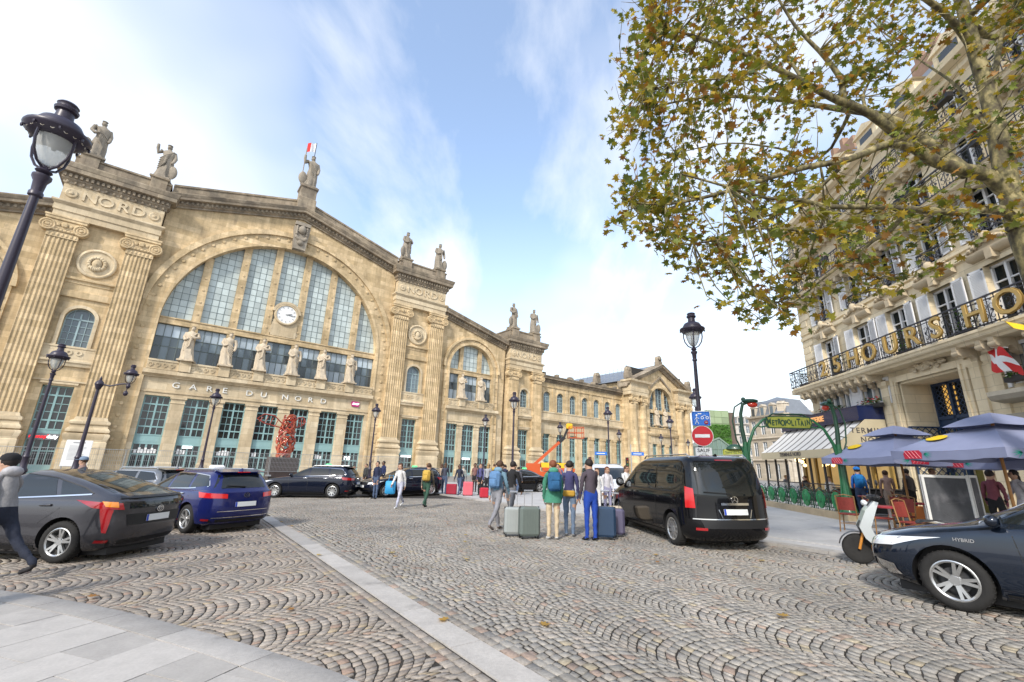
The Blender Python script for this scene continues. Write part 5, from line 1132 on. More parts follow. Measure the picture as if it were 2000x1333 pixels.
A = limb([(1988, 400, 7.5), (1933, 345, 7.45), (1880, 332, 7.4), (1828, 316, 7.3), (1776, 281, 7.25), (1700, 223, 7.1), (1640, 198, 7.0), (1600, 178, 7.0), (1500, 126, 6.9), (1400, 85, 6.8), (1300, 55, 6.7)], .155, .022)
limb([(1890, 340, 7.5), (1830, 292, 7.8), (1736, 231, 8.2), (1650, 215, 8.6), (1500, 193, 8.9), (1380, 190, 9.2), (1270, 210, 9.4)], .125, .018)
limb([(1645, 200, 7.0), (1643, 155, 7.0), (1600, 100, 6.9), (1552, 50, 6.8), (1510, -20, 6.6)], .07, .02)
limb([(1776, 290, 7.25), (1736, 281, 7.1), (1657, 312, 6.9), (1579, 326, 6.8), (1500, 349, 6.6), (1400, 380, 6.4), (1300, 400, 6.3), (1230, 395, 6.2)], .085, .015)
C = limb([(1985, 440, 7.45), (1957, 410, 7.3), (1868, 415, 7.0), (1763, 408, 6.7), (1723, 405, 6.6), (1618, 404, 6.4), (1566, 391, 6.3), (1500, 388, 6.2), (1420, 365, 6.0), (1330, 340, 5.9)], .10, .014)
limb([(1700, 408, 6.6), (1670, 425, 6.6), (1631, 447, 6.6), (1560, 450, 6.7), (1480, 446, 6.8), (1400, 470, 6.9), (1320, 480, 7.0)], .05, .012)
limb([(1770, 412, 6.8), (1740, 450, 7.0), (1706, 470, 7.1), (1680, 497, 7.2), (1682, 515, 7.3), (1718, 544, 7.4)], .05, .012); limb([(1680, 500, 7.2), (1640, 520, 7.4), (1590, 560, 7.6), (1540, 600, 7.8), (1490, 630, 8.0)], .03, .008)
limb([(1620, 410, 6.5), (1590, 470, 6.9), (1570, 530, 7.3), (1520, 590, 7.6)], .03, .008); limb([(1640, 330, 7.0), (1560, 400, 7.6), (1470, 430, 8.0), (1380, 470, 8.2), (1300, 450, 8.4)], .035, .01)
limb([(1657, 225, 7.1), (1640, 260, 7.6), (1600, 310, 8.2), (1520, 290, 8.6), (1420, 280, 8.9), (1320, 300, 9.1)], .04, .01); limb([(1700, 225, 7.1), (1685, 190, 7.4), (1720, 130, 7.9), (1790, 80, 8.2)], .035, .01)
limb([(1580, 175, 7.0), (1520, 90, 7.4), (1440, 20, 7.7), (1380, -60, 8.0)], .04, .01); limb([(1500, 126, 6.9), (1430, 150, 6.5), (1340, 160, 6.2), (1260, 170, 6.0)], .03, .008)
limb([(1930, 250, 7.5), (1870, 170, 8.2), (1800, 120, 8.8), (1720, 60, 9.2)], .05, .012); limb([(1945, 280, 7.5), (1985, 240, 8.0), (2060, 190, 8.6)], .05, .015)
limb([(1862, -60, 7.3), (1760, -140, 7.0), (1600, -160, 6.6), (1450, -120, 6.4)], .06, .012)
FK, T1, T2 = limbs[0][0][-1].copy(), MAIN[len(MAIN)//2].copy(), MAIN[-1].copy()
n_seen = len(limbs)
for pts in ((FK, (11.2, 7.3, 7.6), (12.8, 6.9, 9.0), (14.4, 6.6, 9.9)), (FK, (10.9, 8.2, 8.0), (12.2, 9.2, 9.6), (13.2, 10.2, 11.2)), (FK, (10.6, 6.4, 7.8), (11.4, 5.0, 9.4), (12.2, 3.6, 10.6)), (T1, (11.0, 7.8, 11.6), (12.2, 8.0, 13.2)), (T1, (10.2, 6.2, 12.0), (10.6, 5.0, 13.6)), (T2, (9.6, 7.4, T2.z+1.4), (9.9, 7.6, T2.z+2.6)), (T2, (8.4, 6.6, T2.z+.9), (7.2, 6.0, T2.z+1.6)), (T2, (10.6, 8.2, T2.z+.8), (11.8, 8.8, T2.z+1.3))): limb([Vector(p) for p in pts], .085, .015)
tk = MB(); tk.tube([p-TO for p in limbs[0][0]], limbs[0][1], 16); 
# crown volume: an uneven outline in the picture's left, open towards the street lamp
CROWN = [(1228, -160), (1205, 60), (1176, 250), (1200, 300), (1182, 430), (1255, 462), (1300, 500), (1330, 545), (1400, 560), (1440, 610), (1450, 648), (1500, 640), (1545, 660), (1575, 640), (1640, 600), (1700, 600), (1760, 560), (1830, 520), (2010, 430), (2080, 300), (2080, -160)]
cx_ = np.array([c[0] for c in CROWN], float); cy_ = np.array([c[1] for c in CROWN], float)
nodes = [(p, i) for L_, _ in limbs[1:] for i, p in enumerate(L_)]
NP = np.array([tuple(p) for p, _ in nodes])
def density(x, y):
    if x > 1760 and y > 400: return .22
    if x > 1600 and 100 < y < 400: return .30
    if 1480 < x < 1700 and 200 < y < 360: return .40
    if x > 1560 and y > 520: return .5
    if x > 1850: return .45
    return 1.0
tw, leaves, twn = MB(), [], 0
tries = 0
while twn < 980 and tries < 20000:
    tries += 1
    x, y = random.uniform(1170, 2080), random.uniform(-160, 665)
    if not inpoly(np.array([x]), np.array([y]), CROWN)[0] or R() > density(x, y): continue
    Y = random.gauss(7.3, 1.15)
    if Y < 5.2 or Y > 10.5: continue
    T = at(x, y, Y); d2 = ((NP-np.array(tuple(T)))**2).sum(1); S = Vector(NP[int(np.argmin(d2))])
    D = T-S; Ln = D.length
    if Ln > 2.3 or Ln < .12: continue
    sag = Vector((0, 0, -.10*Ln)); side = Vector((R()-.5, R()-.5, R()-.5))*Ln*.3
    pts = [S+D*t+(side+sag)*sin(pi*t) for t in (0, .25, .5, .75, 1)]
    r0 = .006+.006*Ln; tw.tube([p-TO for p in pts], [r0, r0*.8, r0*.6, r0*.45, .003], 4, False); twn += 1
    nl = random.randint(6, 12)
    for k in range(nl):
        t = .35+.65*k/(nl-1) if nl > 1 else 1; i = min(3, int(t*4)); p = pts[i].lerp(pts[i+1], t*4-i)+Vector((random.gauss(0, .11), random.gauss(0, .11), random.gauss(-.05, .10)))
        leaves.append((p, x))
extra = [p for L_, _ in limbs[n_seen:] for p in L_[2:]]
for k in range(520):
    S = random.choice(extra); T = S+Vector((random.gauss(0, .75), random.gauss(0, .75), random.gauss(.1, .6))); d = T-EYE; zf = d.dot(_F)
    if zf > 0 and 1100 < 1000+PXF*d.dot(_R)/zf < 2040 and 666.5-PXF*d.dot(_U)/zf > -40: continue
    pts = [S.lerp(T, t)+Vector((0, 0, -.08*sin(pi*t))) for t in (0, .5, 1)]; tw.tube([p-TO for p in pts], [.01, .007, .003], 4, False)
    for j in range(random.randint(6, 11)): p = S.lerp(T, .4+.6*R())+Vector((random.gauss(0, .13), random.gauss(0, .13), random.gauss(0, .11))); leaves.append((p, 2100))
LO = [(0, -.30), (.06, -.12), (.34, -.30), (.30, -.08), (.55, .0), (.34, .12), (.42, .36), (.17, .26), (0, .62), (-.17, .26), (-.42, .36), (-.34, .12), (-.55, .0), (-.30, -.08), (-.34, -.30), (-.06, -.12)]
PAL = [((.23, .225, .03), .30), ((.15, .19, .035), .24), ((.36, .26, .03), .20), ((.29, .145, .03), .13), ((.09, .125, .03), .10), ((.44, .36, .05), .12)]
nL = len(leaves); LV = np.array(LO+[(0, 0)]); nv = len(LV); V = np.zeros((nL, nv, 3)); TC = np.zeros((nL, 3))
cum = np.cumsum([w for _, w in PAL]); cols = np.array([c for c, _ in PAL])
for i, (p, x) in enumerate(leaves):
    s = random.uniform(.105, .185); q = Matrix.Rotation(random.uniform(0, 6.28), 3, 'Z') @ Matrix.Rotation(random.gauss(0, .75), 3, 'X') @ Matrix.Rotation(random.gauss(0, .5), 3, 'Y') @ Matrix.Rotation(random.uniform(0, 6.28), 3, 'Z')
    Q = np.array(q); z = -np.abs(LV[:, 0])*random.uniform(.1, .55)-LV[:, 1]**2*random.uniform(.0, .5)
    V[i] = (np.column_stack([LV, z])*s) @ Q.T+np.array(tuple(p-TO)); j = int(np.searchsorted(cum, R()*.999*cum[-1])); TC[i] = cols[j]*random.uniform(.70, 1.25)*np.array([1.0, .97, .85])
F1 = np.array([(k, (k+1) % 16, 16) for k in range(16)])
def leaf_mesh(idx, name):
    n = len(idx); me = bpy.data.meshes.new(name); me.vertices.add(n*nv); me.vertices.foreach_set('co', V[idx].reshape(-1)); F = (F1[None]+np.arange(n)[:, None, None]*nv).reshape(-1, 3); nf = len(F)
    me.loops.add(nf*3); me.loops.foreach_set('vertex_index', F.reshape(-1).astype(np.int32)); me.polygons.add(nf); me.polygons.foreach_set('loop_start', np.arange(nf, dtype=np.int32)*3); me.update(calc_edges=True)
    a = me.attributes.new('tint', 'FLOAT_COLOR', 'FACE'); c = np.ones((nf, 4), np.float32); c[:, :3] = np.repeat(TC[idx], 16, 0); a.data.foreach_set('color', c.reshape(-1)); me.materials.append(LEAF); me.validate(); return me
dist_ = np.linalg.norm(V[:, 16]+np.array(tuple(TO-EYE)), axis=1); order_ = np.argsort(dist_)
tk.build('trunk', BARK, TREE, 60)
wood2 = MB()
for pts, rr in limbs[1:]:
    MB().tube([p-TO for p in pts], rr, 10 if rr[0] > .1 else 7).build('branch', BARK, TREE, 60)
o = tw.build('twigs', BARK, TREE); o['kind'] = 'stuff'
for i in order_[:300]: inst('leaf', leaf_mesh(np.array([i]), 'leaf'), TREE)
o = inst('foliage', leaf_mesh(order_[300:], 'foliage'), TREE); o['kind'] = 'stuff'
# fallen leaves on the setts
for k in range(34):
    while True:
        Y = random.uniform(4.2, 16); X = random.uniform(-.9, .85)*Y
        if Y > 4: break
    i = random.randrange(nL); me = leaf_mesh(np.array([i]), 'fallen_leaf'); co = np.column_stack([LV*random.uniform(.10, .16), np.abs(LV[:, 0])*.02+.02*random.random()]); me.vertices.foreach_set('co', co.reshape(-1)); me.update()
    o = inst('fallen_leaf', me, None, (X, Y, gz(X)+.012), (0, 0, R()*6.3)); tag(o, 'fallen yellow brown plane leaf lying on the paving', 'leaf', 'fallen leaves on the square')
    c = random.choice([(.45, .27, .05), (.36, .17, .04), (.50, .36, .10)]); me.attributes['tint'].data.foreach_set('color', [*c, 1]*16)
# ---------------------------------------------------------------- vehicles
def paint(name, c, metal=.5, rough=.2, coat=.7, spec=.35): return mat(name, c, rough, metal=metal, coat=coat, spec=spec, var=.05, scale=1.5)
TYRE = mat('tyre_rubber', (.018, .017, .016), .85, var=.25, scale=20, bump=.2, bscale=90); ALLOY = mat('alloy_rim', (.55, .55, .54), .28, metal=.85); ALLOY_D = mat('alloy_dark', (.03, .03, .032), .5); TRIM = mat('black_trim', (.014, .014, .015), .5)
CGLASS = mat('car_glass', (.012, .015, .016), .02, spec=.7, coat=.0); CHROME = mat('chrome', (.72, .72, .72), .12, metal=1.0); REDL = mat('tail_lamp', (.30, .006, .009), .15, coat=1.); REDB = mat('tail_lamp_lit', (.42, .008, .010), .15, coat=1., emit=(1, .02, .015), estr=.12)
AMB = mat('amber_lamp', (.7, .22, .01), .2, coat=1.); CLEARL = mat('headlamp', (.74, .76, .78), .12, metal=.1, coat=1.); PLATE = mat('plate_white', (.72, .73, .72), .4); PLBLUE = mat('plate_blue', (.02, .06, .42), .4)
def rim_meshes(R, W, spokes, style):
    t = MB(); r = R*.685
    t.lathe([(r, -W/2+.01), (r+.02, -W/2), (R-.045, -W/2), (R-.012, -W/2+.02), (R, -W/2+.05), (R, W/2-.05), (R-.012, W/2-.02), (R-.045, W/2), (r+.02, W/2), (r, W/2-.01)], 36, axis='y', cap=False)
    for k in range(36): a = 2*pi*k/36; t.bar(((R-.002)*cos(a), -W/2+.03, (R-.002)*sin(a)), ((R-.002)*cos(a+.05), W/2-.03, (R-.002)*sin(a+.05)), .012, .012)
    m = MB(); m.lathe([(r, -W/2+.01), (r-.012, -W/2+.005), (r-.03, -W/2+.02), (r-.035, W/2)], 36, axis='y', cap=False); m.lathe([(.001, -W/2+.03), (.05, -W/2+.03), (.065, -W/2+.045), (.065, -W/2+.09), (.001, -W/2+.09)], 14, axis='y')
    for k in range(spokes):
        a = 2*pi*k/spokes
        def sp(a0, a1, w0, w1):
            p0, p1 = Vector((.04*cos(a0), 0, .04*sin(a0))), Vector(((r-.02)*cos(a1), 0, (r-.02)*sin(a1))); d = (p1-p0).normalized(); n = Vector((-d.z, 0, d.x)); y0, y1 = -W/2+.035, -W/2+.015
            m.add([p0-n*w0+Vector((0, y0, 0)), p0+n*w0+Vector((0, y0, 0)), p1+n*w1+Vector((0, y1, 0)), p1-n*w1+Vector((0, y1, 0)), p0-n*w0+Vector((0, y0+.04, 0)), p0+n*w0+Vector((0, y0+.04, 0)), p1+n*w1+Vector((0, y1+.04, 0)), p1-n*w1+Vector((0, y1+.04, 0))], [(0, 1, 2, 3), (4, 7, 6, 5), (0, 4, 5, 1), (1, 5, 6, 2), (2, 6, 7, 3), (3, 7, 4, 0)])
        if style == 'twin': sp(a-.10, a-.17, .02, .016); sp(a+.10, a+.17, .02, .016)
        else: sp(a, a+.12, .03, .022)
        for q in (a+pi/spokes,): m.lathe([(.001, -.01), (.008, -.01), (.008, .02)], 6, (.05*cos(q), -W/2+.03, .05*sin(q)), 'y')
    d = MB(); d.lathe([(r-.02, W/2-.03), (.001, W/2-.03)], 24, axis='y', cap=False); d.lathe([(r*.62, -.02), (.05, -.02)], 24, axis='y', cap=False)
    return t.mesh('wheel', TYRE, 40), m.mesh('rim', ALLOY, 40), d.mesh('brake_disc', ALLOY_D)
class Car:
    def __init__(s, levels, n=13., m=2.7):
        s.L = [tuple(map(float, l)) for l in levels]; s.n, s.m = n, m
    def lv(s, z):
        L = s.L; z = max(L[0][0], min(L[-1][0], z))
        for a, b in zip(L, L[1:]):
            if a[0] <= z <= b[0]: t = (z-a[0])/(b[0]-a[0]+1e-9); return [a[i]+(b[i]-a[i])*t for i in range(4)]
    def Y(s, x, z): _, r, f, w = s.lv(z); c, a = (r+f)/2, (f-r)/2; u = min(1, abs((x-c)/a)); return w*(1-u**s.n)**(1/s.m)
    def XF(s, y, z, e=1): _, r, f, w = s.lv(z); c, a = (r+f)/2, (f-r)/2; v = min(.999, abs(y/w)); return c+e*a*(1-v**s.m)**(1/s.n)
    def wrap(s, d, z, e=1):
        """point at outline distance d from the nose (e=1) or tail (e=-1) centre, on the left side"""
        key = (round(z, 3), e); c = s.__dict__.setdefault('wc', {})
        if key not in c:
            _, r, f, w = s.lv(z); pts = [(s.XF(w*v/30, z, e), w*v/30) for v in range(28)]; cc, a = (r+f)/2, (f-r)/2
            u0 = abs(pts[-1][0]-cc)/a; pts += [(cc+e*a*u0*(1-k/24), s.Y(cc+e*a*u0*(1-k/24), z)) for k in range(1, 24)]; c[key] = pts
        pts = c[key]
        for p, q in zip(pts, pts[1:]):
            l = hypot(q[0]-p[0], q[1]-p[1])
            if d <= l: t = d/l; return (p[0]+(q[0]-p[0])*t, p[1]+(q[1]-p[1])*t)
            d -= l
        return pts[-1]
    def shell(s):
        v = [0, .3, .55, .75, .88, .95, .985]; us = [.93, .84, .72, .58, .42, .25, .08]
        rows = []
        for z, r, f, w in s.L:
            c, a = (r+f)/2, (f-r)/2; half = [(c+a*(1-q**s.m)**(1/s.n), w*q) for q in v]; u0 = abs(half[-1][0]-c)/a; half += [(c+a*u*u0, w*(1-(u*u0)**s.n)**(1/s.m)) for u in us]
            left = half+[(2*c-x, y) for x, y in reversed(half)]; full = left+[(x, -y) for x, y in reversed(left[1:-1])]; rows.append([(x, y, z) for x, y in full])
        b = MB(); b.grid(rows, closed=True); k = len(rows[0]); b.add(rows[0], [tuple(range(k-1, -1, -1))]); b.add(rows[-1], [tuple(range(k))]); return b
    def patch(s, kind, bot, top, off=.006, nu=8, nv=4, mirror=False, sgn=1):
        def along(P, t):
            t *= len(P)-1; i = min(int(t), len(P)-2); q = t-i; return P[i][0]+(P[i+1][0]-P[i][0])*q, P[i][1]+(P[i+1][1]-P[i][1])*q
        rows = []
        for j in range(nv+1):
            row = []
            for i in range(nu*max(1, len(bot)-1)+1):
                t = i/(nu*max(1, len(bot)-1)); a, b_ = along(bot, t), along(top, t); p, z = a[0]+(b_[0]-a[0])*j/nv, a[1]+(b_[1]-a[1])*j/nv
                if kind == 'side': q = (p, sgn*(s.Y(p, z)+off), z)
                elif kind in ('front', 'rear'): e = 1 if kind == 'front' else -1; q = (s.XF(p, z, e)+e*off, p*sgn, z)
                else:
                    e = 1 if kind == 'wrapf' else -1; x, y = s.wrap(p, z, e); cx = (s.lv(z)[1]+s.lv(z)[2])/2; nx = e*max(0, 1-p/ (s.lv(z)[3]*1.35)); ny = min(1, p/(s.lv(z)[3]*1.1)); l = hypot(nx, ny) or 1; q = (x+off*nx/l*1.3, sgn*(y+off*ny/l*1.3), z)
                row.append(q)
            rows.append(row)
        b = MB(); b.grid(rows); return b
    def seam(s, pts, w=.008, off=.003, sgn=1):
        b = MB(); V = []
        for i, (x, z) in enumerate(pts):
            d = Vector((pts[min(i+1, len(pts)-1)][0]-pts[max(i-1, 0)][0], pts[min(i+1, len(pts)-1)][1]-pts[max(i-1, 0)][1])).normalized()
            V.append([(x-d.y*w, sgn*(s.Y(x-d.y*w, z+d.x*w)+off), z+d.x*w), (x+d.y*w, sgn*(s.Y(x+d.y*w, z-d.x*w)+off), z-d.x*w)])
        b.grid(V); return b
_bk = {}
def cut_body(shell, arches, wR, name, pm, yin):
    o = shell.build(name, [pm, TRIM], None, None); c = MB()
    for x, hw in arches:
        for sg in (-1, 1): c.lathe([(wR, -.16), (wR, .16)], 30, (x, sg*(hw-.10), wR*.88), 'y')
    co = c.build('cutter', [TRIM], None); md = o.modifiers.new('b', 'BOOLEAN'); md.operation = 'DIFFERENCE'; md.solver = 'EXACT'; md.object = co; md.material_mode = 'TRANSFER'
    dg = bpy.context.evaluated_depsgraph_get(); me = bpy.data.meshes.new_from_object(o.evaluated_get(dg)); old = o.data; o.modifiers.clear(); o.data = me; bpy.data.objects.remove(co); bpy.data.meshes.remove(old)
    me.name = name; me.polygons.foreach_set('use_smooth', [True]*len(me.polygons)); me.set_sharp_from_angle(angle=radians(32)); return o
def ground_matrix(x, y, ang, sc=1.0):
    a = radians(ang); up = Vector((-G, 0, 1)).normalized(); f = Vector((cos(a), sin(a), 0)); f = (f-up*f.dot(up)).normalized(); l = up.cross(f)
    return Matrix(((f.x*sc, l.x*sc, up.x*sc, x), (f.y*sc, l.y*sc, up.y*sc, y), (f.z*sc, l.z*sc, up.z*sc, gz(x)), (0, 0, 0, 1)))
def lr(fn):
    for sg in (1, -1): fn(sg)
def make_car(name, label, cat, x, y, ang, kind, pm, R=.325, wb=2.7, sc=1., rimstyle=('twin', 5), taxi=None, lit=False, rack=True, gf=0.):
    t = thing(name, label, cat, M=ground_matrix(x, y, ang, sc))
    ax = wb/2
    if kind == 'wagon':
        Lv = [(.19, -2.05, 2.02, .78), (.24, -2.16, 2.12, .84), (.34, -2.23, 2.24, .875), (.46, -2.26, 2.28, .89), (.58, -2.27, 2.27, .895), (.68, -2.26, 2.23, .89), (.76, -2.26, 2.14, .885), (.82, -2.25, 1.98, .88), (.87, -2.24, 1.74, .87), (.91, -2.23, 1.45, .86), (.945, -2.22, 1.16, .85), (.965, -2.20, 1.0, .835), (.985, -2.18, .93, .80), (1.12, -2.10, .64, .745), (1.26, -2.0, .33, .675), (1.36, -1.90, .07, .615), (1.42, -1.78, -.16, .55), (1.45, -1.6, -.42, .47), (1.465, -1.25, -.75, .34)]
        sw = [([(.72, 1.0), (-.1, 1.005)], [(.22, 1.33), (-.12, 1.36)]), ([(-.2, 1.005), (-1.06, 1.03)], [(-.2, 1.36), (-1.0, 1.355)]), ([(-1.16, 1.035), (-1.88, 1.09)], [(-1.1, 1.35), (-1.66, 1.31)])]
        ws = ([(-.74, 1.0), (.74, 1.0)], [(-.54, 1.375), (.54, 1.375)]); rw = ([(-.70, 1.03), (.70, 1.03)], [(-.55, 1.34), (.55, 1.34)])
    elif kind == 'liftback':
        Lv = [(.17, -2.0, 2.0, .77), (.24, -2.15, 2.12, .83), (.34, -2.22, 2.24, .87), (.46, -2.25, 2.28, .88), (.58, -2.26, 2.25, .88), (.68, -2.26, 2.18, .878), (.76, -2.26, 2.06, .872), (.82, -2.27, 1.9, .868), (.87, -2.27, 1.68, .86), (.92, -2.27, 1.40, .85), (.96, -2.26, 1.15, .835), (.985, -2.24, 1.0, .80), (1.03, -2.22, .88, .76), (1.08, -2.02, .76, .735), (1.14, -1.83, .62, .71), (1.22, -1.57, .42, .675), (1.32, -1.2, .15, .62), (1.40, -.85, -.10, .55), (1.45, -.55, -.3, .46), (1.47, -.35, -.36, .32)]
        sw = [([(.72, 1.0), (-.12, 1.01)], [(.2, 1.32), (-.12, 1.39)]), ([(-.2, 1.01), (-1.0, 1.05)], [(-.2, 1.39), (-.82, 1.32)]), ([(-1.08, 1.055), (-1.62, 1.085)], [(-.93, 1.29), (-1.45, 1.16)])]
        ws = ([(-.74, 1.0), (.74, 1.0)], [(-.5, 1.39), (.5, 1.39)]); rw = ([(-.62, 1.09), (.62, 1.09)], [(-.5, 1.38), (.5, 1.38)])
    elif kind == 'sedan':
        Lv = [(.19, -2.1, 2.02, .77), (.24, -2.2, 2.12, .83), (.34, -2.28, 2.24, .87), (.46, -2.31, 2.28, .885), (.58, -2.32, 2.27, .89), (.68, -2.32, 2.23, .885), (.76, -2.32, 2.13, .88), (.82, -2.31, 1.97, .87), (.87, -2.3, 1.73, .865), (.91, -2.28, 1.44, .855), (.95, -2.25, 1.14, .845), (.98, -2.15, .98, .82), (1.005, -1.88, .90, .79), (1.03, -1.74, .84, .77), (1.14, -1.5, .60, .725), (1.26, -1.2, .32, .67), (1.36, -.9, .07, .61), (1.42, -.66, -.14, .55), (1.45, -.5, -.3, .46), (1.46, -.42, -.36, .34)]
        sw = [([(.72, 1.02), (-.1, 1.02)], [(.22, 1.33), (-.12, 1.365)]), ([(-.18, 1.02), (-1.0, 1.04)], [(-.18, 1.365), (-.72, 1.32)]), ([(-1.06, 1.04), (-1.36, 1.05)], [(-.85, 1.27), (-1.1, 1.19)])]
        ws = ([(-.74, 1.02), (.74, 1.02)], [(-.52, 1.375), (.52, 1.375)]); rw = ([(-.66, 1.06), (.66, 1.06)], [(-.5, 1.35), (.5, 1.35)])
    else:  # van
        Lv = [(.20, -2.45, 2.28, .86), (.26, -2.52, 2.38, .91), (.38, -2.56, 2.46, .95), (.52, -2.56, 2.48, .96), (.66, -2.545, 2.46, .962), (.80, -2.53, 2.42, .962), (.90, -2.525, 2.34, .96), (.98, -2.52, 2.2, .955), (1.04, -2.515, 2.0, .95), (1.09, -2.51, 1.78, .94), (1.12, -2.505, 1.64, .93), (1.18, -2.50, 1.52, .905), (1.32, -2.47, 1.28, .885), (1.48, -2.43, 1.0, .865), (1.62, -2.39, .74, .84), (1.72, -2.34, .50, .81), (1.80, -2.27, .26, .765), (1.85, -2.17, .02, .70), (1.875, -1.9, -.3, .58)]
        sw = [([(1.2, 1.17), (.42, 1.14)], [(.78, 1.52), (.42, 1.66)]), ([(.34, 1.14), (-.86, 1.14)], [(.34, 1.68), (-.86, 1.68)]), ([(-.94, 1.14), (-2.2, 1.14)], [(-.94, 1.68), (-2.1, 1.66)])]
        ws = ([(-.83, 1.2), (.83, 1.2)], [(-.72, 1.70), (.72, 1.70)]); rw = ([(-.80, 1.10), (-.4, 1.06), (.4, 1.06), (.80, 1.10)], [(-.72, 1.72), (-.4, 1.74), (.4, 1.74), (.72, 1.72)])
    if gf:
        Lv = [(z, r, f+gf*max(0, min(1, (z-.84)/.1)), w) for z, r, f, w in Lv]; sh_ = lambda P: [(p[0]+gf, p[1]) for p in P]; sw = [(sh_(sw[0][0][:1])+sw[0][0][1:], sh_(sw[0][1][:1])+sw[0][1][1:])]+sw[1:]
    c = Car(Lv); van = kind == 'van'; key = (kind, pm.name)
    hw = c.lv(.45)[3]
    body = cut_body(c.shell(), [(ax, hw), (-ax, hw)], R*1.17, 'body', pm, 0); body.parent = t
    def add(nm, mb, m, par=None, smooth=40): return mb.build(nm, m, par or t, smooth)
    # wheels
    k = (R, rimstyle); 
    if k not in _bk: _bk[k] = rim_meshes(R, .21, rimstyle[1], rimstyle[0])
    for xx in (ax, -ax):
        for sg in (1, -1):
            w = inst('wheel', _bk[k][0], t, (xx, sg*(hw-.115), R), (random.uniform(0, 6), 0, 0) if False else (0, random.uniform(0, 6), pi if sg > 0 else 0)); inst('rim', _bk[k][1], w); inst('brake_disc', _bk[k][2], w)
    add('underbody', MB().box(-2.0, 1.95, -.62, .62, .10, .4), TRIM)
    # glass
    for i, (b_, tp) in enumerate(sw):
        for sg in (1, -1): add('side_window', c.patch('side', b_, tp, .004, 8, 5, sgn=sg), CGLASS)
    for sg in (1, -1):   # window line trim
        zb = sw[0][0][0][1]; P = [(sw[0][0][0][0]+.06, zb-.012)]+[(p[0], p[1]-.014) for s_ in sw for p in s_[0]][1:]
        add('window_trim', c.seam(P, .011, .008, sg), CHROME if not van else TRIM)
        if not van: add('roof_line_trim', c.seam([(sw[0][0][0][0]+.05, zb)]+[(p[0], p[1]+.012) for s_ in sw for p in s_[1]]+[(sw[-1][0][1][0]-.02, sw[-1][0][1][1])], .008, .009, sg), CHROME if kind != 'liftback' else TRIM)
    add('windscreen', c.patch('front', *ws, .005, 14, 6), CGLASS); add('rear_window', c.patch('rear', *rw, .005, 8, 6), CGLASS)
    # seams, handles, mirrors
    doors = {'wagon': [(.78, .28), (-.16, .28), (-1.12, .60)], 'liftback': [(.78, .28), (-.16, .28), (-1.04, .58)], 'sedan': [(.78, .28), (-.14, .28), (-1.06, .58)], 'van': [(1.3, .32), (.38, .32), (-.9, .32)]}[kind]
    zt = 1.12 if van else .98
    for sg in (1, -1):
        for i, (xd, zb) in enumerate(doors):
            lean = -.10 if i == 0 else .0; P = [(xd+lean*(1-q), zb+(zt-zb)*q) for q in [j/8 for j in range(9)]]
            if i == 2 and not van: P = [(xd-.26, .98), (xd-.20, .86), (xd-.05, .74), (xd+.10, .62)]
            add('door_seam', c.seam(P, .005, .002, sg), TRIM, smooth=None)
        add('door_seam', c.seam([(1.3 if van else .72, .30), (.4, .29), (-.4, .29), (-.95, .30)], .005, .002, sg), TRIM, smooth=None)
        if van: add('slide_rail', c.seam([(-1.0, .98), (-2.1, .98)], .018, .003, sg), TRIM)
        for xh in ((-.02, -.98) if not van else (.52, .22)):
            zz = .90 if not van else 1.02; yy = c.Y(xh, zz); h_ = MB(); h_.rbox(xh-.10, xh+.10, sg*yy-.012, sg*yy+.03*1, zz-.018, zz+.018, .008) if sg > 0 else h_.rbox(xh-.10, xh+.10, sg*yy-.03, sg*yy+.012, zz-.018, zz+.018, .008); add('door_handle', h_, CHROME if kind == 'wagon' else pm)
        xm = 1.16 if van else .66+gf*.8; zm = 1.2 if van else 1.03; ym = c.Y(xm, zm-.03); m_ = MB(); m_.ball((xm+.02, sg*(ym+.13), zm+.02), (.075, .105, .075) if not van else (.08, .12, .13), 14); m_.bar((xm, sg*(ym-.02), zm-.04), (xm+.02, sg*(ym+.08), zm-.02), .05, .03)
        mo = add('mirror', m_, pm, smooth=60); g_ = MB(); g_.lathe([(.058, 0), (.001, -.006)], 14, (xm-.052, sg*(ym+.13), zm+.02), 'x', sx=1.3); add('mirror_glass', g_, CHROME, mo)
        add('sill', c.patch('side', [(ax-.42, .20), (-ax+.42, .20)], [(ax-.42, .27), (-ax+.42, .27)], .012, 6, 1, sgn=sg), TRIM)
        if kind in ('wagon', 'van') and rack:
            z_ = 1.90 if van else 1.475; ry = .66 if van else .50; r_ = MB(); xs_r = (.1, -2.0) if van else (-.25, -1.55); r_.tube([(xs_r[0]+.1, sg*ry, z_-.07), (xs_r[0], sg*ry, z_), (xs_r[1], sg*ry, z_), (xs_r[1]-.12, sg*ry, z_-.08)], .017, 6); add('roof_rail', r_, CHROME if van else ALLOY)
    # front
    if van:
        lr(lambda sg: add('headlight', c.patch('wrapf', [(.52, .80), (1.05, .86)], [(.50, .98), (1.22, 1.03)], .006, 8, 3, sgn=sg), CLEARL)); add('grille', c.patch('front', [(-.5, .66), (.5, .66)], [(-.52, .93), (.52, .93)], .006, 8, 2), TRIM); add('lower_grille', c.patch('front', [(-.72, .34), (.72, .34)], [(-.76, .52), (.76, .52)], .006, 8, 2), TRIM)
        for z in (.74, .83): add('grille_bar', c.patch('front', [(-.48, z-.014), (.48, z-.014)], [(-.48, z+.014), (.48, z+.014)], .012, 8, 1), CHROME)
    else:
        hb = {'wagon': ([(.50, .62), (1.02, .68)], [(.50, .72), (1.22, .80)]), 'sedan': ([(.46, .60), (1.0, .66)], [(.46, .72), (1.26, .81)]), 'liftback': ([(.5, .62), (1.0, .68)], [(.5, .73), (1.25, .81)])}[kind]
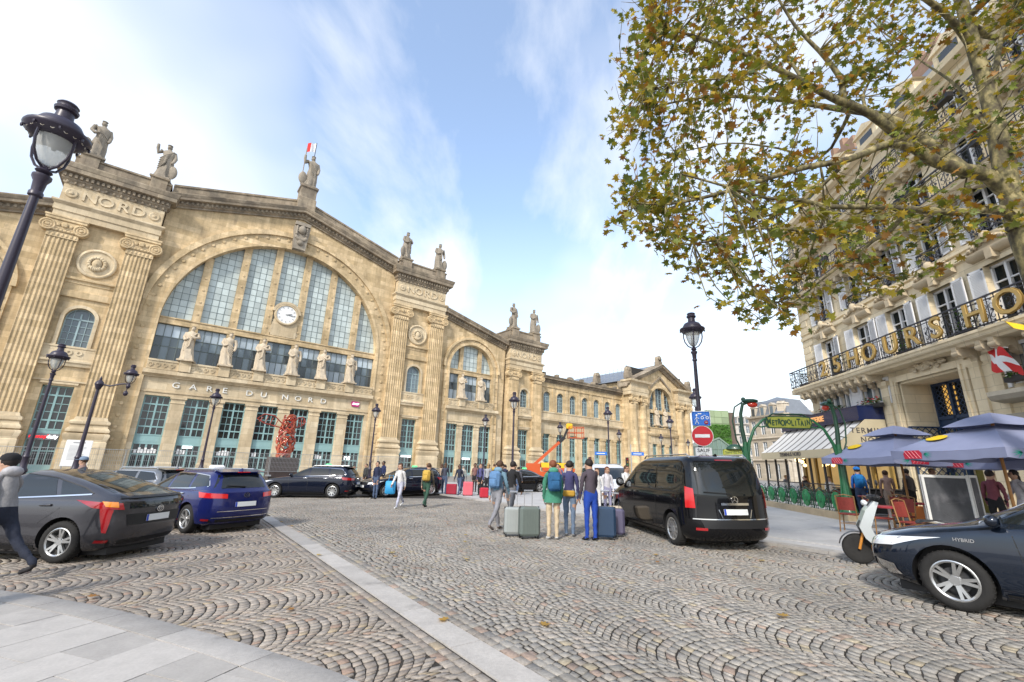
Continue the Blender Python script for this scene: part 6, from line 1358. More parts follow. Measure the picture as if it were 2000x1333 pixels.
        lr(lambda sg: add('headlight', c.patch('wrapf', *hb, .006, 10, 3, sgn=sg), CLEARL))
        add('grille', c.patch('front', [(-.46, .60), (.46, .60)], [(-.48, .735), (.48, .735)], .006, 8, 2), TRIM); add('grille_bar', c.patch('front', [(-.50, .735), (.50, .735)], [(-.5, .755), (.5, .755)], .010, 8, 1), CHROME)
        add('lower_grille', c.patch('front', [(-.60, .28), (.60, .28)], [(-.70, .46), (.70, .46)], .006, 8, 2), TRIM)
        lr(lambda sg: add('fog_lamp_trim', c.patch('wrapf', [(.80, .30), (.98, .31)], [(.78, .47), (1.0, .43)], .007, 4, 2, sgn=sg), CHROME if kind == 'sedan' else TRIM))
    add('number_plate', c.patch('front', [(-.26, .475), (.26, .475)], [(-.26, .585), (.26, .585)], .014, 4, 1), PLATE)
    # rear
    if van:
        lr(lambda sg: add('tail_lamp', c.patch('wrapr', [(.80, .82), (1.02, .82)], [(.80, 1.20), (.99, 1.24)], .010, 6, 4, sgn=sg), REDB))
        lr(lambda sg: add('reflector', c.patch('wrapr', [(.62, .40), (.84, .40)], [(.62, .45), (.84, .45)], .008, 4, 1, sgn=sg), REDL))
        add('tailgate_trim', c.patch('rear', [(-.66, .44), (.66, .44)], [(-.72, .60), (.72, .60)], .006, 8, 2), TRIM); add('bumper_strip', c.patch('rear', [(-.84, .605), (.84, .605)], [(-.84, .625), (.84, .625)], .012, 10, 1), CHROME); add('tailgate_handle', c.patch('rear', [(-.30, .885), (.30, .885)], [(-.30, .93), (.30, .93)], .02, 6, 1), CHROME)
        pl = c.patch('rear', [(-.26, .70), (.26, .70)], [(-.26, .81), (.26, .81)], .014, 4, 1)
        e = MB(); xe = c.XF(0, .98, -1)-.012; e.ring(0, 0, .062, .075, -.01, .01, 0, 2*pi, 20); [e.bar((0, 0, 0), (.062*cos(pi/2+2*pi*q/3), 0, .062*sin(pi/2+2*pi*q/3)), .018, .012) for q in range(3)]; em = add('emblem', e, CHROME); em.location = (xe, 0, .985); em.rotation_euler = (0, 0, pi/2)
        add('brake_light', c.patch('rear', [(-.2, 1.765), (.2, 1.765)], [(-.2, 1.79), (.2, 1.79)], .012, 4, 1), REDL)
        w_ = MB(); w_.bar((c.XF(.1, 1.16, -1)-.03, .05, 1.10), (c.XF(.55, 1.16, -1)-.04, .62, 1.14), .02); add('rear_wiper', w_, TRIM)
        v_ = MB(); 
        for sg in (1, -1): v_.bar((c.XF(.34, .80, -1)-.004, sg*.36, .80), (c.XF(.3, .62, -1)-.004, sg*.30, .64), .012)
        add('tailgate_crease', v_, CHROME)
        lr(lambda sg: add('door_seam', c.patch('rear', [(sg*.80, .64), (sg*.775, .64)], [(sg*.765, 1.05), (sg*.74, 1.05)], .002, 1, 6), TRIM))
    else:
        tl = {'wagon': ([(.44, .80), (1.10, .83)], [(.44, .90), (1.16, .955)]), 'sedan': ([(.5, .74), (1.04, .76)], [(.5, .90), (1.15, .93)]), 'liftback': ([(.66, .82), (1.12, .86)], [(.70, .93), (1.42, .985)])}[kind]
        lr(lambda sg: add('tail_lamp', c.patch('wrapr', *tl, .008, 10, 3, sgn=sg), REDB if lit else REDL))
        if kind == 'liftback':
            lr(lambda sg: add('tail_lamp', c.patch('wrapr', [(.82, .46), (.88, .47)], [(.80, .82), (1.0, .86)], .008, 4, 5, sgn=sg), REDL)); lr(lambda sg: add('turn_lamp', c.patch('wrapr', [(.74, .86), (.92, .88)], [(.76, .95), (.98, .965)], .012, 4, 2, sgn=sg), AMB))
            add('rear_lower_window', c.patch('rear', [(-.58, .83), (.58, .83)], [(-.60, .99), (.60, .99)], .006, 8, 2), CGLASS); add('spoiler', c.patch('rear', [(-.70, 1.005), (.70, 1.005)], [(-.66, 1.045), (.66, 1.045)], .03, 8, 1), TRIM)
            add('plate_recess', c.patch('rear', [(-.56, .56), (.56, .56)], [(-.60, .74), (.60, .74)], .004, 8, 2), TRIM)
        else:
            add('chrome_strip', c.patch('rear', [(-.62, .50), (.62, .50)], [(-.62, .515), (.62, .515)], .012, 8, 1), CHROME); add('chrome_strip', c.patch('rear', [(-.70, .36), (.70, .36)], [(-.70, .375), (.70, .375)], .012, 8, 1), CHROME)
            if kind == 'wagon': add('spoiler', MB().prism([(-1.6, 1.455), (-1.98, 1.39), (-1.98, 1.41), (-1.6, 1.47)], -.56, .56, 'xz'), pm); add('brake_light', MB().box(-1.985, -1.975, -.16, .16, 1.392, 1.412), REDB)
        lr(lambda sg: add('reflector', c.patch('wrapr', [(.74, .30), (.92, .31)], [(.74, .345), (.92, .355)], .009, 3, 1, sgn=sg), REDL))
        add('bumper_trim', c.patch('rear', [(-.66, .21), (.66, .21)], [(-.74, .33), (.74, .33)], .006, 8, 2), TRIM)
        pl = c.patch('rear', [(-.26, .60), (.26, .60)], [(-.26, .71), (.26, .71)], .016, 4, 1)
        e = MB(); e.ring(0, 0, .046, .056, -.008, .008, 0, 2*pi, 18); e.ring(0, 0, .02, .028, -.008, .008, 0, 2*pi, 12); e.bar((-.04, 0, .02), (.04, 0, .02), .012); em = add('emblem', e, CHROME); zE = .795 if kind == 'liftback' else .865; em.location = (c.XF(0, zE, -1)-.012, 0, zE); em.rotation_euler = (0, 0, pi/2); em.scale = (1.35, 1, 1)
        w_ = MB(); w_.bar((c.XF(0, 1.06, -1)-.03, 0, 1.06), (c.XF(.4, 1.08, -1)-.03, .46, 1.09), .018); 
        if kind == 'wagon': add('rear_wiper', w_, TRIM)
    p_ = add('number_plate', pl, PLATE); zp = .755 if van else .655; xp = c.XF(0, zp, -1)-(.014 if van else .016)
    add('plate_band', c.patch('rear', [(.215, zp-.053), (.257, zp-.053)], [(.215, zp+.053), (.257, zp+.053)], .019, 1, 1), PLBLUE, p_)
    an = MB(); xa = -1.75 if kind == 'wagon' else (-1.9 if van else -.5); za = c.L[-1][0]-(.03 if kind == 'wagon' else .02); an.prism([(xa, za), (xa-.16, za-.01), (xa-.13, za+.06)], -.02, .02); add('antenna_fin', an, pm)
    if taxi: b_ = MB(); z_ = c.L[-1][0]-.01; b_.rbox(-.82, -.62, -.17, .17, z_, z_+.11, .035); add('taxi_sign', b_, mat('taxi_'+taxi, (.1, .5, .2) if taxi == 'green' else (.75, .75, .75), .4, emit=(.2, 1, .4) if taxi == 'green' else (1, 1, 1), estr=.5 if taxi == 'green' else .25)); 
    return t, c
P_GREY = paint('paint_grey', (.058, .057, .064)); P_BLUE = paint('paint_blue', (.010, .016, .11), .3); P_NAVY = paint('paint_navy', (.007, .010, .022), .2, .12, .5); P_BLK = paint('paint_black', (.005, .005, .006), .0, .10, .35, .3); P_SLATE = paint('paint_slate', (.011, .017, .030), .3, .10, .8, .4); P_SILV = paint('paint_silver', (.17, .175, .18)); P_WHITE = paint('paint_white', (.62, .62, .62), .0)
prius, _ = make_car('parked_car', 'dark grey liftback car with split rear window at the left edge', 'car', -8.95, 9.10, 178, 'liftback', P_GREY, sc=1.03)
make_car('parked_car', 'shiny blue estate taxi seen from behind beside the grey liftback', 'car', -8.62, 13.02, 151, 'wagon', P_BLUE, sc=1.02, taxi='white', lit=True)
make_car('parked_car', 'silver grey estate car mostly hidden behind the grey liftback', 'car', -13.4, 16.4, 172, 'wagon', P_SILV)
make_car('parked_car', 'dark navy estate taxi in side view under the red sculpture', 'car', -10.15, 24.1, 180, 'wagon', P_NAVY, sc=1.06, taxi='green', rimstyle=('single', 9))
make_car('parked_car', 'dark estate taxi with visible front grille behind the walking woman', 'car', -5.9, 25.95, 222, 'wagon', P_NAVY, sc=1.03, taxi='green', rimstyle=('twin', 6))
make_car('parked_car', 'black saloon car behind the crowd near the boom lift', 'car', .55, 29.9, 216, 'sedan', P_BLK, taxi='green')
make_car('parked_van', 'glossy black people carrier van with red tail lamps', 'van', 4.55, 12.5, 97, 'van', P_BLK, R=.335, wb=3.2, sc=1.04, rimstyle=('single', 10))
make_car('delivery_van', 'white van facing the camera behind the people with suitcases', 'van', 4.75, 21.8, 272, 'van', P_WHITE, R=.33, wb=3.0, sc=.96)
near, cn = make_car('parked_car', 'dark slate blue saloon car at the right edge in the foreground', 'car', 7.24, 5.46, 125, 'sedan', P_SLATE, R=.33, sc=1.05, rimstyle=('twin', 5), gf=.26)
o = text('HYBRID', .055, CHROME, 'badge', near, (1.18, cn.Y(1.18, .80)+.012, .80), (pi/2, 0, pi), ext=.002, bold=.001)
# ---------------------------------------------------------------- street lamps
LAMPM = mat('lamp_paint', (.035, .028, .045), .38, spec=.5, var=.1, scale=3); LGLASS = mat('lamp_glass', (.72, .73, .70), .15, trans=.55, ior=1.12, spec=.6); LGOLD = mat('gilt_scroll', (.55, .50, .42), .4, metal=.4)
def lamp_proto(Hc, s, detail=12, gilt=False):
    """column up to Hc, lantern of scale s above"""
    R_ = {}
    b = MB(); b.lathe([(.26, 0), (.26, .18), (.22, .24), (.20, .55), (.235, .60), (.235, .66), (.17, .72), (.145, 1.15), (.175, 1.2), (.175, 1.27), (.12, 1.36), (.10, 1.75), (.125, 1.8), (.09, 1.87), (.082, 2.1)], detail+4); R_['base'] = b.mesh('base', LAMPM, 40)
    b = MB(); b.lathe([(.078, 2.1), (.052*max(s, .9), Hc-.35), (.075, Hc-.33), (.075, Hc-.28), (.06, Hc-.26), (.07, Hc-.12), (.10, Hc-.06), (.10, Hc-.02), (.04, Hc)], detail+2); R_['column'] = b.mesh('column', LAMPM, 40)
    b = MB(); b.lathe([(.05, 0), (.09, .05*s), (.06, .10*s), (.04, .14*s)], detail)
    for k in range(4):
        a = pi/4+pi/2*k; d = Vector((cos(a), sin(a), 0)); P = [(.05, .10), (.16, .16), (.25, .30), (.285, .46), (.28, .66), (.33, .70)]; b.tube([d*(r*s)+Vector((0, 0, z*s)) for r, z in P], .019*s, 6)
    R_['cage'] = b.mesh('cage', LAMPM, 50)
    b = MB(); b.lathe([(.06*s, .16*s), (.10*s, .20*s), (.155*s, .30*s), (.20*s, .44*s), (.235*s, .64*s)], detail+6); R_['globe'] = b.mesh('globe', LGLASS, 60)
    b = MB(); b.lathe([(.24*s, .60*s), (.30*s, .62*s), (.385*s, .70*s), (.395*s, .73*s), (.385*s, .76*s), (.30*s, .79*s), (.29*s, .84*s), (.24*s, .93*s), (.14*s, .985*s), (.115*s, 1.0*s), (.105*s, 1.13*s), (.14*s, 1.15*s), (.15*s, 1.19*s), (.12*s, 1.22*s), (.12*s, 1.25*s), (.135*s, 1.27*s), (.11*s, 1.30*s), (.05*s, 1.31*s), (.001, 1.31*s)], detail+8)
    for k in range(8): a = 2*pi*k/8; b.ball((.375*s*cos(a), .375*s*sin(a), .66*s), (.02*s, .02*s, .035*s), 5)
    R_['hat'] = b.mesh('hat', LAMPM, 40)
    if gilt:
        b = MB()
        for k in range(8):
            a0 = 2*pi*k/8
            for q in (-1, 1): b.tube([((.318+.05*(1-t)*0)*s*cos(a0+q*.30*t)+.012*cos(a0), (.318)*s*sin(a0+q*.30*t)+.012*sin(a0), (.655+.02*sin(6*t))*s) for t in [j/7 for j in range(8)]], .006*s, 4)
        R_['gilt_scroll'] = b.mesh('gilt_scroll', LGOLD)
    return R_, Hc
def put_lamp(proto, x, y, label, tilt=0.):
    R_, Hc = proto; t = thing('street_lamp', label, 'street lamp', (x, y, gz(x)), random.uniform(0, 1.5), 'lantern street lamps around the square')
    if tilt: t.rotation_euler = (0, tilt, 0)
    for k, me in R_.items(): inst(k, me, t, (0, 0, 0 if k in ('base', 'column') else Hc))
    return t
s_ = 1.0
LP_ = lamp_proto(5.35, 1.0); LPN = lamp_proto(5.42, .90, 20, True)
put_lamp(LPN, -6.47, 5.2, 'large dark violet lantern lamp leaning in close at the upper left')
put_lamp(LP_, 5.95, 13.83, 'tall lantern lamp carrying the no entry sign behind the black van')
for x, y, lb in ((-20.03, 19.06, 'lantern lamp before the leftmost teal station door'), (-20.65, 30.96, 'lantern lamp in front of the word GARE'), (-11.4, 37.86, 'lantern lamp at the right end of the great arch'), (.3, 30.71, 'lantern lamp standing tall before the third tower'), (-2.41, 45.05, 'lantern lamp before the small arch doors'), (5.98, 52.26, 'small lantern lamp just left of the boom lift basket'), (8.43, 37.9, 'lantern lamp before the long wing with arched windows'), (15.3, 62.12, 'small lantern lamp near the end of the long wing'), (23.56, 69.29, 'small lantern lamp before the gabled pavilion doors'), (16.0, 44.17, 'lantern lamp before the gabled pavilion arch'), (31.85, 79.64, 'smallest lantern lamp beyond the gable corner'), (11.99, 28.28, 'lantern lamp half hidden behind the sign post lamp'), (41, 62, 'lantern lamp in front of the corner building')):
    put_lamp(LP_, x, y, lb)
# bracket lamp on the left
t = thing('street_lamp', 'black bracket lamp with small lantern on a side arm', 'street lamp', (-18.3, 19.5, gz(-18.3)), .35, 'lantern street lamps around the square')
inst('base', LP_[0]['base'], t); b = MB(); b.lathe([(.078, 2.1), (.055, 4.7), (.09, 4.74), (.13, 4.86), (.17, 4.95), (.13, 5.06), (.04, 5.14), (.05, 5.2), (.001, 5.32)], 14); b.build('column', LAMPM, t, 40)
b = MB(); b.tube([(.1, 0, 4.95), (.4, 0, 4.9), (.75, 0, 5.02), (.95, 0, 5.05), (1.05, 0, 5.0)], .035, 7); b.ball((1.05, 0, 4.95), (.09, .09, .12), 8); b.ball((1.02, 0, 4.62), (.1, .1, .12), 8); b.tube([(1.03, 0, 4.95), (1.02, 0, 4.6)], .02, 6); b.build('arm', LAMPM, t, 50)
for k in ('cage', 'globe', 'hat'): inst(k, LP_[0][k], t, (1.05, 0, 5.0), scale=(.72, .72, .72))
# ---------------------------------------------------------------- signs
BLUES = mat('sign_blue', (.02, .14, .52), .35); REDS = mat('sign_red_paint', (.55, .01, .02), .35); STEEL = mat('galvanised', (.45, .47, .48), .4)
sx, sy = 5.90, 13.62; ang = atan2(sx, sy)
def post_sign(name, label, cat, z): return thing(name, label, cat, (sx, sy, z+gz(sx)*0), -ang)
t = post_sign('traffic_sign', 'square blue pedestrian zone sign with white walker on lamp post', 'traffic sign', 3.26)
MB().rbox(-.27, .27, -.02, .02, -.23, .23, .03).build('plate', WHITE, t); MB().rbox(-.25, .25, -.026, -.02, -.21, .21, .03).build('face', BLUES, t)
b = MB(); b.ball((-.12, -.03, .10), (.028, .006, .03), 8); [b.bar(p, q, .035, .012) for p, q in (((-.12, -.03, .06), (-.12, -.03, -.05)), ((-.12, -.03, -.05), (-.17, -.03, -.17)), ((-.12, -.03, -.05), (-.07, -.03, -.17)), ((-.12, -.03, .04), (-.18, -.03, -.04)), ((-.12, -.03, .04), (-.05, -.03, -.01)))]
b.bar((.02, -.03, .06), (.12, -.03, .10), .02, .01); b.bar((.12, -.03, .10), (.18, -.03, .03), .02, .01)
for x in (.04, .18): b.ring(x, .02, .03, .045, -.034, -.026, 0, 2*pi, 14)
b.box(-.08, .02, -.034, -.026, .13, .16); b.build('pictogram', WHITE, t); b = MB(); b.lathe([(.06, -.036), (.001, -.036)], 16, (.14, 0, -.12), 'y'); b.build('speed_roundel', REDS, t); text('20', .06, WHITE, 'number', t, (.14, -.04, -.12), ext=.002)
t = post_sign('traffic_sign', 'round red no entry sign with white bar on lamp post', 'traffic sign', 2.735)
b = MB(); b.lathe([(.31, .0), (.31, -.02), (.001, -.02)], 36, axis='y'); b.build('rim', WHITE, t); b = MB(); b.lathe([(.295, -.024), (.001, -.026)], 36, axis='y'); b.build('face', REDS, t); MB().box(-.21, .21, -.034, -.027, -.05, .05).build('bar', WHITE, t)
t = post_sign('traffic_sign', 'small white plate reading SAUF above a bicycle symbol', 'traffic sign', 2.21)
MB().rbox(-.23, .23, -.02, .0, -.18, .18, .015).build('plate', WHITE, t); text('SAUF', .15, BLACK, 'letter', t, (0, -.024, .09), ext=.002, bold=.002); b = MB()
for x in (-.09, .09): b.ring(x, -.09, .05, .062, -.026, -.021, 0, 2*pi, 16)
[b.bar((p[0], -.024, p[1]), (q[0], -.024, q[1]), .012, .005) for p, q in (((-.09, -.09), (-.04, .0)), ((-.04, 0), (.05, 0)), ((.05, 0), (0, -.09)), ((0, -.09), (-.04, 0)), ((.05, .02), (.09, -.09)), ((0, -.09), (-.09, -.09)))]; b.build('bicycle_symbol', BLACK, t)
MB().box(-.012, .012, .0, .06, -.2, 1.3).build('clamp', STEEL, t)
for x, y, lb in ((8.0, 42, 'left'), (11.4, 42, 'right')):
    t = thing('street_sign', f'small blue street direction sign before the long wing, {lb} of two', 'street sign', (x, y, gz(x)), -.25); MB().tube([(0, 0, 0), (0, 0, 3.7)], .045, 8).build('post', STEEL, t); MB().rbox(.05, 1.15, -.02, .02, 2.72, 3.02, .02).build('plate', BLUES, t); b = MB(); b.box(.2, .95, -.028, -.02, 2.84, 2.89); b.build('text_line', WHITE, t)
    t2 = thing('traffic_light', f'black traffic light beside the {lb} blue street sign', 'traffic light', (x-.55, y-.6, gz(x))); MB().tube([(0, 0, 0), (0, 0, 2.3)], .05, 8).build('post', BLACK, t2); hd = MB().rbox(-.13, .13, -.12, .1, 1.7, 2.5, .03).build('housing', BLACK, t2)
    for k in range(3): b = MB(); b.lathe([(.08, 0), (.001, -.01)], 10, (0, -.125, 1.85+.25*k), 'y'); b.build('lens', mat('lens_%d' % k, [(.02, .15, .06), (.2, .1, .01), (.2, .01, .01)][k], .3), hd)
# ---------------------------------------------------------------- fences, notice board, sculpture, boom lift
ORD = ['first', 'second', 'third', 'fourth', 'fifth', 'sixth', 'seventh', 'eighth', 'ninth', 'tenth']
fw, fp = MB(), MB()
for k in range(29): x = -1.72+3.44*k/28; fw.tube([(x, 0, -1.55), (x, 0, .0)], .008, 4, False)
for z in (-1.2, -.8, -.4): fw.tube([(-1.72, 0, z), (1.72, 0, z)], .008, 4, False)
fp.tube([(-1.74, 0, -1.95), (-1.74, 0, .03), (1.74, 0, .03), (1.74, 0, -1.95)], .024, 6); fp.tube([(-1.74, 0, -1.6), (1.74, 0, -1.6)], .018, 6); fp.box(-1.95, -1.55, -.3, .3, -2.05, -1.92)
GALV = mat('fence_steel', (.38, .40, .41), .45, metal=.6); fwm, fpm = fw.mesh('mesh_wires', GALV), fp.mesh('panel_frame', GALV)
for k in range(10):
    x = -20.5+3.52*k; M_ = STN @ Matrix.Translation((x, -12+.25*(k % 2), 1.68+.012*(x+30))) @ Matrix.Rotation(random.uniform(-.05, .05), 4, 'Z')
    t = thing('fence_panel', f'grey wire site fence panel before the station doors, {ORD[k]} from the left', 'fence', M=M_, group='site fence panels in front of the station'); inst('panel_frame', fpm, t); inst('mesh_wires', fwm, t)
t = thing('notice_board', 'white information board fixed to the site fence near the bracket lamp', 'notice board', M=STN @ Matrix.Translation((-14.55, -12.25, 0))); MB().rbox(-.75, .75, -.04, 0, .55, 2.5, .03).build('panel', WHITE, t); b = MB(); b.box(-.35, .35, -.05, -.041, 2.28, 2.36); [b.box(-.5, .3+.2*sin(k), -.05, -.041, 2.05-.09*k, 2.075-.09*k) for k in range(12)]; b.build('printed_lines', mat('print_grey', (.35, .35, .36), .6), t)
RS = mat('red_lattice', (.30, .026, .010), .3, coat=.6, var=.3, scale=2); RSO = mat('orange_lattice', (.40, .07, .018), .3, coat=.6, var=.2, scale=2)
t = thing('red_sculpture', 'tall red orange openwork metal sculpture with spread wing shapes on dark plinth', 'sculpture', M=STN @ Matrix.Translation((.2, -10.5, 0)))
b = MB(); b.box(-1.25, 1.25, -1.1, 1.1, -.4, 1.75); b.build('plinth', mat('plinth_dark', (.085, .07, .065), .7, var=.2), t); b = MB(); 
for k in range(24): x = -1.2+2.4*k/23; b.bar((x, -1.13, -.3), (x, -1.13, 1.7), .03)
b.build('plinth_slat', mat('slat_brown', (.09, .06, .055), .7), t)
r = random.Random(8); b1, b2 = MB(), MB()
def prof_r(z): return .72 if z < .8 else (.98 if z < 2 else (.85 if z < 3 else .66))
for k in range(150):
    z = 1.75+r.random()*4.1; a = r.uniform(0, 6.28); R1 = prof_r(z-1.75)*.82; dz = r.uniform(-.7, .8); a2 = a+r.uniform(-1.1, 1.1); z2 = max(1.75, min(5.9, z+dz)); R2 = prof_r(z2-1.75)*.82; m_ = (a+a2)/2; rm = (R1+R2)/2*1.1
    (b1 if r.random() < .62 else b2).tube([(R1*cos(a), R1*.75*sin(a), z), (rm*cos(m_), rm*.75*sin(m_), (z+z2)/2+r.uniform(-.1, .1)), (R2*cos(a2), R2*.75*sin(a2), z2)], r.uniform(.045, .085), 6)
for sg in (-1, 1): b2.tube([(sg*.45, -.1, 1.75), (sg*.55, -.15, 2.6), (sg*.35, 0, 3.6)], [.2, .16, .1], 8)
b1.build('lattice', RS, t, 60); b2.build('lattice_orange', RSO, t, 60)  # red tubes, then the orange ones mixed in at random plus two orange legs
for sg, L in ((-1, 2.3), (1, 1.2)):
    b = MB(); P = [(sg*.5, .3, 5.0), (sg*(.5+L*.35), .45, 5.75), (sg*(.5+L*.75), .5, 5.85), (sg*(.5+L), .5, 5.35), (sg*(.5+L*.7), .45, 4.95), (sg*.5, .3, 4.6)]; b.tube(P+[P[0]], .06, 6)
    for q in range(4): u = .2+.2*q; p1 = Vector(P[0]).lerp(Vector(P[3]), u)+Vector((0, 0, .42*sin(pi*u))); p2 = Vector(P[5]).lerp(Vector(P[3]), u+.1)-Vector((0, 0, .18)); b.tube([p1, p2], .045, 5)
    b.build('wing', RS, t, 60)
t = thing('boom_lift', 'orange boom lift with raised jib and basket before the station wing', 'boom lift', (2.6, 43, gz(2.6)), .0); OR = mat('lift_orange', (.46, .075, .014), .4, coat=.3); YE = mat('lift_yellow', (.72, .42, .02), .4)
b = MB(); b.box(-1.2, 1.6, -.9, .9, .5, 1.2); b.box(.6, 3.6, -.8, .8, 1.25, 1.55); b.box(-.9, .4, -.8, .8, 1.2, 1.9); b.build('chassis', OR, t); b = MB(); b.box(.5, 3.2, -.7, .7, 1.56, 2.0); b.build('counterweight', YE, t)
for x in (-.8, 1.2):
    for y in (-.95, .95): b = MB(); b.lathe([(.4, -.14), (.45, -.1), (.45, .1), (.4, .14)], 16, (x, y, .45), 'y'); b.build('wheel', TYRE, t, 40)
b = MB(); b.bar((-.4, 0, 1.55), (2.55, 0, 4.2), .2, .26); b.build('boom', OR, t); b = MB(); b.bar((2.25, 0, 3.93), (2.75, 0, 4.40), .24, .32); b.bar((2.6, 0, 4.15), (3.05, 0, 5.25), .2); b.build('jib', BLACK, t)
b = MB()
for z in (4.35, 4.85, 5.35): [b.bar(p, q, .06) for p, q in (((3.1, -.6, z), (4.5, -.6, z)), ((3.1, .6, z), (4.5, .6, z)), ((3.1, -.6, z), (3.1, .6, z)), ((4.5, -.6, z), (4.5, .6, z)))]
for x in (3.1, 3.8, 4.5): [b.bar((x, y, 4.35), (x, y, 5.35), .06) for y in (-.6, .6)]
b.box(3.1, 4.5, -.6, .6, 4.3, 4.36); b.build('basket', OR, t); MB().rbox(2.9, 3.5, -.3, .3, 5.2, 5.7, .08).build('control_box', YE, t)
# ---------------------------------------------------------------- metro entrance
MG = mat('metro_green', (.018, .125, .05), .35, coat=.3, var=.2, scale=4); MGD = mat('metro_dark_green', (.012, .055, .03), .4, coat=.2, var=.15, scale=4); MGL = mat('metro_pale_green', (.03, .20, .08), .4, var=.3, scale=6); YEL = mat('metro_yellow', (.27, .29, .045), .5, var=.25, scale=3)
mt = thing('metro_entrance', 'green art nouveau metro entrance with arched yellow sign and cartouche railings', 'metro entrance', (11.40, 15.50, gz(11.4)+.05), HY-pi/2); mt.scale = (.82, .82, .82)
# local: y runs along the stairs (away), x to the right; right post at the origin
LX = -3.75
def post(x, full):
    s = 1 if x < -1 else -1; b = MB(); b.lathe([(.34, .25), (.30, .32), (.22, .6), (.16, 1.0), (.125, 1.6), (.115, 2.3), (.10, 3.0)], 12, (x, 0, 0)); 
    for k in range(4): a = pi/2*k; b.tube([(x+.33*cos(a), .33*sin(a), .25), (x+.2*cos(a), .2*sin(a), .75), (x+.13*cos(a), .13*sin(a), 1.5), (x+.11*cos(a), .11*sin(a), 2.8)], .04, 5)
    b.build('post', MG, mt, 60)
    dx_, dy_ = (s, 0) if s > 0 else (0.12*s, 1)
    b = MB(); b.tube([(x, 0, 2.9), (x-.06*s, 0, 3.6), (x-.05*s, 0, 4.2), (x+.05*s, -.05, 4.62), (x+.3*s, -.12, 4.72)], [.10, .085, .075, .07, .06], 8); b.tube([(x-.05*s, 0, 2.4), (x-.34*s, 0, 3.1), (x-.42*s, 0, 3.9), (x-.28*s, 0, 4.5), (x+.05*s, -.03, 4.72)], .032, 6)
    b.ball((x+.34*dx_, -.14+.4*dy_, 4.76), (.36 if not dy_ else .22, .22 if not dy_ else .36, .10), 12); b.ball((x+.1*s, -.06, 4.84), (.1, .1, .1), 8); b.tube([(x-.4*s, 0, 3.3), (x-.05*s, 0, 3.35)], .02, 5); b.build('lamp_stalk', MGD, mt, 60)
    b = MB(); b.ball((x+.42*dx_, -.16+.55*dy_, 4.60), (.22 if not dy_ else .12, .12 if not dy_ else .22, .13), 12); b.build('lamp_bulb', mat('metro_lamp_red', (.42, .025, .01), .25, coat=.6, emit=(1, .08, .02), estr=.05), mt, 60)
    b = MB(); b.tube([(x+.05*s, 0, 2.3), (x+.18*s, 0, 3.0), (x+.45*s, 0, 3.6), (x+.85*s, 0, 3.98), (x+1.2*s, 0, 4.12)], [.075, .07, .06, .05, .045], 7); b.tube([(x+.55*s, 0, 3.72), (x+.75*s, 0, 3.66), (x+.98*s, 0, 3.72)], .03, 5); b.build('arch_branch', MG, mt, 60)
post(0, 1); post(LX, 1)
c = LX/2; sgn = thing('x', 'x', 'x'); bpy.data.objects.remove(sgn)
b = MB(); P = [(-.98, .0), (-.86, -.24), (.86, -.24), (.98, .0), (.9, .26), (.45, .30), (-.45, .30), (-.9, .26)]; b.prism([(c+x, 3.86+z) for x, z in P], -.05, .05); bd = b.build('sign_board', MGD, mt); b = MB(); b.prism([(c+x*.94, 3.86+z*.84) for x, z in P], -.062, -.051); b.build('sign_face', YEL, bd)
for i, ch in enumerate('METROPOLITAIN'): text(ch, (.36 if i in (0, 4, 9) else .30)+.02*(i % 2), MGD, 'letter', bd, (c-.78+.131*i-(.03 if i < 1 else 0), -.066, 3.86+(.03 if i % 3 == 0 else -.02)), ext=.006, bold=.012, sx=.62)
b = MB(); b.tube([(LX+1.1, 0, 4.12), (c-.6, 0, 4.24), (c, 0, 4.22), (c+.6, 0, 4.24), (-1.1, 0, 4.12)], .035, 6); b.build('sign_bracket', MGD, mt, 60)
b = MB(); b.box(-.25, .25, -.3, 8.4, -.2, .27); b.build('stone_base', mat('base_stone', (.45, .36, .24), .8, var=.15, scale=3), mt); b = MB(); b.box(LX-.25, LX+.25, -.3, 8.4, -.2, .27); b.build('stone_base', MATS['base_stone'], mt)
rl = MB(); rl.tube([(0, 0, .95), (0, 1.15, .95)], .028, 6); rl.tube([(0, 0, .42), (0, 1.15, .42)], .022, 6); rl.tube([(0, .0, .25), (0, .0, 1.02)], .035, 6)
rl.tube([(0, .05, .8), (0, .2, 1.05), (0, .575, 1.2), (0, .95, 1.05), (0, 1.1, .8)], .022, 5); rl.tube([(0, .1, .42), (0, .2, .7), (0, .12, .95)], .015, 5); rl.tube([(0, 1.05, .42), (0, .95, .7), (0, 1.03, .95)], .015, 5)
for k in (.28, .87): rl.tube([(0, k, .27), (0, k, .95)], .014, 5)
for q in (.16, .99): rl.tube([(0, q, .3), (0, q+.06, .5), (0, q-.05, .68), (0, q+.04, .86)], .018, 5)
rl.tube([(0, 0, .95), (0, .1, 1.12), (0, -.02, 1.2)], .02, 5); rl.tube([(0, 0, .6), (0, 1.15, .6)], .013, 5)
rlm = rl.mesh('railing_bars', MGD, 60); ct = MB(); ct.prism([(.575+.34*cos(2*pi*k/16)*(1 if sin(2*pi*k/16) > 0 else .8), .70+.38*sin(2*pi*k/16)) for k in range(16)], -.03, .03, 'yz'); ct.ball((-.03, .575, .74), (.05, .15, .19), 9); ct.ball((-.04, .575, .84), (.05, .07, .07), 8)
for q in (-1, 1): ct.tube([(-.035, .575+q*.2, .5), (-.04, .575+q*.24, .75), (-.035, .575+q*.1, 1.0)], .025, 5)
ctm = ct.mesh('cartouche', MGL, 50)
for x0 in (0, LX):
    for k in range(7): o = inst('railing_bars', rlm, mt, (x0, .15+1.18*k, 0)); inst('cartouche', ctm, o)
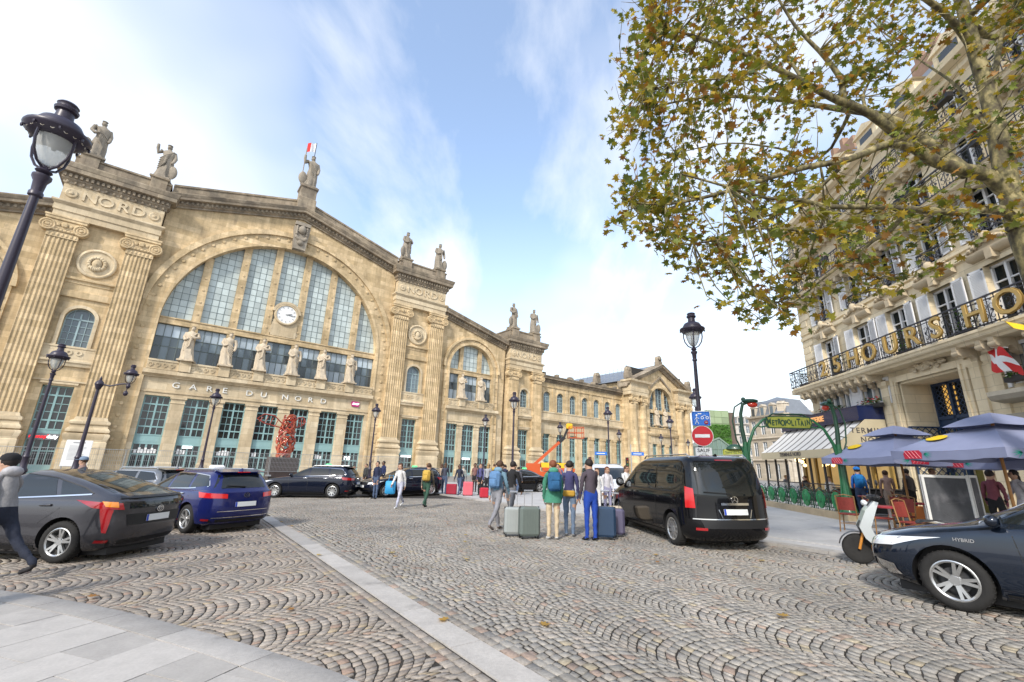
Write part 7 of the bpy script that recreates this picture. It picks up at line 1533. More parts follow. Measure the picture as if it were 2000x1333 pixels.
t = thing('metro_sign', 'small yellow station sign with green dome top behind the black van', 'sign', (15.1, 30, gz(15)), -.4); b = MB(); b.rbox(-.75, .75, -.05, .05, 2.48, 2.9, .08); pn = b.build('panel', YEL, t); text('Gare du Nord', .22, MGD, 'letter', pn, (0, -.06, 2.69), ext=.004); b = MB(); b.lathe([(.55, 2.9), (.5, 3.05), (.25, 3.2), (.001, 3.24)], 14, sy=.5); b.build('dome', MGD, t, 50); MB().tube([(-.6, 0, 0), (-.6, 0, 2.5)], .05, 6).build('post', MGD, t); MB().tube([(.6, 0, 0), (.6, 0, 2.5)], .05, 6).build('post', MGD, t)
# ---------------------------------------------------------------- cafe terrace
UMB = mat('parasol_lilac', (.235, .26, .39), .85, var=.06, scale=3, trans=.0); UMBD = mat('parasol_band', (.10, .11, .33), .85); WOODP = mat('parasol_wood', (.36, .17, .05), .5, var=.15, scale=6)
def parasol(label, x, y, ze, zp, half=1.5):
    t = thing('parasol', label, 'parasol', (x, y, gz(x)+.05), 0, None); h_ = half; z0 = ze; n = 10
    MB().tube([(0, 0, 0), (0, 0, zp-.15)], .032, 10).build('pole', WOODP, t, 60); MB().rbox(-.35, .35, -.35, .35, 0, .1, .03).build('base', BLACK, t)
    def roof(hh, za, zb, nm, open_=0.):
        b = MB(); cs = [(-hh, -hh), (hh, -hh), (hh, hh), (-hh, hh)]
        for k in range(4):
            a, c = cs[k], cs[(k+1) % 4]; rows = []
            for i in range(7):
                f = open_+(1-open_)*i/6; row = []
                for j in range(9): u = j/8; sag = -.05*4*u*(1-u)*f*hh/1.5*(1 if i else 0); row.append(((a[0]+(c[0]-a[0])*u)*f, (a[1]+(c[1]-a[1])*u)*f, zb+(za-zb)*f+sag+.04*sin(pi*f)))
                rows.append(row)
            b.grid(rows)
        return b.build(nm, UMB, t, 25)
    roof(h_, z0+.16, zp-.22, 'canopy', .18); roof(.62, zp-.30, zp+.02, 'vent_cap')
    b = MB(); cs = [(-h_, -h_), (h_, -h_), (h_, h_), (-h_, h_)]
    for k in range(4):
        a, c = Vector((*cs[k], 0)), Vector((*cs[(k+1) % 4], 0)); rows = [[(a.lerp(c, j/12).x*(1+.004*sin(j*2.2)), a.lerp(c, j/12).y*(1+.004*sin(j*2.2)), z0+.16-.05*4*(j/12)*(1-j/12)-dz*(1+.06*sin(j*1.7))) for j in range(13)] for dz in (0, .09, .2)]; b.grid(rows)
    b.build('valance', UMB, t, 25)
    rb = MB()
    for c in cs: rb.bar((0, 0, zp-.5), (c[0]*.97, c[1]*.97, z0+.12), .025)
    for c in ((0, -h_), (h_, 0), (0, h_), (-h_, 0)): rb.bar((0, 0, zp-.5), (c[0]*.97, c[1]*.97, z0+.1), .025)
    rb.build('rib', WOODP, t)
    # printed fruit on the two faces in view
    def pr(nm, m, fn): b = MB(); fn(b); b.build(nm, m, t)
    for (ox, oy), (ex, ey) in (((-h_-.012, 0), (0, 1)), ((0, -h_-.012), (1, 0)), ((h_+.012, 0), (0, 1)), ((0, h_+.012), (1, 0))):
        for s0 in ((-.75,) if ex else (.75,)):
            zc = z0+.05; P = lambda u, z: (ox+ex*(s0+u), oy+ey*(s0+u), z)
            pr('printed_pineapple', mat('print_red', (.55, .03, .06), .8), lambda b: b.add([P(-.24, zc-.1), P(.24, zc-.1), P(.26, zc+.02), P(.2, zc+.1), P(-.2, zc+.1), P(-.26, zc+.02)], [(0, 1, 2, 3, 4, 5)]))
            pr('printed_leaf', mat('print_green', (.02, .35, .25), .8), lambda b: [b.add([P(-.3*1, zc), P(-.34-.2*cos(q), zc+.13*sin(q)), P(-.33, zc+.03*cos(q))], [(0, 1, 2)]) for q in (-1.1, -.5, 0, .5, 1.1)])
            o2 = .004; pr('printed_mesh', mat('print_pink', (.75, .35, .38), .8), lambda b: [b.bar((P(u, zc-.09)[0]-(o2 if ey else 0), P(u, zc-.09)[1]-(o2 if ex else 0), zc-.09), (P(u+.14, zc+.09)[0]-(o2 if ey else 0), P(u+.14, zc+.09)[1]-(o2 if ex else 0), zc+.09), .012, .004) for u in (-.22, -.12, -.02, .08)])
    for (ux, uy) in ((-.62, .42), (.1, -.66), (.66, .3)):
        cx_, cy_ = ux*h_, uy*h_; f = max(abs(ux), abs(uy)); zc = (zp-.22)+(z0+.16-(zp-.22))*f+.055; sl = (zp-.22-z0-.16)/h_
        def el(b, ax, ay, dx=0, dy=0):
            pts = []
            for k in range(16): a = 2*pi*k/16; x_, y_ = cx_+dx+ax*cos(a), cy_+dy+ay*sin(a); ff = max(abs(x_), abs(y_))/h_; pts.append((x_, y_, zp-.22-sl*h_*ff+.05+.012))
            b.add(pts, [tuple(range(16))])
        pr('printed_sun', mat('print_yellow', (.75, .50, .01), .8), lambda b: el(b, .15, .26)); pr('printed_wave', mat('print_cyan', (.35, .60, .72), .8), lambda b: el(b, .07, .32, .28 if abs(uy) > abs(ux) else 0, 0 if abs(uy) > abs(ux) else .42))
    return t
parasol('lilac parasol with fruit print nearer the metro entrance', 12.6, 14.5, 1.84, 3.02); parasol('largest lilac parasol with fruit print at the right edge', 11.45, 10.45, 1.93, 2.96, 1.38)
parasol('lilac parasol further back, under the larger two', 14.1, 12.2, 1.75, 2.75, 1.3)
SLATE = mat('slate_board', (.055, .058, .065), .7, var=.25, scale=5, dirt=((.11, .11, .12), 2.5, .55)); ALU = mat('board_frame', (.62, .62, .60), .4)
def board(label, x, y, rz, w, h_, z0=.12):
    t = thing('screen_board', label, 'terrace screen', (x, y, gz(x)+.05), rz); MB().box(0, w, -.015, .015, z0+.05, z0+h_-.05).build('slate', SLATE, t); b = MB(); b.box(0, .06, -.03, .03, 0, z0+h_); b.box(w-.06, w, -.03, .03, 0, z0+h_); b.box(.06, w-.06, -.03, .03, z0+h_-.06, z0+h_); b.box(.06, w-.06, -.03, .03, z0, z0+.06); b.build('frame', ALU, t); b = MB(); b.bar((w*.3, -.018, z0+h_*.4), (w*.5, -.018, z0+h_*.3), .008, .003); b.bar((w*.45, -.018, z0+h_*.55), (w*.8, -.018, z0+h_*.57), .01, .003); b.build('chalk_mark', mat('chalk', (.16, .16, .17), .9), t)
board('wide grey slate screen with pale frame beside the terrace', 9.95, 11.0, -.02, 1.12, 1.42); board('narrow dark slate screen right of the wide one', 11.1, 11.0, .55, .62, 1.42)
RW = mat('red_weave', (.20, .03, .022), .6, var=.25, scale=40); CANE = mat('cane', (.28, .15, .055), .5)
def chair(label, x, y, rz):
    t = thing('cafe_chair', label, 'chair', (x, y, gz(x)+.05), rz, 'red woven cafe chairs'); MB().rbox(-.21, .21, -.21, .21, .44, .48, .02).build('seat', RW, t); b = MB(); b.grid([[(-.19+.38*i/4, .21+.03*sin(pi*i/4)+.04*j/3, .56+.34*j/3) for i in range(5)] for j in range(4)]); b.build('backrest', RW, t); b = MB(); b.tube([(-.2, .2, .44), (-.21, .27, .93), (0, .31, .97), (.21, .27, .93), (.2, .2, .44)], .016, 6); b.build('back_frame', CANE, t, 60)
    for sx_ in (-1, 1):
        for sy_ in (-1, 1): MB().tube([(sx_*.19, sy_*.19, .45), (sx_*.22, sy_*.23, 0)], .015, 6).build('leg', CANE, t, 60)
    b = MB(); [b.tube([(-.2, y_, .22), (.2, y_, .22)], .01, 5) for y_ in (-.2, .2)]; b.build('stretcher', CANE, t)
def table(label, x, y): 
    t = thing('cafe_table', label, 'table', (x, y, gz(x)+.05), 0, 'round terrace tables'); b = MB(); b.lathe([(.33, .70), (.34, .72), (.34, .74), (.32, .75)], 24); b.build('tabletop', mat('table_red', (.35, .04, .05), .35), t, 40); b = MB(); b.lathe([(.03, .03), (.03, .7)], 10); b.lathe([(.22, 0), (.2, .03), (.04, .05)], 16); b.build('pedestal', ALU, t, 40)
chair('red woven cafe chair standing at the corner of the metro wall', 9.45, 12.85, 2.3); 
for i, (x, y, rz) in enumerate(((9.55, 11.9, 1.2), (10.5, 12.4, -1.4), (9.5, 10.9, .3), (11.2, 13.2, 2.4), (12.2, 12.9, .4), (13.4, 15.6, 1.0), (12.0, 16.6, -.7))): chair(f'red woven cafe chair by the {["first", "first", "first", "second", "second", "far", "far"][i]} terrace table, {["left", "right", "near", "left", "right", "right", "left"][i]} side', x, y, rz)
table('red topped terrace table right of the scooter', 9.75, 11.85); table('red topped terrace table under the lilac parasols', 11.8, 13.1); table('red topped terrace table near the black counter', 12.8, 16.3)
t = thing('terrace_counter', 'long black terrace counter screen behind the scooter', 'counter', (12.7, 17.6, gz(13)+.05), -.05); MB().rbox(0, 2.6, -.25, .25, .08, .92, .03).build('body', mat('counter_black', (.012, .012, .014), .4), t); MB().box(-.05, 2.65, -.3, .3, .93, .97).build('top', mat('counter_top', (.05, .045, .04), .4), t); text('IV', .16, WHITE, 'letter', t, (1.85, -.26, .72), ext=.004)
t = thing('orange_crate', 'orange crate on the terrace behind the slate screen', 'crate', (12.3, 13.7, gz(12.3)+.05), .2); b = MB(); b.wall(rect(-.25, .25, 0, .6), [rect(-.2, .2, .1, .25), rect(-.2, .2, .35, .5)], -.25, -.22); b.box(-.25, .25, .22, .25, 0, .6); b.box(-.25, -.22, -.22, .22, 0, .6); b.box(.22, .25, -.22, .22, 0, .6); b.box(-.22, .22, -.22, .22, 0, .03); b.build('body', mat('crate_orange', (.55, .16, .03), .5), t)
# potted plant by the entrance
t = thing('potted_plant', 'tall leafy plant in a pot beside the hotel entrance', 'plant', tuple((HOT @ Vector((-19.2, -1.0, gz(16)+.05))))); b = MB(); b.lathe([(.2, 0), (.28, .5), (.3, .52), (.26, .5)], 14); b.build('pot', BLACK, t, 40); g = MB(); r = random.Random(2)
for k in range(130): a = r.uniform(0, 6.3); l = r.uniform(.5, 1.5); w = .03; d = Vector((cos(a)*.5, sin(a)*.5, 1)).normalized(); p = Vector((cos(a)*.1, sin(a)*.1, .5)); q = p+d*l+Vector((cos(a), sin(a), -.6))*l*.2; sd = Vector((-sin(a), cos(a), 0))*w; g.add([p-sd*.4, p+d*l*.6-sd, q, p+d*l*.6+sd, p+sd*.4], [(0, 1, 2, 3, 4)])
o = g.build('foliage', GREEN1, t); o['kind'] = 'stuff'
# ---------------------------------------------------------------- scooter
SCW = mat('scooter_silver', (.52, .55, .55), .3, coat=.8, metal=.2); sc = thing('motor_scooter', 'pale grey electric scooter parked between the saloon car and terrace', 'scooter', M=ground_matrix(7.28, 8.58, 150, 1.10))
# local x forward; front wheel at x = .66
def sw_(x): 
    b = MB(); b.lathe([(.14, -.05), (.19, -.06), (.225, -.045), (.238, 0), (.225, .045), (.19, .06), (.14, .05)], 26, (x, 0, .238), 'y', ); w = b.build('wheel', TYRE, sc, 40); b = MB(); b.ring(x, .238, .125, .15, -.045, .045, 0, 2*pi, 24); [b.bar((x, 0, .238), (x+.135*cos(2*pi*k/5), 0, .238+.135*sin(2*pi*k/5)), .03, .05) for k in range(5)]; b.build('rim', BLACK, w); b = MB(); b.lathe([(.09, -.055), (.05, -.055)], 16, (x, 0, .238), 'y'); b.build('brake_disc', CHROME, w)
sw_(.66); sw_(-.62)
for y in (-.085, .085): MB().tube([(.66, y, .238), (.60, y, .42), (.52, y, .62)], .022, 7).build('fork', mat('fork_orange', (.5, .2, .03), .4), sc, 60)
b = MB(); b.prism([(.44, .30), (.56, .42), (.62, .60), (.50, .86), (.36, 1.02), (.30, 1.0), (.38, .80), (.46, .60), (.40, .40), (.34, .30)], -.19, .19); b.build('front_shield', SCW, sc); b = MB(); b.prism([(.60, .50), (.63, .60), (.55, .74), (.545, .62)], -.09, .09); b.build('front_vent', BLACK, sc); b = MB(); b.grid([[(.66+.27*cos(a), y, .238+.27*sin(a)) for y in (-.08, 0, .08)] for a in [.2+.25*k for k in range(9)]]); b.build('mudguard', BLACK, sc, 60)
b = MB(); b.prism([(.34, .24), (.40, .34), (-.10, .34), (-.20, .46), (-.30, .64), (-.85, .67), (-.92, .62), (-.70, .50), (-.45, .34), (-.3, .22)], -.17, .17); b.build('body_panel', SCW, sc); MB().rbox(-.88, -.18, -.15, .15, .66, .75, .04).build('seat', mat('seat_black', (.015, .015, .016), .6), sc); MB().box(-.12, .38, -.16, .16, .345, .365).build('footboard', BLACK, sc)
b = MB(); b.tube([(.42, 0, .9), (.33, 0, 1.08)], .035, 8); b.tube([(.30, -.36, 1.10), (.34, -.16, 1.09), (.34, .16, 1.09), (.30, .36, 1.10)], .016, 7); b.rbox(.24, .42, -.10, .10, 1.04, 1.12, .03); b.build('handlebar', BLACK, sc, 50)
for y in (-.30, .30): b = MB(); b.tube([(.33, y*.8, 1.1), (.30, y*1.1, 1.28)], .008, 5); b.ball((.30, y*1.15, 1.32), (.02, .075, .05), 10); b.build('mirror', BLACK, sc, 60)
b = MB(); b.ball((.47, 0, .98), (.05, .1, .05), 10); b.build('headlamp', CLEARL, sc, 60); MB().tube([(.1, .12, .25), (.02, .26, .01)], .014, 6).build('kickstand', BLACK, sc)
# ---------------------------------------------------------------- people
SKIN = mat('skin', (.42, .25, .17), .55); SKIN2 = mat('skin_dark', (.13, .07, .045), .55)
def person_mesh(pose, seed=0, coat=0):
    """one continuous figure facing +X, about 1.75 m; slots: skin, top, trousers, shoes"""
    V, E, Rr, Kd = [], [], [], []
    def v(p, r, k, par=None): V.append(p); Rr.append(r); Kd.append(k); (par is not None) and E.append((par, len(V)-1)); return len(V)-1
    q = dict(walk=(.38, -.42, -.35, .35, .08), stride=(.55, -.62, -.5, .55, .14), stand=(.02, -.04, .06, -.04, 0), carry=(.05, -.05, .1, .5, .03), sit=(0, 0, 0, 0, 0), phone=(.05, -.08, 1.2, .1, .02))[pose]
    zp = .95-(.03 if pose in ('walk', 'stride') else 0)-(.47 if pose == 'sit' else 0); ln = q[4]
    pe = v((0, 0, zp), .135, 2); sp = v((ln*.3, 0, zp+.18), .128+.01*coat, 1, pe); ch = v((ln*.7, 0, zp+.39), .142+.012*coat, 1, sp); ub = v((ln*.9, 0, zp+.50), .095, 1, ch); nk = v((ln+.01, 0, zp+.575), .056, 0, ub); hb = v((ln+.035, 0, zp+.65), .082, 0, nk); hd = v((ln+.04, 0, zp+.725), .094, 0, hb); v((ln+.03, 0, zp+.79), .062, 0, hd)
    v((ln+.145, 0, zp+.675), .014, 0, hb)
    for s in (1, -1):
        v((ln+.03, s*.098, zp+.69), .014, 0, hb)
        sh = v((ln*.85, s*.165, zp+.475), .068+.008*coat, 1, ub); a = q[2] if s > 0 else q[3]
        up = .29; el = (ln*.85+up*sin(a*.7), s*.215, zp+.475-up*cos(a*.7)); e = v(el, .047+.008*coat, 1, sh); b2 = a+ (.35 if a > 0 else .15)
        if pose == 'sit': b2 = 1.2
        wr = (el[0]+.25*sin(b2), s*.20, el[2]-.25*cos(b2)); w = v(wr, .036+.004*coat, 1, e); d = Vector((sin(b2), -.1*s, -cos(b2))).normalized(); pm = Vector(wr)+d*.075; p = v(tuple(pm), .030, 0, w)
        n_ = Vector((d.z, 0, -d.x)) if abs(d.z) > .1 else Vector((0, 0, 1))
        for k, (off, L) in enumerate(((-.024, .065), (-.008, .078), (.008, .072), (.024, .055))): f1 = pm+d*.04+n_*off; i1 = v(tuple(f1), .011, 0, p); i2 = v(tuple(f1+d*L*.55+Vector((0, -s*.012, 0))), .0095, 0, i1); v(tuple(f1+d*L+Vector((0, -s*.035, 0))), .008, 0, i2)
        th = v(tuple(pm-n_*.035+d*.0), .011, 0, p); v(tuple(pm-n_*.05+d*.045), .0095, 0, th)
        hp = v((0, s*.088, zp-.06), .102, 2, pe); a = q[0] if s > 0 else q[1]
        if pose == 'sit': kn = (.42, s*.11, zp-.04); an = (.40, s*.11, .09)
        else:
            kb = .12 if a > 0 else .0; kn = (.43*sin(a), s*.095, zp-.06-.43*cos(a)); c2 = a-(.10 if a > 0 else .38) if abs(a) > .1 else a*.3; an = (kn[0]+.40*sin(c2), s*.09, kn[2]-.40*cos(c2))
        k = v(kn, .064, 2, hp); an_ = v(an, .047, 2, k); tz = 0 if a >= -.1 else .25
        he = v((an[0]-.03, an[1], an[2]-.055), .042, 3, an_); t1 = v((an[0]+.11, an[1]+s*.012, an[2]-.065-tz*.2), .037, 3, he); v((an[0]+.19, an[1]+s*.016, an[2]-.07-tz*.35), .028, 3, t1)
    me = bpy.data.meshes.new('skeleton'); me.from_pydata(V, E, []); o = bpy.data.objects.new('skeleton', me); COL.objects.link(o); m = o.modifiers.new('s', 'SKIN'); m.use_smooth_shade = True
    for i, sv in enumerate(me.skin_vertices[0].data): sv.radius = (Rr[i], Rr[i]); sv.use_root = i == 0
    sb = o.modifiers.new('u', 'SUBSURF'); sb.levels = 1; sb.render_levels = 1
    r = bpy.data.meshes.new_from_object(o.evaluated_get(bpy.context.evaluated_depsgraph_get())); bpy.data.objects.remove(o); r.name = 'body'
    P = np.array(V); K = np.array(Kd); co = np.zeros(len(r.vertices)*3); r.vertices.foreach_get('co', co); co = co.reshape(-1, 3); zmin = co[:, 2].min()
    if pose != 'sit': co[:, 2] -= zmin
    # flatten the trunk front to back and tuck in the coat
    tr_ = (np.abs(co[:, 1]) < .2) & (co[:, 2] > zp-.12-zmin*0) & (co[:, 2] < zp+.5); hands = np.zeros(len(co), bool)
    fold = .010*np.sin(co[:, 2]*38+co[:, 1]*22+seed)*np.sin(co[:, 0]*25-co[:, 2]*14)+.006*np.sin(co[:, 2]*75-co[:, 1]*40)
    nr = np.zeros_like(co); r.vertices.foreach_get('normal', (nf_ := np.zeros(co.size))); nr = nf_.reshape(-1, 3); body_ = (co[:, 2] < zp+.5) & (np.abs(co[:, 1]) < .30); lowh = (np.abs(co[:, 1]) > .185) & (co[:, 2] < zp+.02); body_ &= ~lowh; co = co+nr*(fold*body_)[:, None]
    r.vertices.foreach_set('co', co.reshape(-1)); r.update()
    rad = np.array(Rr); mi = []
    for p in r.polygons: c = np.array(p.center); c[2] += zmin if pose != 'sit' else 0; d = np.linalg.norm(P-c, axis=1)-rad; j = K[int(np.argmin(d))]; mi.append(1 if (j == 2 and coat and c[2] > zp-.16) else int(j))
    for x in (SKIN, TRIM, TRIM, TRIM): r.materials.append(x)
    r.polygons.foreach_set('material_index', mi); return r, (ln+.04, zp+.725-(zmin if pose != 'sit' else 0))
_pm = {}
def cloth(n, c): return mat('cloth_'+n, c, .9, var=.22, scale=9, bump=.5, bscale=26)
HAIRS = {'dark': (.018, .012, .010), 'brown': (.07, .035, .018), 'blond': (.30, .19, .08), 'grey': (.22, .21, .20), 'red': (.16, .05, .02)}
def person(label, x, y, ang, pose, top, leg, shoe=(.03, .03, .03), hair='dark', coat=0, h=1.72, skin=None, cap=None, bag=None, hood=None, z=None, long_hair=False, skirt=None):
    k = (pose, coat)
    if k not in _pm: _pm[k] = person_mesh(pose, len(_pm), coat)
    me, (hx, hz) = _pm[k]; s = h/1.76
    t = thing('person', label, 'person', (x, y, gz(x) if z is None else z), radians(ang)); t.scale = (s, s, s)
    b = inst('body', me, t)
    for i, m in enumerate((skin or SKIN, cloth('%.2f_%.2f_%.2f' % top, top), cloth('%.2f_%.2f_%.2f' % leg, leg), cloth('%.2f_%.2f_%.2f' % shoe, shoe))): b.material_slots[i].link = 'OBJECT'; b.material_slots[i].material = m
    q = MB(); hh = HAIRS[hair]; q.ball((hx-.022, 0, hz+.012), (.104, .098, .106), 14); q.v = [(vx, vy, vz) if not (vx > hx+.055 and vz < hz+.045) else (hx+.03, vy*.9, vz) for vx, vy, vz in q.v]
    if long_hair: q.ball((hx-.075, 0, hz-.13), (.055, .09, .15), 10)
    if cap is None: q.build('hair', mat('hair_'+hair, hh, .7, var=.2, scale=30), t, 60)
    else:
        q.build('hair', mat('hair_'+hair, hh, .7, var=.2, scale=30), t, 60); c = MB(); c.lathe([(.112, .02), (.115, .05), (.10, .09), (.06, .12), (.001, .13)], 18, (hx-.01, 0, hz)); c.prism([(hx+.07, -.07), (hx+.19, -.05), (hx+.19, .05), (hx+.07, .07)], hz+.02, hz+.032, 'xy'); c.build('cap', cloth('cap_%.2f_%.2f' % cap[:2], cap), t, 50)
    e = MB(); [e.ball((hx+.083, sg*.036, hz-.01), (.011, .014, .009), 6) for sg in (1, -1)]; e.build('eye', TRIM, t)
    e = MB(); e.ball((hx+.088, 0, hz-.085), (.012, .028, .008), 8); e.build('mouth', mat('lips', (.30, .12, .10), .5), t)
    zc = hz-.25
    if bag: g = MB(); g.rbox(hx-.36, hx-.15, -.16, .16, zc-.36, zc+.08, .06); g.rbox(hx-.41, hx-.35, -.11, .11, zc-.32, zc-.10, .03); g.build('backpack', cloth('bag_%.2f_%.2f' % bag[:2], bag), t, 40); g = MB(); [g.tube([(hx-.17, sg*.11, zc+.05), (hx-.03, sg*.12, zc+.09), (hx+.11, sg*.115, zc-.05), (hx+.05, sg*.14, zc-.25)], .018, 6) for sg in (1, -1)]; g.build('strap', TRIM, t)
    if hood: g = MB(); g.ball((hx-.11, 0, hz-.14), (.10, .13, .08), 12); g.build('hood', cloth('hood_%.2f_%.2f' % hood[:2], hood), t, 60)
    if coat: g = MB(); zt, zb = hz-.60, hz-.60-.28*coat; g.lathe([(.165, zt), (.20, (zt+zb)/2), (.225, zb), (.215, zb)], 20, (hx*.3, 0, 0), sx=.85); g.build('coat_hem', cloth('%.2f_%.2f_%.2f' % top, top), t, 60)
    if skirt: g = MB(); g.lathe([(.15, hz-.66), (.2, hz-.9), (.27, hz-1.25), (.26, hz-1.25)], 22, (0, 0, 0)); g.build('skirt', cloth('sk_%.2f_%.2f' % skirt[:2], skirt), t, 60)
    return t
NV = (.02, .026, .06); JE = (.07, .10, .17); BK = (.016, .016, .018); GRY = (.24, .24, .25); BE_ = (.48, .38, .26); WH = (.62, .61, .60)
person('person in grey hooded top, black cap and dark trousers striding at the left edge', -7.42, 7.0, 176, 'stride', (.27, .265, .27), (.016, .02, .035), (.03, .028, .03), h=1.80, cap=(.012, .012, .014), hood=(.38, .37, .38))
b = MB(); b.bar((-6.47, 6.60, gz(-6.5)+.10), (-6.38, 6.60, gz(-6.5)+.12), .012, .004)
person('person in blue cap standing between the grey liftback and the fence', -12.9, 14.0, 200, 'stand', (.25, .16, .14), BK, hair='brown', cap=(.16, .22, .30))
person('person in navy jacket standing at the tail of the navy estate taxi', -6.6, 23.3, 250, 'stand', NV, JE, h=1.75); person('person in dark blue coat beyond the grille of the estate taxi', -7.9, 29.2, 230, 'stand', (.02, .03, .09), BK, h=1.8, skin=SKIN2); person('person in navy anorak, second beyond the grille of the estate taxi', -6.9, 29.6, 120, 'stand', (.03, .045, .12), BK, h=1.72)
person('woman in white top and pale lilac trousers carrying a bright blue bag', -4.34, 18.81, 250, 'walk', WH, (.42, .43, .52), WH, 'brown', long_hair=True, h=1.7)
t = thing('tote_bag', 'bright blue tote bag beside the woman in lilac trousers', 'bag', (-4.72, 18.75, gz(-4.7)+.52)); MB().rbox(-.2, .2, -.09, .09, 0, .5, .04).build('bag_body', mat('bag_cyan', (.03, .28, .55), .6), t, 40); MB().tube([(-.1, 0, .49), (-.08, 0, .72), (.08, 0, .72), (.1, 0, .49)], .012, 5).build('handle', MATS['bag_cyan'], t)
person('person with mustard yellow backpack and dark green trousers walking away', -3.29, 18.94, 80, 'walk', (.14, .12, .09), (.03, .075, .05), BK, 'brown', bag=(.50, .32, .06), h=1.72)
crowd = [(-3.7, 27.2, 'carry', (.05, .055, .08), JE, 'person in dark jacket and jeans beside the deep red suitcase', 'brown', None), (-2.75, 26.6, 'walk', (.025, .03, .05), JE, 'person in black jacket and blue jeans left of the pink suitcase', 'dark', None), (-1.55, 26.5, 'stand', (.08, .08, .20), BK, 'person in violet blue jacket right of the pink suitcase', 'brown', (.35, .36, .38)), (-1.1, 25.4, 'carry', (.30, .31, .34), BK, 'person in light grey sweater in the crowd', 'blond', None), (-.55, 24.6, 'stand', (.02, .05, .05), NV, 'person in dark teal jacket in the middle of the crowd', 'dark', (.02, .02, .03)), (-2.1, 29.6, 'stand', (.2, .1, .09), BK, 'person in maroon top at the back of the crowd', 'dark', None), (-4.4, 30.5, 'stand', (.33, .25, .18), JE, 'person in tan top behind the crowd', 'brown', None), (-.2, 28.0, 'walk', NV, JE, 'person in navy behind the light blue jacket', 'dark', None), (2.9, 26.5, 'stand', (.35, .12, .12), BK, 'person in red top near the boom lift', 'dark', None), (3.1, 29.5, 'stand', WH, JE, 'person in white top near the boom lift', 'blond', None)]
for i, (x, y, po, tp, lg, lb, hr, bg) in enumerate(crowd): person(lb, x, y, random.choice((70, 90, 110, 250, 200)), po, tp, lg, hair=hr, bag=bg, h=1.62+.16*random.random(), skin=SKIN2 if i % 4 == 1 else None, long_hair=i % 3 == 0)
person('person in light blue jacket and grey trousers striding towards the station', -.27, 12.75, 60, 'walk', (.17, .29, .38), (.22, .22, .24), (.20, .16, .14), 'brown', h=1.80, hood=(.15, .26, .34), bag=(.10, .20, .36))
person('person in black jacket walking just beyond the light blue jacket', .12, 14.1, 65, 'walk', BK, (.16, .16, .17), BK, 'dark', h=1.8)
person('person in green hooded coat, blue backpack and beige trousers seen from behind', 1.12, 11.3, 95, 'stand', (.05, .20, .13), (.50, .40, .27), WH, 'red', coat=1, h=1.76, bag=(.02, .09, .20), hood=(.06, .24, .16), long_hair=False)
person('person in navy top with mustard waist bag and grey blue jeans', 1.60, 11.85, 70, 'stand', (.05, .05, .13), (.13, .18, .26), GRY, 'dark', h=1.76, bag=None); person('person in dark top and bright blue trousers beside the dark blue suitcase', 2.02, 11.2, 110, 'carry', (.07, .055, .07), (.012, .05, .30), BK, 'dark', h=1.8)
for x, y, a, po, tp, lg, lb, hr in ((-3.0, 30.8, 80, 'walk', (.42, .40, .36), NV, 'distant person in cream jacket behind the red suitcases', 'grey'), (-1.9, 31.6, 250, 'stand', (.06, .14, .10), BK, 'distant person in dark green jacket behind the pink suitcase', 'dark'), (-.9, 31.0, 100, 'carry', (.45, .30, .05), JE, 'distant person in ochre jacket in the station crowd', 'brown'), (.6, 26.8, 70, 'walk', (.10, .10, .12), JE, 'distant person in charcoal coat before the black saloon', 'dark'), (3.6, 31.5, 110, 'stand', (.10, .16, .34), BK, 'distant person in royal blue jumper beneath the boom lift', 'brown'), (4.2, 33, 200, 'stand', (.40, .38, .40), GRY, 'distant person in silver grey top beneath the boom lift', 'dark'), (-5.6, 31.8, 90, 'walk', (.30, .05, .06), BK, 'distant person in crimson coat beyond the estate taxis', 'blond'), (-9.4, 30.5, 240, 'stand', (.05, .05, .05), BK, 'distant person all in black beyond the navy estate taxi', 'dark'), (6.2, 30.0, 100, 'walk', (.55, .45, .42), JE, 'distant person in pale rose top right of the boom lift', 'brown')): person(lb, x, y, a, po, tp, lg, hair=hr, h=1.6+.18*random.random())
t = thing('waist_bag', 'mustard yellow waist bag worn by the person in navy', 'bag', (1.55, 11.72, gz(1.6)+1.02)); MB().rbox(-.17, .17, -.06, .06, -.07, .07, .03).build('pouch', mat('mustard', (.45, .26, .03), .7), t)
for i, (x, y, tp) in enumerate(((3.1, 15.9, WH), (3.6, 16.6, (.55, .53, .56)), (4.2, 16.3, WH))): person(f'person in {["white", "pale lilac", "cream"][i]} clothes before the white van, {["left", "middle", "right"][i]} of three', x, y, 260+20*i, 'carry' if i != 1 else 'stand', tp, WH if i != 1 else (.30, .29, .42), WH, ['brown', 'red', 'brown'][i], h=1.58+.05*i, long_hair=True, skirt=WH if i == 2 else None)
person('person in dark clothes passing behind the black van tail', 8.35, 16.4, 150, 'walk', NV, (.10, .10, .11), BK, 'dark', h=1.7); person('person in pale coat by the awning far end', 13.0, 26.5, 100, 'stand', (.48, .42, .34), JE, hair='blond', h=1.7); person('person in pink top by the awning far end', 12.2, 27.5, 60, 'walk', (.48, .20, .22), BK, hair='brown', h=1.68); person('person in red scarf colours beyond the metro railing', 13.6, 28.6, 200, 'stand', (.40, .08, .07), BK, hair='dark', h=1.72)
person('delivery rider in bright blue jacket and blue helmet by the terrace', 13.2, 17.2, 60, 'stand', (.02, .14, .50), JE, BK, 'dark', h=1.72, cap=(.02, .18, .55), coat=0, bag=(.02, .20, .50))
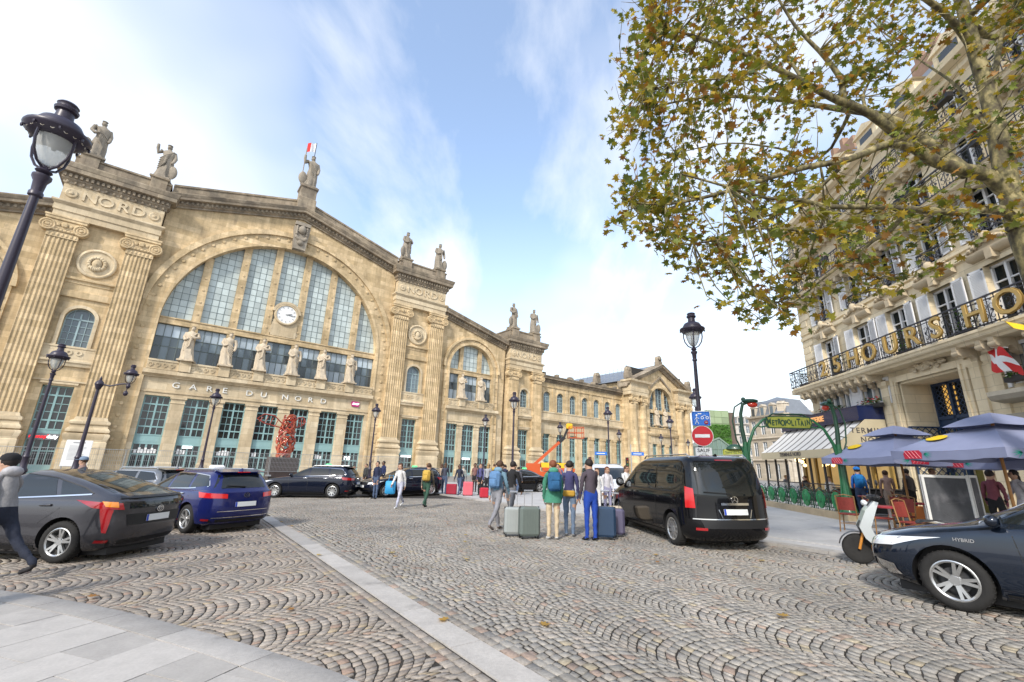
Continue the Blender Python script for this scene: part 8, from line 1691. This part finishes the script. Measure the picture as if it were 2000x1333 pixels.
person('person in pinkish beige jumper sitting with back to the square', 13.6, 16.4, 60, 'carry', (.46, .30, .24), (.40, .30, .24), BK, 'brown', h=1.62); person('person in dark jacket beside the pinkish beige jumper', 14.2, 16.2, 100, 'stand', (.10, .085, .08), BK, hair='dark', h=1.68); person('person in pale green shirt behind the parasol pole', 13.9, 14.9, 230, 'stand', (.42, .45, .36), GRY, hair='blond', h=1.7); person('person in long white dress right of the slate screens', 13.6, 12.1, 160, 'walk', (.50, .48, .50), WH, WH, 'dark', h=1.72, skirt=(.52, .50, .53), long_hair=True); person('person in plum top under the largest parasol', 12.6, 11.9, 30, 'stand', (.20, .06, .08), BK, hair='dark', h=1.66)
for i in range(6):
    s = 24.6+1.15*i; p = HOT @ Vector((-s, -1.1-.6*(i % 2), 0)); a = [(.30, .09, .05), WH, (.25, .07, .05), BK, (.36, .16, .08), (.16, .17, .20)][i]
    st_ = HOT @ Vector((-s, -1.1-.6*(i % 2), 0)); q = thing('bistro_stool', f'terrace stool under the awning, {ordn[i]} from the near corner', 'stool', (st_.x, st_.y, gz(16)+.05), 0, 'stools under the awning'); b = MB(); b.lathe([(.18, .42), (.19, .46), (.001, .47)], 14); b.build('seat', RW, q, 40); b = MB(); b.lathe([(.03, 0), (.03, .42)], 8); b.lathe([(.17, 0), (.16, .02), (.03, .04)], 12); b.build('pedestal', BLACK, q)
    person(f'seated guest under the awning in {["rust", "white", "brick red", "black", "orange", "grey"][i]} top', p.x, p.y, 180+60*(i % 3), 'sit', a, BK, hair=random.choice(('dark', 'brown', 'blond')), z=gz(16)+.07, h=1.7)
# ---------------------------------------------------------------- luggage
def suitcase(label, x, y, rz, w, d, h_, c, handle=True, tilt=0.):
    t = thing('suitcase', label, 'suitcase', (x, y, gz(x)), rz); t.rotation_euler = (tilt, 0, rz); m = mat('case_%.2f_%.2f_%.2f' % c, c, .4, coat=.3, var=.06, scale=5)
    sh = MB().rbox(-w/2, w/2, -d/2, d/2, .06, h_, .05).build('shell', m, t, 30); b = MB(); [b.box(-w/2+w*k/7-.008, -w/2+w*k/7+.008, -d/2-.006, -d/2, .12, h_-.08) for k in range(1, 7)]; b.build('rib', m, sh); b = MB(); b.box(-w/2-.004, w/2+.004, -.008, .008, .05, h_+.004); b.build('zip', TRIM, sh)
    for sx_ in (-1, 1):
        for sy_ in (-1, 1): b = MB(); b.lathe([(.032, -.014), (.032, .014)], 10, (sx_*(w/2-.05), sy_*(d/2-.04), .032), 'x'); b.build('wheel', TRIM, t)
    if handle: b = MB(); [b.tube([(sx_*w*.2, d/2-.05, h_), (sx_*w*.2, d/2-.05, h_+.36)], .009, 5) for sx_ in (-1, 1)]; b.rbox(-w*.24, w*.24, d/2-.07, d/2-.03, h_+.34, h_+.38, .01); b.build('handle', CHROME, t)
suitcase('large grey green ribbed suitcase left of the green coat', .56, 11.45, .25, .50, .30, .72, (.12, .145, .13)); suitcase('pale grey suitcase at the far left of the luggage group', .18, 11.75, .1, .46, .28, .68, (.30, .32, .31)); suitcase('dark blue upright suitcase right of the bright blue trousers', 2.42, 11.45, -.2, .48, .28, .74, (.02, .045, .09)); suitcase('violet grey suitcase behind the dark blue one', 2.78, 11.9, -.2, .42, .26, .66, (.10, .09, .15)); suitcase('cream paper coloured case near the van wheel', 3.05, 13.2, .1, .42, .22, .62, (.50, .42, .32), False)
suitcase('bright pink upright suitcase in the crowd', -2.19, 25.9, .2, .55, .3, .78, (.62, .13, .16)); suitcase('deep red suitcase in the crowd', -3.2, 26.7, .2, .6, .32, .62, (.32, .02, .04), False); suitcase('second bright red case right of the pink one', -1.2, 24.3, .3, .45, .3, .55, (.45, .02, .04), False)
